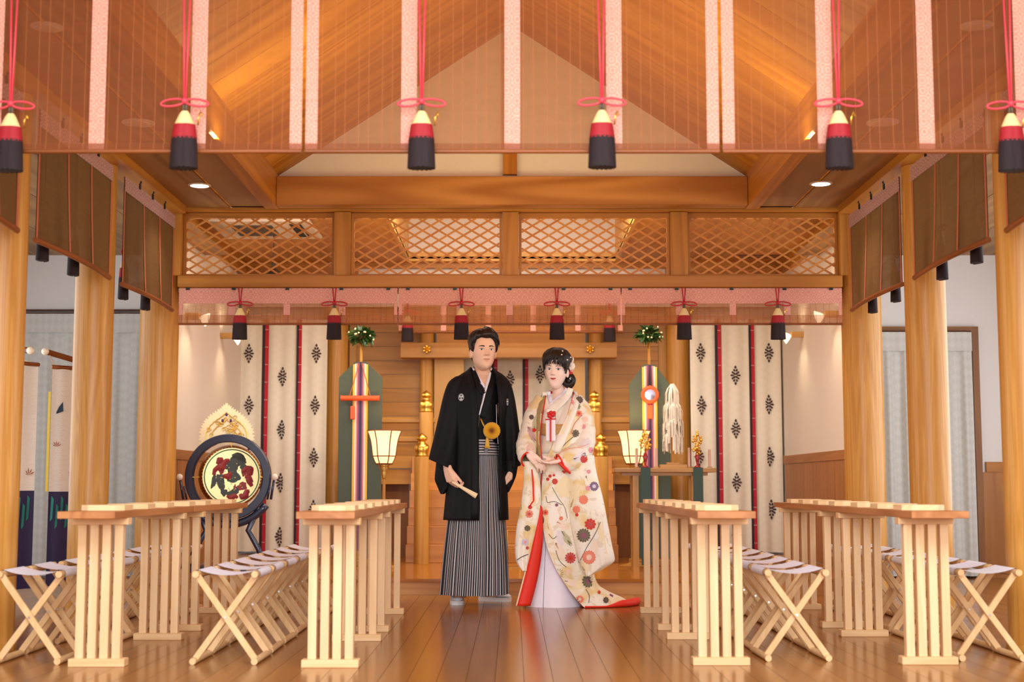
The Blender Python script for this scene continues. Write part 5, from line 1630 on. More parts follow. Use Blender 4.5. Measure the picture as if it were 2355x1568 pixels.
def shell(fig, rings, nu, nv, fold=None, p=1.0, uvs=False):
    """rings: (py, px_left, px_right, depth, y_centre, open_left_px, open_right_px); None = closed in front"""
    cols = list(zip(*rings))
    zs = [fig.z(v) for v in cols[0]]
    xl = [fig.x(v) for v in cols[1]]; xr = [fig.x(v) for v in cols[2]]
    ry = list(cols[3]); cy = list(cols[4])
    opn = cols[5][0] is not None
    ol = [fig.x(v) for v in cols[5]] if opn else None
    orr = [fig.x(v) for v in cols[6]] if opn else None
    m = MB(); vs = []; n = len(rings) - 1
    for j in range(nv + 1):
        t = n * j / nv
        z = cat(zs, t); a = cat(xl, t); b = cat(xr, t); d = cat(ry, t); c = cat(cy, t)
        cx, rx = (a + b) / 2, (b - a) / 2
        if opn:
            q = lambda x: math.asin(max(-0.999, min(0.999, (x - cx) / rx)))
            t0, t1 = q(cat(orr, t)), 2 * PI + q(cat(ol, t))
        else: t0, t1 = -PI, PI
        for i in range(nu + (1 if opn else 0)):
            th = t0 + (t1 - t0) * i / nu
            s_, c_ = math.sin(th), math.cos(th)
            k = 1.0
            if fold: k += fold(th, t / n, z)
            vs.append((cx + rx * k * math.copysign(abs(s_) ** p, s_), c - d * k * math.copysign(abs(c_) ** p, c_), z))
    w = nu + (1 if opn else 0); fs = []
    for j in range(nv):
        for i in range(nu):
            i2 = (i + 1) % w
            fs.append((j * w + i, j * w + i2, (j + 1) * w + i2, (j + 1) * w + i))
    m.add(vs, fs)
    return m


def bag(fig, rows, thick, ydep, nu=28, nv=26, fold=None, closed_bottom=True, tilt=0.0):
    """flat hanging sleeve: rows of (py, px_left, px_right)"""
    cols = list(zip(*rows))
    zs = [fig.z(v) for v in cols[0]]; xl = [fig.x(v) for v in cols[1]]; xr = [fig.x(v) for v in cols[2]]
    n = len(rows) - 1; m = MB(); vs = []
    for j in range(nv + 1):
        t = n * j / nv
        z, a, b = cat(zs, t), cat(xl, t), cat(xr, t)
        yd = ydep(t / n) if callable(ydep) else ydep
        th_ = thick(t / n) if callable(thick) else thick
        for i in range(nu):
            an = 2 * PI * i / nu
            c_, s_ = math.cos(an), math.sin(an)
            k = fold(c_, t / n) if fold else 0.0
            vs.append(((a + b) / 2 + (b - a) / 2 * c_, yd - th_ * math.copysign(abs(s_) ** 0.7, s_) + k * (1 if s_ > 0 else 0.3), z - tilt * (b - a) * (1 + c_) / 2 * (t / n) ** 5))
    fs = []
    for j in range(nv):
        for i in range(nu):
            i2 = (i + 1) % nu
            fs.append((j * nu + i, j * nu + i2, (j + 1) * nu + i2, (j + 1) * nu + i))
    if closed_bottom: fs.append(tuple(nv * nu + i for i in range(nu)))
    m.add(vs, fs)
    return m


def ribbon_on(bvh, fig, pts, widths, off, thick=0.004, sub=5, yback=None):
    """cloth band laid along pixel points on whatever the bvh holds"""
    n = len(pts) - 1; m = MB(); vs = []; N = n * sub
    for j in range(N + 1):
        t = j / sub
        px = cat([p[0] for p in pts], min(t, n)); py = cat([p[1] for p in pts], min(t, n)); w = cat(list(widths), min(t, n)) if isinstance(widths, (list, tuple)) else widths
        e = 0.02
        ta, tb = max(0, t - e), min(n, t + e)
        dx = cat([p[0] for p in pts], tb) - cat([p[0] for p in pts], ta); dy = cat([p[1] for p in pts], tb) - cat([p[1] for p in pts], ta)
        L = math.hypot(dx, dy) or 1.0
        nx, ny = -dy / L, dx / L
        row = []
        for s in (-1, -0.33, 0.33, 1):
            q = fig(px + nx * w / 2 * s, py + ny * w / 2 * s)
            hit = bvh.ray_cast(Vector((q.x, -1.5, q.z)), Vector((0, 1, 0)))
            yy = hit[0].y if hit[0] is not None else (yback if yback is not None else None)
            row.append((q, yy))
        ok = [y for _, y in row if y is not None]
        y_def = sum(ok) / len(ok) if ok else 0.0
        for q, y in row:
            y = y_def if y is None else y
            vs.append((q.x, y - off, q.z))
    K = len(vs)
    vs += [(x, y + thick, z) for x, y, z in vs]
    fs = []
    for j in range(N):
        for i in range(3):
            a = j * 4 + i
            fs.append((a, a + 1, a + 5, a + 4)); fs.append((K + a, K + a + 4, K + a + 5, K + a + 1))
        for a, b in ((j * 4, j * 4 + 4), (j * 4 + 3, j * 4 + 7)):
            fs.append((a, b, b + K, a + K))
    fs += [(i, i + 1, i + 1 + K, i + K) for i in range(3)] + [(N * 4 + i, N * 4 + i + 1, N * 4 + i + 1 + K, N * 4 + i + K) for i in range(3)]
    return m.add(vs, fs)


def decal(bvh, c, shape, direction=(0, 1, 0), up=(0, 0, 1), off=0.002, rings=3, start=0.6):
    """flat print: shape = list of (u, v) around the centre c, laid on the surface met along direction"""
    d = Vector(direction).normalized(); u_ = Vector(up); r_ = d.cross(u_).normalized(); u_ = r_.cross(d).normalized()
    n = len(shape); vs = []; fs = []
    def hit(x, y):
        p = Vector(c) + r_ * x + u_ * y - d * start
        h = bvh.ray_cast(p, d)
        return None if h[0] is None else h[0] - d * off
    c0 = hit(0, 0)
    if c0 is None: return None
    vs.append(c0)
    for k in range(1, rings + 1):
        f = k / rings
        for (x, y) in shape:
            q = hit(x * f, y * f)
            if q is None or abs((q - c0).dot(d)) > 0.045: q = c0 + r_ * x * f * 0.2 + u_ * y * f * 0.2 - d * 0.001
            vs.append(q)
    for i in range(n): fs.append((0, 1 + i, 1 + (i + 1) % n))
    for k in range(rings - 1):
        for i in range(n):
            a = 1 + k * n + i; b = 1 + k * n + (i + 1) % n
            fs.append((a, a + n, b + n, b))
    return MB().add(vs, fs)


def ellipse(a, b, n=20, rot=0.0):
    return [(a * math.cos(t) * math.cos(rot) - b * math.sin(t) * math.sin(rot), a * math.cos(t) * math.sin(rot) + b * math.sin(t) * math.cos(rot)) for t in [2 * PI * i / n for i in range(n)]]
def petals(R, k, depth=0.25, n=48, rot=0.0):
    return [(R * (1 - depth + depth * abs(math.cos(k * t / 2 + rot)) ** 0.7) * math.cos(t), R * (1 - depth + depth * abs(math.cos(k * t / 2 + rot)) ** 0.7) * math.sin(t)) for t in [2 * PI * i / n for i in range(n)]]


def skin_mat(name, c, blush):
    t = NT(name)
    n = t.noise(t.coord('Object'), 9, 2, 0.5)
    t.set(t.mix(t.math('MULTIPLY', n, 0.35), lin(c), lin(blush)), 0.5, 0, 0.35)
    t.b.inputs['Subsurface Weight'].default_value = 0.12
    t.b.inputs['Subsurface Radius'].default_value = (0.012, 0.005, 0.003)
    return t.mat
M_SKINM = skin_mat('skin_groom', (240, 200, 170), (228, 166, 138))
M_SKINF = skin_mat('skin_bride', (250, 222, 204), (240, 190, 174))
def hair_mat():
    t = NT('black_hair')
    n = t.noise(t.coord('Object', (1, 1, 0.12)), 220, 2, 0.6)
    t.set(t.mix(n, lin((12, 9, 9)), lin((46, 33, 28))), 0.46, 0, 0.4)
    t.bump(n, 0.35, 0.003)
    return t.mat
M_HAIR = hair_mat()
M_EYEW = plain('eye_white', (232, 224, 218), 0.35)
M_IRIS = plain('iris_dark', (38, 24, 18), 0.2)
M_LASH = plain('lash_black', (22, 15, 14), 0.6)
M_BROW = plain('brow_dark', (52, 38, 32), 0.8)


def face(root, body, T, female):
    """eyes, brows and lips laid on the face"""
    b = bvh_of(body)
    fwd = (T.to_3x3() @ Vector((0, -1, 0))).normalized(); up = (T.to_3x3() @ Vector((0, 0, 1))).normalized()
    def put(name, x, z, shape, mat, off, rings=2, parent=None):
        c = T @ Vector((x, -0.09, z))
        m = decal(b, c, shape, -fwd, up, off, rings, 0.15)
        if m is None: return None
        return m.build(name, mat, parent or body, smooth=True)
    ew, eh = (0.0158, 0.0050) if not female else (0.0155, 0.0062)
    for s in (-1, 1):
        alm = []
        for i in range(20):
            t = 2 * PI * i / 20
            x = ew * math.cos(t); y = eh * math.sin(t) * (1.0 if math.sin(t) > 0 else 0.75)
            y *= 1 - 0.35 * (math.cos(t) ** 4); y += 0.0012 * s * x / ew
            alm.append((x, y))
        zc = 0.1125
        e = put('eye', s * 0.0305, zc, alm, M_EYEW, 0.0012)
        if e:
            put('iris', s * 0.0305 + 0.0005, zc + 0.0004, ellipse(0.0064 if female else 0.0057, min(eh * 1.02, 0.0062)), M_IRIS, 0.0018, 1, e)
            put('eye_glint', s * 0.0305 - 0.0015, zc + 0.002, ellipse(0.0011, 0.0011, 8), plain('glint', (255, 255, 255), 0.2), 0.0024, 1, e)
            lash = [(x, y) for x, y in alm[0:11]] + [(x * 0.96, y + 0.0026 * (1 - 0.4 * abs(x) / ew) + 0.0006) for x, y in alm[10::-1]]
            cxs = sum(p[0] for p in lash) / len(lash); cys = sum(p[1] for p in lash) / len(lash)
            # thick upper lid line, built as a strip
            lm = MB(); vs = []
            for i in range(11):
                x, y = alm[i]
                for (dx, dy) in ((0, -0.0002), (0, 0.0022 if female else 0.0017)):
                    p = T @ Vector((s * 0.0305, -0.09, zc)) + (T.to_3x3() @ Vector((x, 0, y + dy)))
                    h = b.ray_cast(p + fwd * 0.15, -fwd)
                    vs.append((h[0] if h[0] is not None else p) + fwd * 0.0022)
            lm.add(vs, [(2 * i, 2 * i + 1, 2 * i + 3, 2 * i + 2) for i in range(10)]).build('lashes', M_LASH, e)
        br = MB(); vs = []
        for i in range(11):
            u = i / 10
            x = s * (0.014 + 0.034 * u); zz = 0.1290 + (0.0036 if not female else 0.0046) * math.sin(PI * min(1, u * 0.85 + 0.1)) + (0.001 if not female else -0.001) * u
            w = (0.0036 if not female else 0.0020) * (1 - 0.75 * u ** 2)
            for q in (-1, 1):
                p = T @ Vector((x, -0.09, zz + q * w))
                h = b.ray_cast(p + fwd * 0.15, -fwd)
                vs.append((h[0] if h[0] is not None else p) + fwd * 0.0014)
        br.add(vs, [(2 * i, 2 * i + 1, 2 * i + 3, 2 * i + 2) for i in range(10)]).build('eyebrow', M_BROW, body)
        # nostril
        put('nostril', s * 0.0075, 0.0765, ellipse(0.003, 0.0015, 10), plain('nostril', (150, 92, 76), 0.7), 0.0008, 1)
    lw = 0.0215 if not female else 0.020
    cup = []; cdn = []
    N = 14
    for i in range(N + 1):
        u = -1 + 2 * i / N
        cup.append((lw * u, 0.0046 * (1 - u * u) ** 0.8 * (1 - 0.25 * gs(u, 0, 0.18)) + 0.0008 * abs(u)))
        cdn.append((lw * u, -0.0056 * (1 - u * u) ** 0.7 + 0.0008 * abs(u)))
    k = 1.0 if not female else 1.12
    M_LIP = plain('lips_groom', (206, 136, 116), 0.45) if not female else plain('lips_bride', (188, 26, 30), 0.35)
    def strip(name, A, B, mat, off):
        lm = MB(); vs = []
        for (xa, ya), (xb, yb) in zip(A, B):
            for x, y in ((xa, ya), ((xa + xb) / 2, (ya + yb) / 2), (xb, yb)):
                p = T @ Vector((x, -0.09, 0.0540 + y * k + (0.0026 * (x / lw) ** 2 if female else 0.0006 * (x / lw) ** 2)))
                h = b.ray_cast(p + fwd * 0.15, -fwd)
                vs.append((h[0] if h[0] is not None else p) + fwd * off)
        lm.add(vs, [(3 * i + j, 3 * i + j + 1, 3 * i + j + 4, 3 * i + j + 3) for i in range(len(A) - 1) for j in (0, 1)])
        return lm.build(name, mat, body, smooth=True)
    strip('upper_lip', [(x, 0.0003 + 0.0006 * abs(x) / lw) for x, _ in cup], cup, M_LIP, 0.0012)
    strip('lower_lip', cdn, [(x, 0.0002 + 0.0006 * abs(x) / lw) for x, _ in cdn], M_LIP, 0.0012)
    strip('mouth_line', [(x * 1.02, -0.0004 + 0.0008 * abs(x) / lw) for x, _ in cup], [(x * 1.02, 0.0007 + 0.0008 * abs(x) / lw) for x, _ in cup], plain('mouth_line', (120, 58, 50) if not female else (110, 12, 16), 0.6), 0.0018)


def hair_cap(parent, T, female, line, thick, name='hair', nth=96, nz=64, z0=0.0, wob=0.0):
    """hair as a shell over the skull above the hairline"""
    m = MB(); vs = []
    r = np.random.RandomState(4)
    for i in range(nz + 1):
        z = z0 + (0.225 - z0) * i / nz
        for j in range(nth):
            th = -PI + 2 * PI * j / nth
            a = abs(th)
            k = sstep((z - line(th)) / 0.016 + 0.15)
            t = thick(th, z) * (1 + wob * math.sin(th * 23 + z * 60) + wob * math.sin(th * 41 + 2))
            off = -0.008 + (0.008 + t) * k
            vs.append(T @ head_pt(th, z, female, off, feat=(k > 0)))
    fs = []
    for i in range(nz):
        for j in range(nth):
            j2 = (j + 1) % nth
            fs.append((i * nth + j, i * nth + j2, (i + 1) * nth + j2, (i + 1) * nth + j))
    fs.append(tuple(nz * nth + j for j in range(nth)))
    m.add(vs, fs)
    return m.build(name, M_HAIR, parent, smooth=True)


# ------------------------------------------------------------------ groom
G = Fig(1095, 9.29)
groom = thing('person', 'person in black crested haori and striped hakama, holding a folded fan', 'person', G.o)
TH = Matrix.Translation(G(1112, 848) + Vector((0, -0.045, -0.011))) @ Matrix.Rotation(math.radians(15), 4, 'Z') @ Matrix.Rotation(math.radians(-2), 4, 'X') @ Matrix.Diagonal((1.08, 1.06, 1.10, 1))
mb = MB()
add_head(mb, TH, False)
nk = G(1110, 850)
mb.tube([(nk.x - 0.002, 0.035, nk.z - 0.16), (nk.x - 0.001, 0.040, nk.z - 0.06), (nk.x - 0.004, 0.036, nk.z + 0.0), (nk.x - 0.006, 0.030, nk.z + 0.08)], [0.085, 0.058, 0.051, 0.050], 20)
tor = shell(G, [(848, 1094, 1126, 0.045, 0.03, None, None), (862, 1070, 1146, 0.06, 0.03, None, None), (880, 1050, 1156, 0.10, 0.03, None, None), (920, 1046, 1152, 0.130, 0.02, None, None), (990, 1050, 1144, 0.125, 0.01, None, None), (1060, 1052, 1144, 0.12, 0.01, None, None), (1120, 1046, 1148, 0.13, 0.02, None, None), (1170, 1050, 1144, 0.11, 0.02, None, None)], 32, 20)
n0 = len(tor.v); tor.f.append(tuple(range(31, -1, -1))); tor.f.append(tuple(range(n0 - 32, n0)))
mb.add(tor.v, tor.f)
for pts, rs in (([(-0.06, 0.02, 0.66), (-0.075, 0.0, 0.40), (-0.10, 0.0, 0.10), (-0.10, -0.01, 0.05)], [0.085, 0.055, 0.045, 0.04]), ([(0.07, 0.02, 0.66), (0.085, 0.0, 0.40), (0.10, 0.03, 0.10), (0.10, 0.03, 0.05)], [0.085, 0.055, 0.045, 0.04])):
    mb.tube(pts, rs, 16)
wr = G(1031, 1076, -0.135)
mb.tube([G(1058, 884, 0.03), G(1042, 940, 0.02), G(1034, 990, -0.02), G(1031, 1040, -0.095), wr], [0.06, 0.052, 0.044, 0.035, 0.027], 16)
wl = G(1180, 1072, 0.0)
mb.tube([G(1148, 884, 0.04), G(1168, 940, 0.055), G(1175, 990, 0.05), G(1179, 1035, 0.025), wl], [0.058, 0.05, 0.042, 0.034, 0.026], 16)
cu = [(0.55, 1.0, 0.8), (0.7, 1.15, 0.85), (0.8, 1.2, 0.9), (0.9, 1.25, 0.9)]
add_hand(mb, wr, (0.30, -0.22, -1.0), (0.75, 0.55, 0.1), (0.5, -1, 0), cu, 1.10, (0.45, 0.3, 0.0))
cu2 = [(0.75, 1.25, 0.9), (0.85, 1.3, 0.9), (0.9, 1.3, 0.9), (1.0, 1.3, 0.9)]
add_hand(mb, wl, (-0.10, -0.15, -1.0), (-0.85, 0.25, 0.0), (0, -1, 0.1), cu2, 1.05, (0.5, 0.2, -0.3))
gb = remesh(mb, 'body', M_SKINM, groom, 0.0036, 3)
face(groom, gb, TH, False)
GL = [(0.0, 0.176), (0.35, 0.180), (0.75, 0.172), (0.98, 0.146), (1.14, 0.112), (1.30, 0.098), (1.46, 0.104), (1.62, 0.122), (1.95, 0.092), (2.3, 0.050), (PI, 0.036)]
def gline(th):
    a = abs(th); v = lerp_tab(GL, a)
    if th > 0: v -= 0.022 * gs(th, 0.85, 0.3)
    return v
def gthick(th, z):
    a = abs(th)
    up = sstep((z - 0.13) / 0.07)
    t = 0.010 + 0.013 * up
    t += 0.013 * gs(th, 0.35, 0.55) * sstep((z - 0.165) / 0.03)      # swept fringe volume
    t -= 0.007 * gs(th, -0.42, 0.10) * sstep((z - 0.15) / 0.03)     # parting
    t += 0.004 * gs(a, 1.2, 0.35) * gs(z, 0.14, 0.03)
    return t
gh = hair_cap(groom, TH, False, gline, gthick, 'hair', wob=0.05)
# fringe locks that fall to either side of the parting
lk = MB(); r_ = np.random.RandomState(8)
for i in range(46):
    right = i % 3 != 0
    u = r_.rand()
    th0 = -0.42 + (0.10 + 0.3 * u if right else -0.08 - 0.2 * u)
    th1 = (0.25 + 1.0 * u) if right else (-0.75 - 0.45 * u)
    z0_ = 0.214 - 0.012 * r_.rand(); z1_ = (0.180 - 0.045 * u ** 2) if right else (0.172 - 0.045 * u)
    pts = []; rs = []
    for k in range(8):
        f = k / 7
        th = th0 + (th1 - th0) * f; z = z0_ + (z1_ - z0_) * f ** 1.6
        pts.append(TH @ head_pt(th, z, False, 0.016 + 0.012 * math.sin(PI * min(1, f * 0.9 + 0.05)), feat=False)); rs.append(0.0062 * (1 - 0.75 * f ** 2))
    lk.tube(pts, rs, 6)
lo_ = lk.build('fringe', M_HAIR, gh, smooth=True); lo_['kind'] = 'stuff'

# clothing
M_BLACK = NT('black_silk')
_n = M_BLACK.noise(M_BLACK.coord('Object'), 260, 2, 0.5)
M_BLACK.set(M_BLACK.mix(_n, lin((8, 8, 10)), lin((18, 18, 22))), 0.66, 0, 0.22); M_BLACK.bump(_n, 0.15, 0.0015)
M_BLACK = M_BLACK.mat
M_BLACK2 = plain('black_silk_lining', (14, 13, 15), 0.7)
M_WHITE = plain('white_silk', (240, 238, 244), 0.65)
def stripe_mat(name, freq, duty=0.36, axis=0):
    t = NT(name)
    tc = t.n('ShaderNodeTexCoord'); sp = t.n('ShaderNodeSeparateXYZ'); t.l(tc.outputs['UV'], sp.inputs[0])
    fr = t.math('FRACT', t.math('MULTIPLY', sp.outputs[axis], freq))
    f = t.math('LESS_THAN', t.math('ABSOLUTE', t.math('SUBTRACT', fr, 0.5)), duty / 2)
    t.set(t.mix(f, lin((20, 22, 30)), lin((196, 188, 188))), 0.6, 0, 0.35)
    return t.mat
def add_uv(o, w, closed):
    """u once round the cloth, v down it (grid made by shell)"""
    me = o.data; uv = me.uv_layers.new(name='uv')
    nvt = len(me.vertices) // w
    for poly in me.polygons:
        idx = [me.vertices[i].index for i in poly.vertices]
        us = [(i % w) / w for i in idx]
        if closed and max(us) - min(us) > 0.5: us = [u + 1 if u < 0.5 else u for u in us]
        for li, i, u in zip(poly.loop_indices, idx, us): uv.data[li].uv = (u, (i // w) / nvt)
def pleat(th, v, z):
    a = sstep(v * 1.6) 
    tri = abs(((th * 11 / (2 * PI) + 0.15) % 1.0) - 0.5) * 2
    saw = ((th * 7 / (2 * PI) + 0.3) % 1.0)
    return a * (0.055 * (tri - 0.5) + 0.045 * (saw - 0.5)) + 0.012 * a * math.sin(th * 37 + 3 * v) - a * 0.11 * gs(th, 0.36 + 0.05 * v, 0.10) - a * 0.06 * gs(th, -0.50 - 0.1 * v, 0.07)
nu_h = 360
hk = shell(G, [(1008, 1056, 1142, 0.135, 0.01, None, None), (1050, 1052, 1148, 0.145, 0.01, None, None), (1120, 1042, 1154, 0.150, 0.01, None, None), (1195, 1030, 1160, 0.160, 0.01, None, None), (1280, 1020, 1166, 0.170, 0.01, None, None), (1366, 1012, 1168, 0.180, 0.01, None, None)], nu_h, 40, pleat)
hko = hk.build('hakama', stripe_mat('hakama_stripes', 92, 0.38), groom, smooth=True); add_uv(hko, nu_h, True)
# belt of the hakama
hb = bvh_of(hko)
M_BSTR = stripe_mat('belt_stripes', 6, 0.5, 1)
for (py, h, nm) in ((1016, 12, 'belt'), (1029, 11, 'belt'), (1041, 10, 'belt')):
    rb = ribbon_on(hb, G, [(1092, py), (1110, py + 1), (1130, py + 1), (1152, py)], h, 0.012 + (0.004 if py > 1030 else 0), 0.006, 6)
    ro = rb.build(nm, M_BSTR, hko)
    uv = ro.data.uv_layers.new(name='uv')
    zz = [v.co.z for v in ro.data.vertices]; z0_, z1_ = min(zz), max(zz)
    for l in ro.data.loops: uv.data[l.index].uv = (0, 0.35 * (ro.data.vertices[l.vertex_index].co.z - z0_) / (z1_ - z0_))
kn_ = G(1119, 1036); hit = hb.ray_cast(Vector((kn_.x, -1, kn_.z)), Vector((0, 1, 0)))[0]
km = MB()
km.box(hit.x - 0.013, hit.x + 0.013, hit.y - 0.028, hit.y - 0.012, hit.z - 0.020, hit.z + 0.016)
km.build('belt_knot', plain('belt_grey', (120, 118, 124), 0.6), hko, bevel=0.005)
# kimono and haori
kim = shell(G, [(1020, 1054, 1146, 0.140, 0.01, 1098, 1099), (960, 1052, 1146, 0.140, 0.01, 1103, 1104), (900, 1050, 1152, 0.136, 0.02, 1112, 1114), (882, 1054, 1152, 0.112, 0.03, 1106, 1121), (866, 1066, 1148, 0.076, 0.035, 1096, 1129), (850, 1086, 1136, 0.062, 0.035, 1089, 1133), (842, 1088, 1132, 0.060, 0.04, 1090, 1130)], 72, 40)
kmo = kim.build('kimono', M_BLACK, groom, smooth=True)
def hfold(th, v, z): return 0.018 * math.sin(th * 9 + 1.5) * sstep((v - 0.3) * 2) + 0.01 * math.sin(th * 17) * sstep((v - 0.4) * 2)
hao = shell(G, [(843, 1080, 1134, 0.068, 0.045, 1082, 1131), (851, 1072, 1142, 0.074, 0.040, 1083, 1133), (860, 1058, 1156, 0.088, 0.035, 1086, 1136), (872, 1042, 1168, 0.108, 0.030, 1090, 1138), (892, 1036, 1172, 0.142, 0.022, 1095, 1141), (930, 1034, 1168, 0.162, 0.015, 1099, 1145), (1000, 1036, 1162, 0.168, 0.01, 1101, 1147), (1080, 1032, 1164, 0.176, 0.01, 1102, 1147), (1140, 1026, 1167, 0.184, 0.01, 1102, 1147), (1195, 1021, 1169, 0.192, 0.01, 1102, 1147)], 96, 60, hfold, p=0.9)
hao_o = hao.build('haori', M_BLACK, groom, smooth=True)
so = hao_o.modifiers.new('thickness', 'SOLIDIFY'); so.thickness = 0.005; so.offset = -1
gbv = bvh_of(kmo, gb, hao_o)
kbv = bvh_of(kmo, gb)
# collars: white under-collar, kimono collar, haori collar
ribbon_on(kbv, G, [(1093, 856), (1098, 865), (1107, 880), (1116, 893)], [5, 6, 6, 5], 0.010, 0.005).build('under_collar', M_WHITE, groom, smooth=True)
ribbon_on(kbv, G, [(1129, 857), (1127, 870), (1120, 892), (1113, 920), (1104, 957)], [7, 10, 9, 5, 4], 0.013, 0.005).build('under_collar', M_WHITE, groom, smooth=True)
ribbon_on(kbv, G, [(1087, 854), (1093, 868), (1102, 888), (1113, 908)], [14, 15, 14, 12], 0.014, 0.006).build('kimono_collar', M_BLACK, groom, smooth=True)
ribbon_on(kbv, G, [(1135, 857), (1134, 876), (1127, 905), (1119, 935), (1110, 962)], [10, 14, 16, 16, 12], 0.017, 0.006).build('kimono_collar', M_BLACK, groom, smooth=True)
hbv = bvh_of(hao_o)
ribbon_on(hbv, G, [(1080, 858), (1084, 876), (1090, 905), (1092, 960), (1093, 1060), (1093, 1194)], [12, 15, 16, 16, 17, 17], 0.007, 0.006, yback=-0.05).build('haori_collar', M_BLACK, hao_o, smooth=True)
ribbon_on(hbv, G, [(1139, 860), (1144, 878), (1149, 910), (1152, 970), (1153, 1060), (1153, 1194)], [10, 11, 11, 11, 11, 11], 0.007, 0.006, yback=-0.05).build('haori_collar', M_BLACK, hao_o, smooth=True)
# collar standing round the back of the neck
def collar_back(fig, px, py0, py1, r0, r1, yc, a0, a1, mat, parent, nm):
    z0_, z1_ = fig.z(py0), fig.z(py1); cx0 = fig.x(px)
    g = MB().grid(lambda u, v: (cx0 + (r0 + (r1 - r0) * v) * math.sin(a0 + (a1 - a0) * u), yc - (r0 + (r1 - r0) * v) * 1.05 * math.cos(a0 + (a1 - a0) * u), z0_ + (z1_ - z0_) * v - 0.012 * (1 - v) * 0 - 0.03 * (math.cos(a0 + (a1 - a0) * u) > 0) * math.cos(a0 + (a1 - a0) * u)), 40, 4)
    o_ = g.build(nm, mat, parent, smooth=True)
    m_ = o_.modifiers.new('thickness', 'SOLIDIFY'); m_.thickness = 0.006; m_.offset = 1
    return o_
collar_back(G, 1109, 864, 846, 0.082, 0.064, 0.028, 0.95, 2 * PI - 0.95, M_BLACK, hao_o, 'haori_collar')
collar_back(G, 1109, 860, 843, 0.070, 0.0605, 0.024, 1.0, 2 * PI - 1.0, M_WHITE, groom, 'under_collar')
# sleeves of the haori and the kimono sleeves under them
def slv(rows, thick, yd, name, fold=0.0, cb=False, tilt=0.0):
    o = bag(G, rows, thick, yd, 36, 30, (lambda c, v: fold * math.sin(c * 5 + v * 4) * v), cb, tilt).build(name, M_BLACK, groom, smooth=True)
    s = o.modifiers.new('thickness', 'SOLIDIFY'); s.thickness = 0.004; s.offset = -1
    return o
sl_l = slv([(866, 1046, 1070), (880, 1030, 1074), (910, 1019, 1072), (960, 1008, 1068), (1010, 997, 1062), (1040, 990, 1057), (1056, 987, 1053)], lambda v: 0.075 + 0.045 * v, lambda v: 0.02 - 0.075 * v, 'haori_sleeve', 0.010, tilt=0.42)
sl_r = slv([(868, 1146, 1164), (882, 1148, 1175), (915, 1150, 1184), (960, 1152, 1191), (1010, 1156, 1197), (1050, 1160, 1198), (1082, 1163, 1198)], lambda v: 0.07 + 0.015 * v, lambda v: 0.05 - 0.02 * v, 'haori_sleeve', 0.008, tilt=-0.35)
slv([(1050, 1004, 1050), (1075, 1002, 1048), (1100, 1000, 1044), (1118, 1006, 1040), (1136, 1014, 1022)], lambda v: 0.07 * (1 - 0.6 * v), -0.02, 'kimono_sleeve', 0.006, True)
slv([(1060, 1158, 1192), (1090, 1160, 1188), (1112, 1160, 1180), (1132, 1164, 1170)], lambda v: 0.06 * (1 - 0.6 * v), 0.0, 'kimono_sleeve', 0.004, True)
# white crests
cb_ = bvh_of(hao_o, sl_l, sl_r)
for (px, py, ax, az) in ((1062, 916, 0.0185, 0.024), (1167, 925, 0.008, 0.022), (1000, 996, 0.007, 0.016)):
    c = G(px, py)
    d0 = decal(cb_, (c.x, -0.1, c.z), ellipse(ax, az, 24), off=0.004, rings=3, start=1.0)
    if d0:
        co = d0.build('crest', plain('crest_white', (226, 226, 226), 0.7), hao_o, smooth=True)
        for k in range(3):
            an = PI / 2 + k * 2 * PI / 3
            d1 = decal(cb_, (c.x + ax * 0.45 * math.cos(an), -0.1, c.z + az * 0.45 * math.sin(an)), ellipse(ax * 0.30, az * 0.22, 12, an), off=0.006, rings=1, start=1.0)
            if d1: d1.build('crest_leaf', M_BLACK2, co)
        ringp = [(c.x + ax * 0.83 * math.cos(2 * PI * i / 24), c.z + az * 0.83 * math.sin(2 * PI * i / 24)) for i in range(24)]
        rp = []
        for x, z in ringp:
            h = cb_.ray_cast(Vector((x, -1, z)), Vector((0, 1, 0)))[0]
            rp.append((x, (h.y if h is not None else 0) - 0.006, z))
        MB().tube(rp, 0.0012, 5, closed=True).build('crest_ring', M_BLACK2, co)
# golden pompon on its cord
def pom_mat():
    t = NT('pompon_fur')
    tc = t.n('ShaderNodeTexCoord'); g = t.n('ShaderNodeTexGradient', gradient_type='SPHERICAL')
    mp = t.n('ShaderNodeMapping'); mp.inputs['Scale'].default_value = (24, 6, 24); t.l(tc.outputs['Object'], mp.inputs[0]); t.l(mp.outputs[0], g.inputs[0])
    n = t.noise(t.coord('Object'), 260, 2, 0.6)
    f = t.math('ADD', g.outputs[0], t.math('MULTIPLY', t.math('SUBTRACT', n, 0.5), 0.25))
    t.set(t.ramp(f, [(0.0, lin((214, 160, 26))), (0.35, lin((200, 140, 20))), (0.75, lin((120, 66, 12)))]), 0.8, 0, 0.2, sheen=0.4)
    t.bump(n, 0.5, 0.004)
    return t.mat
pc = G(1132, 993); py_ = hbv.ray_cast(Vector((G(1100, 993).x, -1, pc.z)), Vector((0, 1, 0)))[0]
y0p = -0.205
pom = MB()
R = 0.0545
def pomfn(u, v):
    a = 2 * PI * u; t = PI * v
    r = R * (1 + 0.02 * math.sin(a * 22) * math.sin(t))
    return (r * math.sin(t) * math.cos(a), -0.028 * math.cos(t) * (1 - 0.25 * gs(t, 0, 0.6)), r * math.sin(t) * math.sin(a))
pom.grid(pomfn, 66, 14, wrap=True)
po_ = pom.build('pompon', pom_mat(), groom, smooth=True, merge=True); po_.location = (pc.x, y0p, pc.z)
tz = G(1122, 1013)
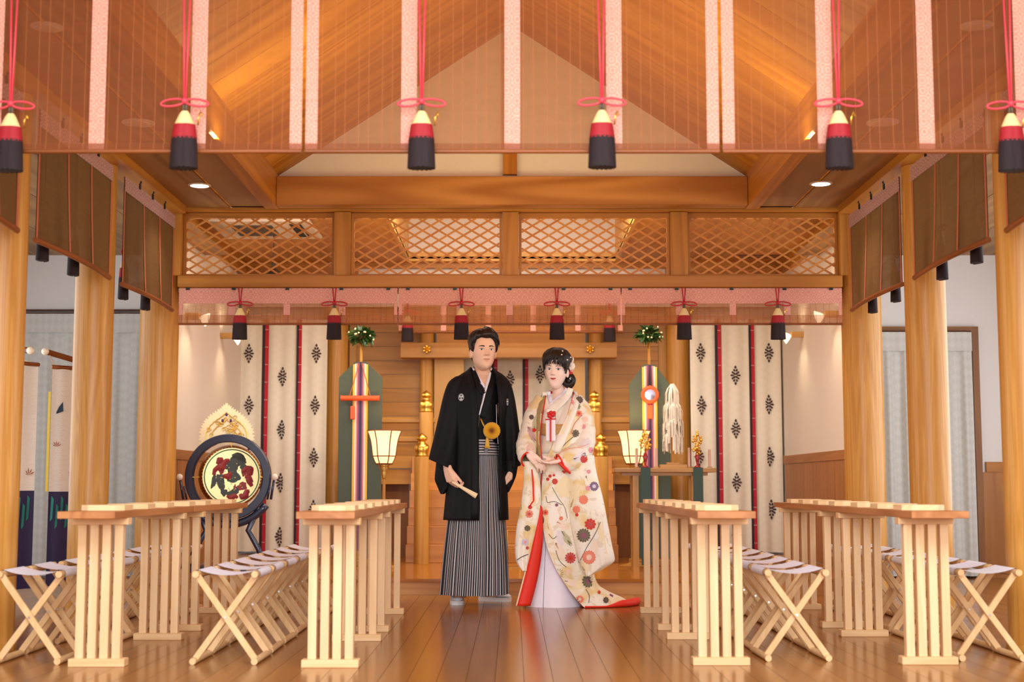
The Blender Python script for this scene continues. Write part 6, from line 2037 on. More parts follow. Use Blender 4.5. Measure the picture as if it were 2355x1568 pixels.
MB().lathe([(0.006, 0.03), (0.010, 0.0), (0.014, -0.03), (0.018, -0.052), (0.012, -0.054)], 14, (tz.x, y0p + 0.005, tz.z), squash=0.6).build('gold_tassel', plain('gold_thread', (206, 158, 40), 0.5), po_, smooth=True).location = (-pc.x, -y0p, -pc.z)
MB().tube([G(1107, 966, -0.175), G(1112, 977, -0.185), G(1118, 988, -0.195)], [0.003, 0.005, 0.005], 8).build('gold_cord', plain('gold_thread', (206, 158, 40), 0.5), groom, smooth=True)
MB().tube([G(1142, 934, -0.178), G(1143, 975, -0.186), G(1146, 1022, -0.182)], 0.0018, 6).build('silver_cord', plain('silver_thread', (196, 196, 204), 0.4), groom, smooth=True)
# folded fan in the right hand: a thing of its own
fa, fb_ = G(1043, 1108, -0.20) + G.o, G(1098, 1140, -0.235) + G.o
fan = thing('folding_fan', 'closed pale paper fan held in the hand of the groom', 'fan', fa)
d_ = (fb_ - fa)
nfan = 9
for k in range(nfan):
    s_ = (k - (nfan - 1) / 2)
    off = Vector((0, 0.0028 * s_, 0))
    side = d_.cross(Vector((0, 1, 0))).normalized()
    MB().add([off + side * 0.0055 + Vector((0, -0.001, 0)), off - side * 0.0055 + Vector((0, -0.001, 0)), d_ + off * 1.2 - side * (0.0125 + 0.0012 * s_), d_ + off * 1.2 + side * (0.0125 - 0.0012 * s_), off + side * 0.0055 + Vector((0, 0.001, 0)), off - side * 0.0055 + Vector((0, 0.001, 0)), d_ + off * 1.2 - side * (0.0125 + 0.0012 * s_) + Vector((0, 0.0022, 0)), d_ + off * 1.2 + side * (0.0125 - 0.0012 * s_) + Vector((0, 0.0022, 0))], [(0, 1, 2, 3), (7, 6, 5, 4), (0, 4, 5, 1), (1, 5, 6, 2), (2, 6, 7, 3), (3, 7, 4, 0)]).build('fan_fold' if 0 < k < nfan - 1 else 'guard_stick', plain('fan_paper', (240, 214, 168), 0.6), fan)
# tabi socks and zori sandals
M_TABI = plain('tabi_white', (226, 232, 246), 0.8)
M_ZORI = plain('zori_white', (240, 238, 236), 0.5)
def foot(px, py, yaw, dy, L=0.245, wid=0.092):
    c = PZ(px, py, 0.0) - G.o
    T = Matrix.Translation((c.x, c.y + dy, 0)) @ Matrix.Rotation(yaw, 4, 'Z')
    def out(u):      # half width along the foot, u 0 heel .. 1 toe
        return wid / 2 * (0.72 + 0.30 * math.sin(PI * min(1, u * 0.75 + 0.05))) * (1 - 0.0 * u) * math.sqrt(max(0.0, 1 - max(0, (u - 0.8) / 0.2) ** 2)) * math.sqrt(max(0.0, 1 - max(0, (0.12 - u) / 0.12) ** 2))
    N = 24
    def sole(z0_, z1_, k):
        m = MB(); up = []; dn = []
        pts = [(out(i / N) * k, -L * i / N) for i in range(N + 1)] + [(-out(i / N) * k, -L * i / N) for i in range(N - 1, 0, -1)]
        vs = [T @ Vector((x, y + L * 0.55, z0_ + (0.012 * max(0, (-y / L - 0.0)) * 0))) for x, y in pts] + [T @ Vector((x, y + L * 0.55, z1_)) for x, y in pts]
        n = len(pts)
        return m.add(vs, [tuple(range(n)), tuple(range(2 * n - 1, n - 1, -1))] + [(i, (i + 1) % n, n + (i + 1) % n, n + i) for i in range(n)])
    z = sole(0, 0.026, 1.0).build('zori_sandal', M_ZORI, groom, smooth=True, angle=0.6)
    m = MB(); vs = []; nu = 20; nv = 16
    for j in range(nv + 1):
        u = j / nv
        hgt = lerp_tab([(0, 0.085), (0.25, 0.095), (0.42, 0.075), (0.65, 0.045), (0.85, 0.030), (1.0, 0.016)], u)
        w = max(out(0.03 + u * 0.92) * 0.86, 0.006)
        for i in range(nu):
            a = 2 * PI * i / nu
            vs.append(T @ Vector((w * math.cos(a), L * 0.55 - L * (0.03 + 0.93 * u), 0.026 + hgt * 0.5 + hgt * 0.5 * math.sin(a))))
    m.add(vs, [(j * nu + i, j * nu + (i + 1) % nu, (j + 1) * nu + (i + 1) % nu, (j + 1) * nu + i) for j in range(nv) for i in range(nu)] + [tuple(range(nu - 1, -1, -1)), tuple(nv * nu + i for i in range(nu))])
    tb = m.build('tabi_sock', M_TABI, groom, smooth=True)
    h = lambda x, y, zz: T @ Vector((x, y, zz))
    MB().tube([h(-0.040, 0.01, 0.034), h(-0.030, -0.035, 0.062), h(-0.004, -0.075, 0.050), h(0.0, -0.085, 0.030)], 0.0055, 8).tube([h(0.040, 0.01, 0.034), h(0.030, -0.035, 0.062), h(0.004, -0.075, 0.050), h(0.0, -0.085, 0.030)], 0.0055, 8).build('strap', M_ZORI, z, smooth=True)
foot(1051, 1388, math.radians(4), 0.0)
foot(1142, 1382, math.radians(62), 0.0, 0.245)

# ------------------------------------------------------------------ bride
B = Fig(1280, 9.27)
bride = thing('person', 'person in a cream floral bridal kimono with red lining and flowers in the hair', 'person', B.o)
TB = Matrix.Translation(B(1277, 894) + Vector((0, -0.04, 0))) @ Matrix.Rotation(math.radians(-14), 4, 'Z') @ Matrix.Rotation(math.radians(3), 4, 'Y') @ Matrix.Diagonal((0.98, 1.0, 1.06, 1))
mb = MB()
add_head(mb, TB, True)
nk = B(1283, 900)
mb.tube([(nk.x + 0.004, 0.035, nk.z - 0.14), (nk.x + 0.005, 0.036, nk.z - 0.05), (nk.x + 0.004, 0.032, nk.z), (nk.x + 0.002, 0.028, nk.z + 0.08)], [0.07, 0.047, 0.041, 0.041], 20)
tor = shell(B, [(905, 1268, 1300, 0.04, 0.03, None, None), (918, 1248, 1320, 0.06, 0.03, None, None), (940, 1240, 1326, 0.09, 0.03, None, None), (990, 1244, 1322, 0.105, 0.01, None, None), (1060, 1248, 1318, 0.10, 0.01, None, None), (1150, 1236, 1326, 0.12, 0.02, None, None), (1200, 1244, 1320, 0.10, 0.02, None, None)], 32, 20)
n0 = len(tor.v); tor.f.append(tuple(range(31, -1, -1))); tor.f.append(tuple(range(n0 - 32, n0)))
mb.add(tor.v, tor.f)
for s in (-1, 1):
    mb.tube([(s * 0.06, 0.02, 0.56), (s * 0.06, 0.01, 0.30), (s * 0.06, 0.01, 0.05)], [0.08, 0.05, 0.038], 14)
wr = B(1217, 1046, -0.235)
mb.tube([B(1252, 928, 0.02), B(1232, 980, 0.0), B(1216, 1018, -0.09), wr], [0.046, 0.042, 0.034, 0.023], 16)
wl = B(1284, 1060, -0.25)
mb.tube([B(1322, 928, 0.02), B(1338, 985, 0.0), B(1330, 1040, -0.09), wl], [0.046, 0.042, 0.034, 0.022], 16)
cR = [(0.35, 0.3, 0.25), (0.4, 0.35, 0.3), (0.42, 0.38, 0.3), (0.45, 0.4, 0.3)]
add_hand(mb, wr, (0.62, -0.10, -0.62), (-0.15, 0.75, -0.45), (0.6, 0.1, 0.7), cR, 0.86, (0.25, 0.2, 0.1))
cL = [(0.15, 0.25, 0.2), (0.18, 0.3, 0.2), (0.2, 0.3, 0.25), (0.25, 0.35, 0.25)]
add_hand(mb, wl, (-1.0, -0.05, -0.16), (-0.05, -0.25, 0.95), (0, 1, 0.4), cL, 0.86, (0.3, 0.1, -0.1))
bb = remesh(mb, 'body', M_SKINF, bride, 0.0034, 3)
face(bride, bb, TB, True)
BL = [(0.0, 0.166), (0.4, 0.168), (0.8, 0.155), (1.0, 0.135), (1.15, 0.115), (1.32, 0.106), (1.5, 0.112), (1.7, 0.098), (2.2, 0.050), (PI, 0.034)]
def bthick(th, z):
    t = 0.010 + 0.018 * sstep((z - 0.12) / 0.09)
    t += 0.012 * gs(abs(th), PI, 1.1) * gs(z, 0.14, 0.06)
    return t
bh = hair_cap(bride, TB, True, lambda th: lerp_tab(BL, abs(th)), bthick, 'hair', wob=0.05)
lk = MB(); r_ = np.random.RandomState(21)
for i in range(50):                                   # bangs sweeping to either side
    u = i / 49.0
    th0 = 0.25 + r_.uniform(-0.3, 0.3)
    th1 = -1.02 + 2.04 * u
    z1_ = 0.128 + 0.012 * math.cos(th1 * 1.2) + r_.uniform(-0.007, 0.010) - 0.022 * sstep((abs(th1) - 0.55) / 0.4)
    if 0.30 < u < 0.46 and i % 2: z1_ += 0.018
    pts = []; rs = []
    for k in range(8):
        f = k / 7
        th = th0 + (th1 - th0) * f ** 0.8; z = 0.212 + (z1_ - 0.212) * f ** 1.35
        pts.append(TB @ head_pt(th, z, True, 0.014 + 0.012 * math.sin(PI * min(1, f * 0.85 + 0.1)) - 0.006 * f, feat=False)); rs.append(0.0040 * (1 - 0.70 * f ** 3))
    lk.tube(pts, rs, 5)
for s in (-1, 1):                                     # face-framing side locks
    for i in range(10):
        pts = []; rs = []
        e = r_.uniform(-0.08, 0.08)
        for k in range(8):
            f = k / 7
            pts.append(TB @ head_pt(s * (1.05 + 0.22 * f + e), 0.165 - (0.075 if s > 0 else 0.112) * f, True, 0.016 - 0.009 * f, feat=False)); rs.append(0.0042 * (1 - 0.7 * f ** 2))
        lk.tube(pts, rs, 5)
lo_ = lk.build('bangs', M_HAIR, bh, smooth=True); lo_['kind'] = 'stuff'
bun = MB()
bc = Vector((0.075, 0.075, 0.055))
for k in range(5):
    pts = [TB @ (bc + Vector((0.034 * math.cos(a) * (1 - 0.12 * k), (k - 2) * 0.013, 0.036 * math.sin(a) * (1 - 0.12 * abs(k - 2))))) for a in [2 * PI * i / 18 for i in range(18)]]
    bun.tube(pts, 0.017, 8, closed=True)
bun.ball(TB @ bc, 0.03, 12, 9)
bun.build('bun', M_HAIR, bh, smooth=True)
# flowers and pearls in the hair
def hair_flower(pos, R, mat, k=6):
    m = MB()
    for i in range(k):
        a = 2 * PI * i / k
        m.ball(TB @ (Vector(pos) + Vector((R * 0.6 * math.cos(a), -0.004, R * 0.6 * math.sin(a)))), R * 0.55, 9, 7, sc=(1, 0.5, 1))
    m.ball(TB @ (Vector(pos) + Vector((0, -0.01, 0))), R * 0.35, 8, 6)
    m.build('hair_flower', mat, bh, smooth=True)
M_PETAL = plain('petal_cream', (246, 232, 214), 0.6)
hair_flower((0.100, 0.012, 0.140), 0.022, M_PETAL, 7)
hair_flower((0.092, 0.03, 0.165), 0.013, plain('petal_gold', (214, 170, 70), 0.5))
hair_flower((0.090, 0.035, 0.105), 0.013, plain('petal_red', (206, 48, 52), 0.6))
hair_flower((0.100, 0.02, 0.116), 0.010, plain('petal_pink', (236, 160, 160), 0.6))
hair_flower((0.092, 0.045, 0.070), 0.010, plain('petal_white', (244, 240, 236), 0.6))
MB().tube([TB @ Vector((0.098, 0.02, 0.155)), TB @ Vector((0.108, 0.015, 0.185)), TB @ Vector((0.106, 0.012, 0.198))], [0.007, 0.005, 0.002], 8).build('hair_sprig', M_PETAL, bh, smooth=True)
hbvh = bvh_of(bh)
for (px, py) in ((1292, 811), (1290, 820), (1303, 831), (1311, 824)):
    q = B(px, py); h = hbvh.ray_cast(Vector((q.x, -1, q.z)), Vector((0, 1, 0)))[0]
    if h is not None: MB().ball(h + Vector((0, -0.002, 0)), 0.0052, 8, 6).build('hair_pearl', M_PETAL, bh, smooth=True)

# inner kimono
M_KAKE = plain('inner_kimono_lavender', (246, 238, 248), 0.7)
kk = shell(B, [(905, 1268, 1304, 0.06, 0.03, 1272, 1296), (918, 1246, 1324, 0.08, 0.03, 1270, 1290), (940, 1238, 1328, 0.11, 0.03, 1272, 1282), (960, 1236, 1328, 0.120, 0.02, 1276, 1277), (1010, 1238, 1326, 0.125, 0.01, 1276, 1277), (1100, 1226, 1330, 0.13, 0.01, 1262, 1263), (1200, 1218, 1332, 0.15, 0.01, 1256, 1257), (1300, 1212, 1334, 0.17, 0.01, 1250, 1251), (1396, 1208, 1338, 0.19, 0.0, 1246, 1247)], 64, 50, lambda th, v, z: 0.02 * math.sin(th * 6 + 1) * sstep((v - 0.4) * 2))
kk.m = [1 if min(kk.v[i][2] for i in f) > 0.95 else 0 for f in kk.f]
M_CREAMS = brocade('cream_silk_collar', (246, 236, 216), (250, 242, 228), 40)
kko = kk.build('inner_kimono', [M_KAKE, M_CREAMS], bride, smooth=True)
kbv = bvh_of(kko, bb)
M_ERI = plain('inner_collar', (240, 232, 244), 0.65)
ribbon_on(kbv, B, [(1262, 900), (1263, 912), (1268, 924), (1274, 932)], [8, 9, 9, 7], 0.010, 0.005).build('under_collar', M_ERI, bride, smooth=True)
ribbon_on(kbv, B, [(1304, 893), (1296, 905), (1282, 917), (1266, 932), (1260, 942)], [6, 8, 9, 9, 7], 0.013, 0.005).build('under_collar', M_ERI, bride, smooth=True)
ribbon_on(kbv, B, [(1253, 902), (1252, 920), (1256, 940), (1262, 958), (1268, 975)], [10, 14, 16, 16, 16], 0.016, 0.006).build('collar', M_CREAMS, bride, smooth=True)
ribbon_on(kbv, B, [(1312, 893), (1306, 908), (1290, 924), (1270, 943), (1252, 966), (1246, 990)], [12, 16, 20, 22, 22, 20], 0.020, 0.006).build('collar', M_CREAMS, bride, smooth=True)
ribbon_on(bvh_of(kko), B, [(1238, 985), (1260, 990), (1290, 990), (1316, 985)], 26, 0.022, 0.01).build('sash', brocade('gold_sash', (196, 150, 84), (226, 190, 120), 40), bride, smooth=True)
ribbon_on(bvh_of(kko), B, [(1236, 1020), (1256, 1024), (1290, 1024), (1318, 1020)], 40, 0.020, 0.01).build('sash', M_CREAMS, bride, smooth=True)

kbo = bvh_of(kko)
ribbon_on(kbo, B, [(1232, 1056), (1256, 1060), (1290, 1060), (1322, 1056)], 40, 0.018, 0.01).build('sash', M_CREAMS, bride, smooth=True)
ribbon_on(kbo, B, [(1230, 1095), (1256, 1098), (1290, 1098), (1322, 1095)], 42, 0.014, 0.01).build('sash', M_CREAMS, bride, smooth=True)
# outer kimono
def robe_mat():
    t = NT('floral_silk')
    v = t.coord('Object')
    big = t.noise(v, 4.5, 2, 0.5, 0.6)
    fine = t.noise(v, 140, 3, 0.7)
    mid = t.noise(v, 16, 3, 0.6, 0.8)
    c = t.ramp(big, [(0.40, lin((250, 244, 230))), (0.52, lin((248, 240, 220))), (0.60, lin((236, 206, 138))), (0.70, lin((244, 230, 200)))])
    c = t.mix(t.math('MULTIPLY', t.math('GREATER_THAN', mid, 0.60), 0.45), c, lin((214, 186, 140)))
    c = t.mix(t.math('MULTIPLY', t.math('LESS_THAN', mid, 0.36), 0.30), c, lin((222, 190, 190)))
    c = t.mix(t.math('MULTIPLY', fine, 0.18), c, lin((200, 168, 110)))
    t.set(c, 0.55, 0, 0.35, sheen=0.2)
    t.bump(fine, 0.2, 0.002)
    return t.mat
M_ROBE = robe_mat()
M_LINING = plain('scarlet_lining', (228, 42, 12), 0.6)
def rfold(th, v, z):
    a = sstep((v - 0.25) * 1.6)
    return a * (0.030 * math.sin(th * 5 + 2.2 + 2 * v) + 0.018 * math.sin(th * 11 + 1 - 3 * v)) * (1 - 0.75 * sstep((v - 0.85) / 0.1))
rob = shell(B, [(897, 1262, 1318, 0.058, 0.050, 1264, 1317), (904, 1254, 1326, 0.070, 0.040, 1257, 1322), (914, 1242, 1334, 0.095, 0.035, 1254, 1318), (932, 1232, 1342, 0.130, 0.025, 1250, 1312), (965, 1228, 1346, 0.160, 0.01, 1244, 1300), (1010, 1226, 1346, 0.175, 0.0, 1240, 1278), (1060, 1224, 1346, 0.180, 0.0, 1243, 1254), (1110, 1218, 1348, 0.185, 0.0, 1241, 1245), (1165, 1210, 1350, 0.190, 0.0, 1239, 1244), (1240, 1210, 1352, 0.205, 0.0, 1228, 1253), (1300, 1208, 1362, 0.22, 0.01, 1218, 1274), (1340, 1206, 1374, 0.24, 0.03, 1212, 1298), (1360, 1205, 1398, 0.26, 0.05, 1210, 1312), (1376, 1204, 1432, 0.28, 0.07, 1208, 1325), (1388, 1203, 1456, 0.29, 0.08, 1207, 1336), (1391, 1203, 1462, 0.295, 0.085, 1207, 1340)], 120, 110, rfold)
robo = rob.build('outer_kimono', M_ROBE, bride, smooth=True)
inn = MB(); inn.v = [(x * 1.0, y, z) for x, y, z in rob.v]; inn.f = list(rob.f); inn.m = list(rob.m)
lining = inn.build('lining', M_LINING, robo, smooth=True)
dm = lining.modifiers.new('inset', 'SOLIDIFY'); dm.thickness = 0.004; dm.offset = -1.0
# keep the lining just inside the silk
nrm = [v.normal.copy() for v in lining.data.vertices]
cx_ = sum(v.co.x for v in lining.data.vertices) / len(lining.data.vertices)
for v in lining.data.vertices:
    c = Vector((cx_, 0.03, v.co.z)); d = (v.co - c); d.z = 0
    v.co -= d.normalized() * 0.006
# red hem roll along the lower edge, thick on the train
w_ = 121
row = [Vector(rob.v[110 * w_ + i]) for i in range(121)]
pts = []; rs = []
for i in range(0, 100, 1):
    p = row[i]
    u = sstep((i - 9) / 9.0) * (1 - sstep((i - 36) / 20.0))
    r = 0.006 + 0.017 * u
    pts.append(Vector((p.x + 0.010 * u, p.y - 0.006, r * 0.9 + 0.002))); rs.append(r)
MB().tube(pts, rs, 12).build('padded_hem', M_LINING, robo, smooth=True)
# turned-back scarlet edge of the overlapping front
edge_px = [(1241, 1160), (1231, 1215), (1219, 1270), (1204, 1330), (1189, 1386)]
inner_px = [(1244, 1166), (1246, 1215), (1243, 1270), (1233, 1330), (1218, 1386)]
em = MB(); vs = []
N = 24
for j in range(N + 1):
    t = 4 * j / N
    a = (cat([p[0] for p in edge_px], t), cat([p[1] for p in edge_px], t)); b = (cat([p[0] for p in inner_px], t), cat([p[1] for p in inner_px], t))
    for s in range(5):
        f = s / 4
        px, py = a[0] + (b[0] - a[0]) * f, a[1] + (b[1] - a[1]) * f
        yd = -0.205 - 0.035 * (j / N) + 0.020 * f * f - 0.006 * math.sin(PI * f)
        vs.append(B(px, py, yd))
em.add(vs, [(j * 5 + i, j * 5 + i + 1, (j + 1) * 5 + i + 1, (j + 1) * 5 + i) for j in range(N) for i in range(4)])
eo = em.build('front_facing', M_LINING, robo, smooth=True)
s_ = eo.modifiers.new('thickness', 'SOLIDIFY'); s_.thickness = 0.006; s_.offset = 1
MB().tube([Vector(vs[j * 5]) + Vector((-0.004, 0.002, 0)) for j in range(N + 1)], 0.006, 8).build('front_edge', plain('edge_cream', (240, 214, 176), 0.6), robo, smooth=True)
# lapels down the front
rbv = bvh_of(robo, kko)
ribbon_on(rbv, B, [(1252, 903), (1243, 930), (1238, 965), (1238, 1010), (1240, 1050)], [8, 12, 14, 14, 12], 0.010, 0.006).build('lapel', brocade('lapel_gold', (150, 120, 70), (206, 176, 112), 60), robo, smooth=True)
ribbon_on(rbv, B, [(1320, 898), (1318, 925), (1304, 960), (1288, 1000), (1274, 1040)], [16, 26, 30, 30, 24], 0.014, 0.006).build('lapel', M_CREAMS, robo, smooth=True)
# sleeves
def tube_slv(pts, radii, name, cuff_red=True):
    P_ = [B(px, py, y) for px, py, y in pts]
    n = len(P_) - 1; Q = []; R_ = []
    for j in range(n * 6 + 1):
        t = j / 6
        Q.append(Vector((cat([p.x for p in P_], t), cat([p.y for p in P_], t), cat([p.z for p in P_], t)))); R_.append(cat(list(radii), t))
    R_ = [r * (1 + 0.035 * math.sin(i * 1.9)) for i, r in enumerate(R_)]
    o = MB().tube(Q, R_, 28, caps=False).build(name, M_ROBE, bride, smooth=True)
    s = o.modifiers.new('thickness', 'SOLIDIFY'); s.thickness = 0.004; s.offset = -1
    if cuff_red:
        d = (Q[-1] - Q[-2]).normalized()
        MB().tube([Q[-1] - d * 0.05, Q[-1] + d * 0.002], [R_[-1] * 0.94, R_[-1] * 0.95], 28, caps=False).build('cuff_lining', M_LINING, o, smooth=True)
        x = Vector((0, 0, 1)) - d * d.z; x.normalize(); y = d.cross(x)
        MB().tube([Q[-1] + (x * math.cos(a) + y * math.sin(a)) * R_[-1] * 0.98 for a in [2 * PI * i / 28 for i in range(28)]], 0.0055, 8, closed=True).build('cuff_edge', M_LINING, o, smooth=True)
    return o
ssl = tube_slv([(1250, 918, 0.02), (1230, 950, 0.01), (1219, 990, -0.03), (1210, 1028, -0.10), (1211, 1050, -0.17), (1216, 1058, -0.215)], [0.055, 0.062, 0.064, 0.066, 0.058, 0.052], 'sleeve')
ssr = tube_slv([(1318, 918, 0.02), (1336, 952, 0.01), (1342, 1000, -0.02), (1332, 1038, -0.10), (1310, 1056, -0.195), (1287, 1067, -0.215)], [0.062, 0.075, 0.078, 0.080, 0.074, 0.062], 'sleeve')
def bagr(rows, thick, yd, name, fa=0.012):
    o = bag(B, rows, thick, yd, 40, 40, (lambda c, v: fa * math.sin(c * 6 + v * 3) * v)).build(name, M_ROBE, bride, smooth=True)
    return o
bgl = bagr([(1062, 1200, 1230), (1085, 1203, 1236), (1120, 1202, 1242), (1165, 1196, 1243), (1215, 1187, 1236), (1260, 1184, 1226), (1290, 1188, 1219), (1308, 1200, 1213)], lambda v: 0.045 * (1 - 0.4 * v), lambda v: -0.18 - 0.03 * v, 'hanging_sleeve')
bgr = bagr([(1048, 1312, 1364), (1075, 1300, 1367), (1100, 1303, 1372), (1150, 1305, 1384), (1200, 1308, 1393), (1250, 1318, 1402), (1282, 1326, 1408), (1300, 1333, 1388), (1319, 1342, 1352)], lambda v: 0.060 * (1 - 0.35 * v), lambda v: -0.14 - 0.07 * v, 'hanging_sleeve')
MB().tube([B(1272, 1052, -0.262), B(1284, 1066, -0.268), B(1298, 1080, -0.268), B(1308, 1089, -0.255)], [0.004, 0.010, 0.012, 0.006], 10).build('sleeve_lining_edge', M_LINING, bgr, smooth=True)
MB().tube([B(1222, 1080, -0.238), B(1225, 1110, -0.235), B(1226, 1150, -0.232), B(1215, 1165, -0.232)], [0.004, 0.006, 0.005, 0.003], 8).build('sleeve_lining_edge', M_LINING, bgl, smooth=True)
# printed flowers: chrysanthemums, peonies, clouds and stems
allb = bvh_of(robo, ssl, ssr, bgl, bgr)
FC = {'red': (206, 50, 34), 'coral': (232, 128, 98), 'pink': (232, 150, 160), 'rose': (200, 74, 70), 'olive': (104, 92, 62), 'brown': (92, 70, 62), 'violet': (112, 92, 120), 'lilac': (214, 200, 220), 'gold': (238, 208, 142), 'green': (146, 146, 96), 'peach': (242, 206, 182), 'mauve': (150, 84, 104), 'cream': (246, 232, 204)}
def garment(px, py):
    q = B(px, py); best = (9, robo)
    for o_, b_ in GB:
        h = b_.ray_cast(Vector((q.x, -1.5, q.z)), Vector((0, 1, 0)))[0]
        if h is not None and h.y < best[0]: best = (h.y, o_)
    return best[1]
GB = [(o_, bvh_of(o_)) for o_ in (robo, ssl, ssr, bgl, bgr)]
def fmat(c): return plain('print_' + c, FC[c], 0.65)
def bloom(px, py, r, col, core=None, k=12, squash=1.0, name='printed_flower', depth=0.28):
    c = B(px, py); R = r * 9.2 / F
    g_ = garment(px, py)
    sh = [(x * squash, y) for x, y in petals(R, k, depth)]
    d0 = decal(allb, (c.x, -0.2, c.z), sh, off=0.0035, rings=3, start=1.2)
    if not d0: return
    o_ = d0.build(name, fmat(col), g_, smooth=True)
    if core:
        d1 = decal(allb, (c.x, -0.2, c.z), petals(R * 0.42, 8, 0.3, 24), off=0.0052, rings=2, start=1.2)
        if d1: d1.build('flower_core', fmat(core), o_, smooth=True)
        for q in range(k):
            a = 2 * PI * (q + 0.5) / k
            d2 = decal(allb, (c.x + R * 0.62 * squash * math.cos(a), -0.2, c.z + R * 0.62 * math.sin(a)), ellipse(R * 0.24, R * 0.045, 8, a), off=0.0048, rings=1, start=1.2)
            if d2 and r > 8: d2.build('petal_line', plain('print_line_' + col, tuple(min(255, int(q_ * 0.72 + 255 * 0.28)) for q_ in FC[col]), 0.65), o_)
def patch(px, py, a, b, rot, col): 
    c = B(px, py); s = 9.2 / F
    d0 = decal(allb, (c.x, -0.2, c.z), [(x * (1 + 0.12 * math.sin(3 * i)), y * (1 + 0.12 * math.cos(2 * i))) for i, (x, y) in enumerate(ellipse(a * s, b * s, 22, rot))], off=0.0022, rings=3, start=1.2)
    if d0: d0.build('printed_cloud', plain('cloud_' + col, tuple(int(q_ * 0.5 + w_ * 0.5) for q_, w_ in zip(FC[col], (248, 238, 216))), 0.6), garment(px, py), smooth=True)
def stem(pts, w, col):
    s = 9.2 / F
    vs = []; P3 = []
    n = len(pts) - 1
    for j in range(n * 4 + 1):
        t = j / 4
        q = B(cat([p[0] for p in pts], t), cat([p[1] for p in pts], t))
        h = allb.ray_cast(Vector((q.x, -1.5, q.z)), Vector((0, 1, 0)))[0]
        if h is not None: P3.append(Vector((q.x, h.y - 0.003, q.z)))
    if len(P3) > 2: MB().tube(P3, w * s / 2, 5, flat=0.5).build('printed_stem', fmat(col), garment(*pts[len(pts) // 2]))
for a in [(1300, 945, 12, 30, -0.8, 'gold'), (1330, 985, 10, 26, -0.5, 'peach'), (1345, 1020, 14, 10, 0.3, 'lilac'), (1332, 1050, 20, 9, 0.5, 'lilac'), (1296, 1120, 20, 24, -0.2, 'gold'), (1318, 1140, 8, 28, -0.35, 'gold'), (1252, 1190, 8, 26, 0, 'gold'), (1262, 1220, 7, 22, 0.3, 'gold'), (1290, 1205, 14, 8, -0.7, 'peach'), (1300, 1235, 7, 20, 0.6, 'green'), (1286, 1235, 8, 18, 0.2, 'lilac'), (1340, 1300, 10, 18, -0.2, 'gold'), (1362, 1255, 8, 20, 0, 'peach'), (1200, 1170, 8, 16, 0.2, 'gold'), (1225, 1150, 7, 14, 0, 'gold'), (1230, 975, 6, 24, -0.25, 'green'), (1240, 1010, 5, 26, -0.1, 'brown'), (1222, 1000, 6, 20, 0.4, 'mauve'), (1300, 990, 8, 24, -0.6, 'gold'), (1284, 1262, 10, 20, 0.5, 'peach'), (1330, 1340, 12, 10, 0.4, 'gold'), (1310, 1335, 16, 7, -0.4, 'peach'), (1375, 1220, 5, 24, 0.2, 'gold'), (1350, 1110, 8, 18, 0.4, 'cream')]: patch(*a)
for a in [(1311, 927, 9, 'pink', 'rose', 10), (1332, 920, 9, 'brown', 'olive', 10), (1327, 936, 8, 'green', 'olive', 8), (1296, 928, 5, 'coral', None, 7), (1330, 952, 8, 'coral', 'red', 8), (1345, 965, 7, 'peach', None, 9), (1340, 982, 6, 'pink', None, 9), (1322, 998, 9, 'olive', 'brown', 8), (1339, 1057, 9, 'red', 'rose', 10), (1357, 1036, 7, 'pink', None, 9), (1263, 1095, 4, 'red', None, 7), (1274, 1107, 7, 'red', 'rose', 9), (1258, 1102, 4, 'red', None, 7), (1272, 1093, 3, 'red', None, 7), (1350, 1085, 5, 'pink', None, 7), (1362, 1118, 11, 'violet', 'lilac', 14), (1348, 1122, 6, 'pink', None, 8), (1338, 1148, 11, 'coral', None, 14), (1322, 1170, 9, 'coral', None, 10), (1323, 1182, 4, 'red', None, 6), (1353, 1203, 13, 'red', 'rose', 9), (1338, 1228, 16, 'olive', 'mauve', 15), (1350, 1277, 16, 'coral', 'peach', 16), (1309, 1279, 13, 'rose', 'red', 12), (1282, 1314, 14, 'olive', 'mauve', 13), (1350, 1332, 15, 'olive', 'mauve', 13), (1253, 1177, 7, 'coral', 'red', 9), (1216, 1180, 9, 'coral', 'rose', 9), (1218, 1165, 5, 'red', None, 6), (1212, 1212, 7, 'olive', None, 9), (1207, 1243, 8, 'lilac', 'pink', 9), (1212, 1256, 4, 'rose', None, 7), (1302, 1348, 7, 'coral', None, 8), (1330, 1372, 9, 'coral', 'peach', 10), (1375, 1358, 4, 'red', None, 6), (1390, 1375, 7, 'brown', 'olive', 8), (1405, 1368, 5, 'mauve', None, 7), (1288, 1190, 5, 'coral', None, 8), (1278, 1160, 4, 'mauve', None, 7), (1305, 1310, 6, 'peach', None, 8), (1228, 990, 5, 'red', None, 5), (1222, 960, 6, 'brown', None, 7), (1240, 935, 5, 'gold', None, 7)]: bloom(*a)
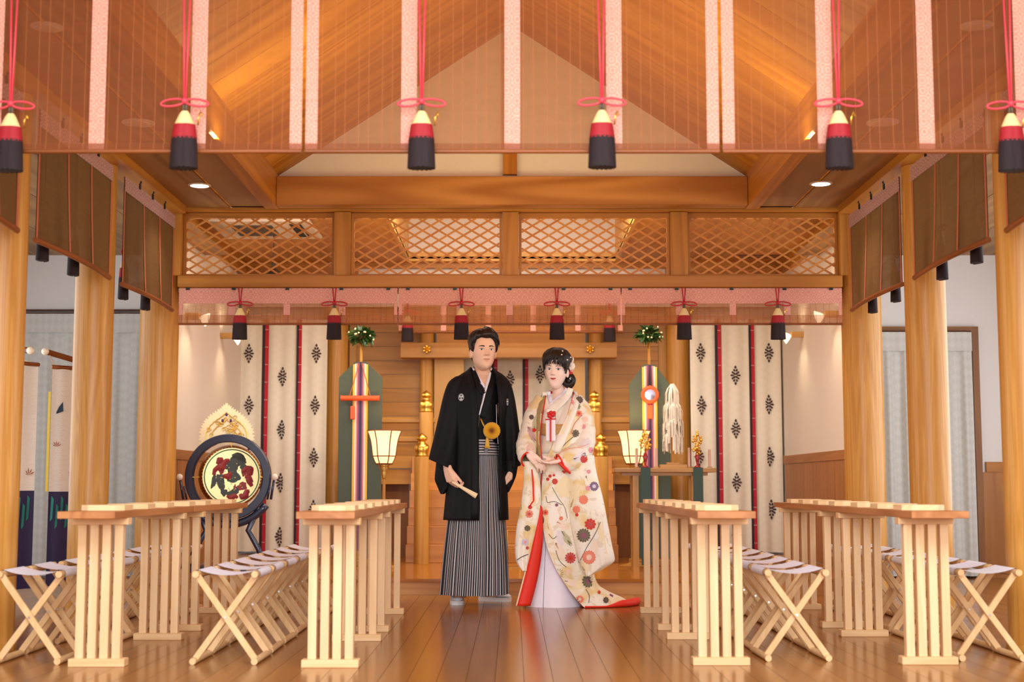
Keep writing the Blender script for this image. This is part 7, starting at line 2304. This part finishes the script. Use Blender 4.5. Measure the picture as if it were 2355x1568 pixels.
for a in [([(1376, 1198), (1362, 1228), (1345, 1255), (1328, 1290)], 1.6, 'brown'), ([(1254, 1140), (1258, 1155), (1272, 1152), (1290, 1160)], 1.4, 'brown'), ([(1260, 1225), (1270, 1236), (1278, 1230)], 1.4, 'brown'), ([(1276, 1262), (1284, 1285), (1300, 1300)], 1.4, 'brown'), ([(1344, 1350), (1352, 1366), (1350, 1380)], 1.6, 'brown'), ([(1186, 1285), (1198, 1277), (1214, 1270)], 2.0, 'brown'), ([(1283, 1040), (1300, 1020), (1318, 1005)], 1.6, 'brown'), ([(1276, 1050), (1300, 1035), (1330, 1030), (1352, 1022)], 1.2, 'coral'), ([(1380, 1195), (1384, 1230), (1390, 1270)], 1.2, 'gold'), ([(1268, 1120), (1282, 1145), (1296, 1165), (1302, 1190)], 1.2, 'olive'), ([(1310, 1000), (1320, 975), (1338, 955)], 1.4, 'rose')]: stem(*a)
# white pouch with red cord ornament at the breast
pc = B(1264, 990, -0.26)
pz = thing  # keep the builder name free
hkso = MB().box(-0.030, 0.030, -0.012, 0.012, -0.075, 0.075).build('breast_pouch', plain('pouch_white', (244, 238, 236), 0.6), bride, bevel=0.004); hkso.location = pc + Vector((0, 0.01, -0.002))
MB().box(-0.024, 0.024, -0.006, 0.010, 0.0, 0.05).build('pouch_flap', M_CREAMS, hkso, bevel=0.002).location = (0, 0.01, 0.078)
rk = MB()
for (x, z, r) in ((-0.008, 0.085, 0.014), (0.014, 0.092, 0.015), (0.002, 0.105, 0.013), (-0.014, 0.100, 0.010), (0.022, 0.106, 0.010), (0.0, 0.078, 0.012)):
    rk.ball((x, -0.018, z), r, 10, 8, sc=(1, 0.6, 1))
rk.build('red_knot', plain('scarlet_cord', (206, 18, 20), 0.5), hkso, smooth=True)
MB().box(-0.007, 0.005, -0.020, -0.013, -0.078, 0.078).build('red_cord', plain('scarlet_cord', (206, 18, 20), 0.5), hkso)
MB().tube([(-0.034, -0.014, 0.062), (0.0, -0.020, 0.064), (0.034, -0.014, 0.066)], 0.004, 6).build('red_tie', plain('scarlet_cord', (206, 18, 20), 0.5), hkso)
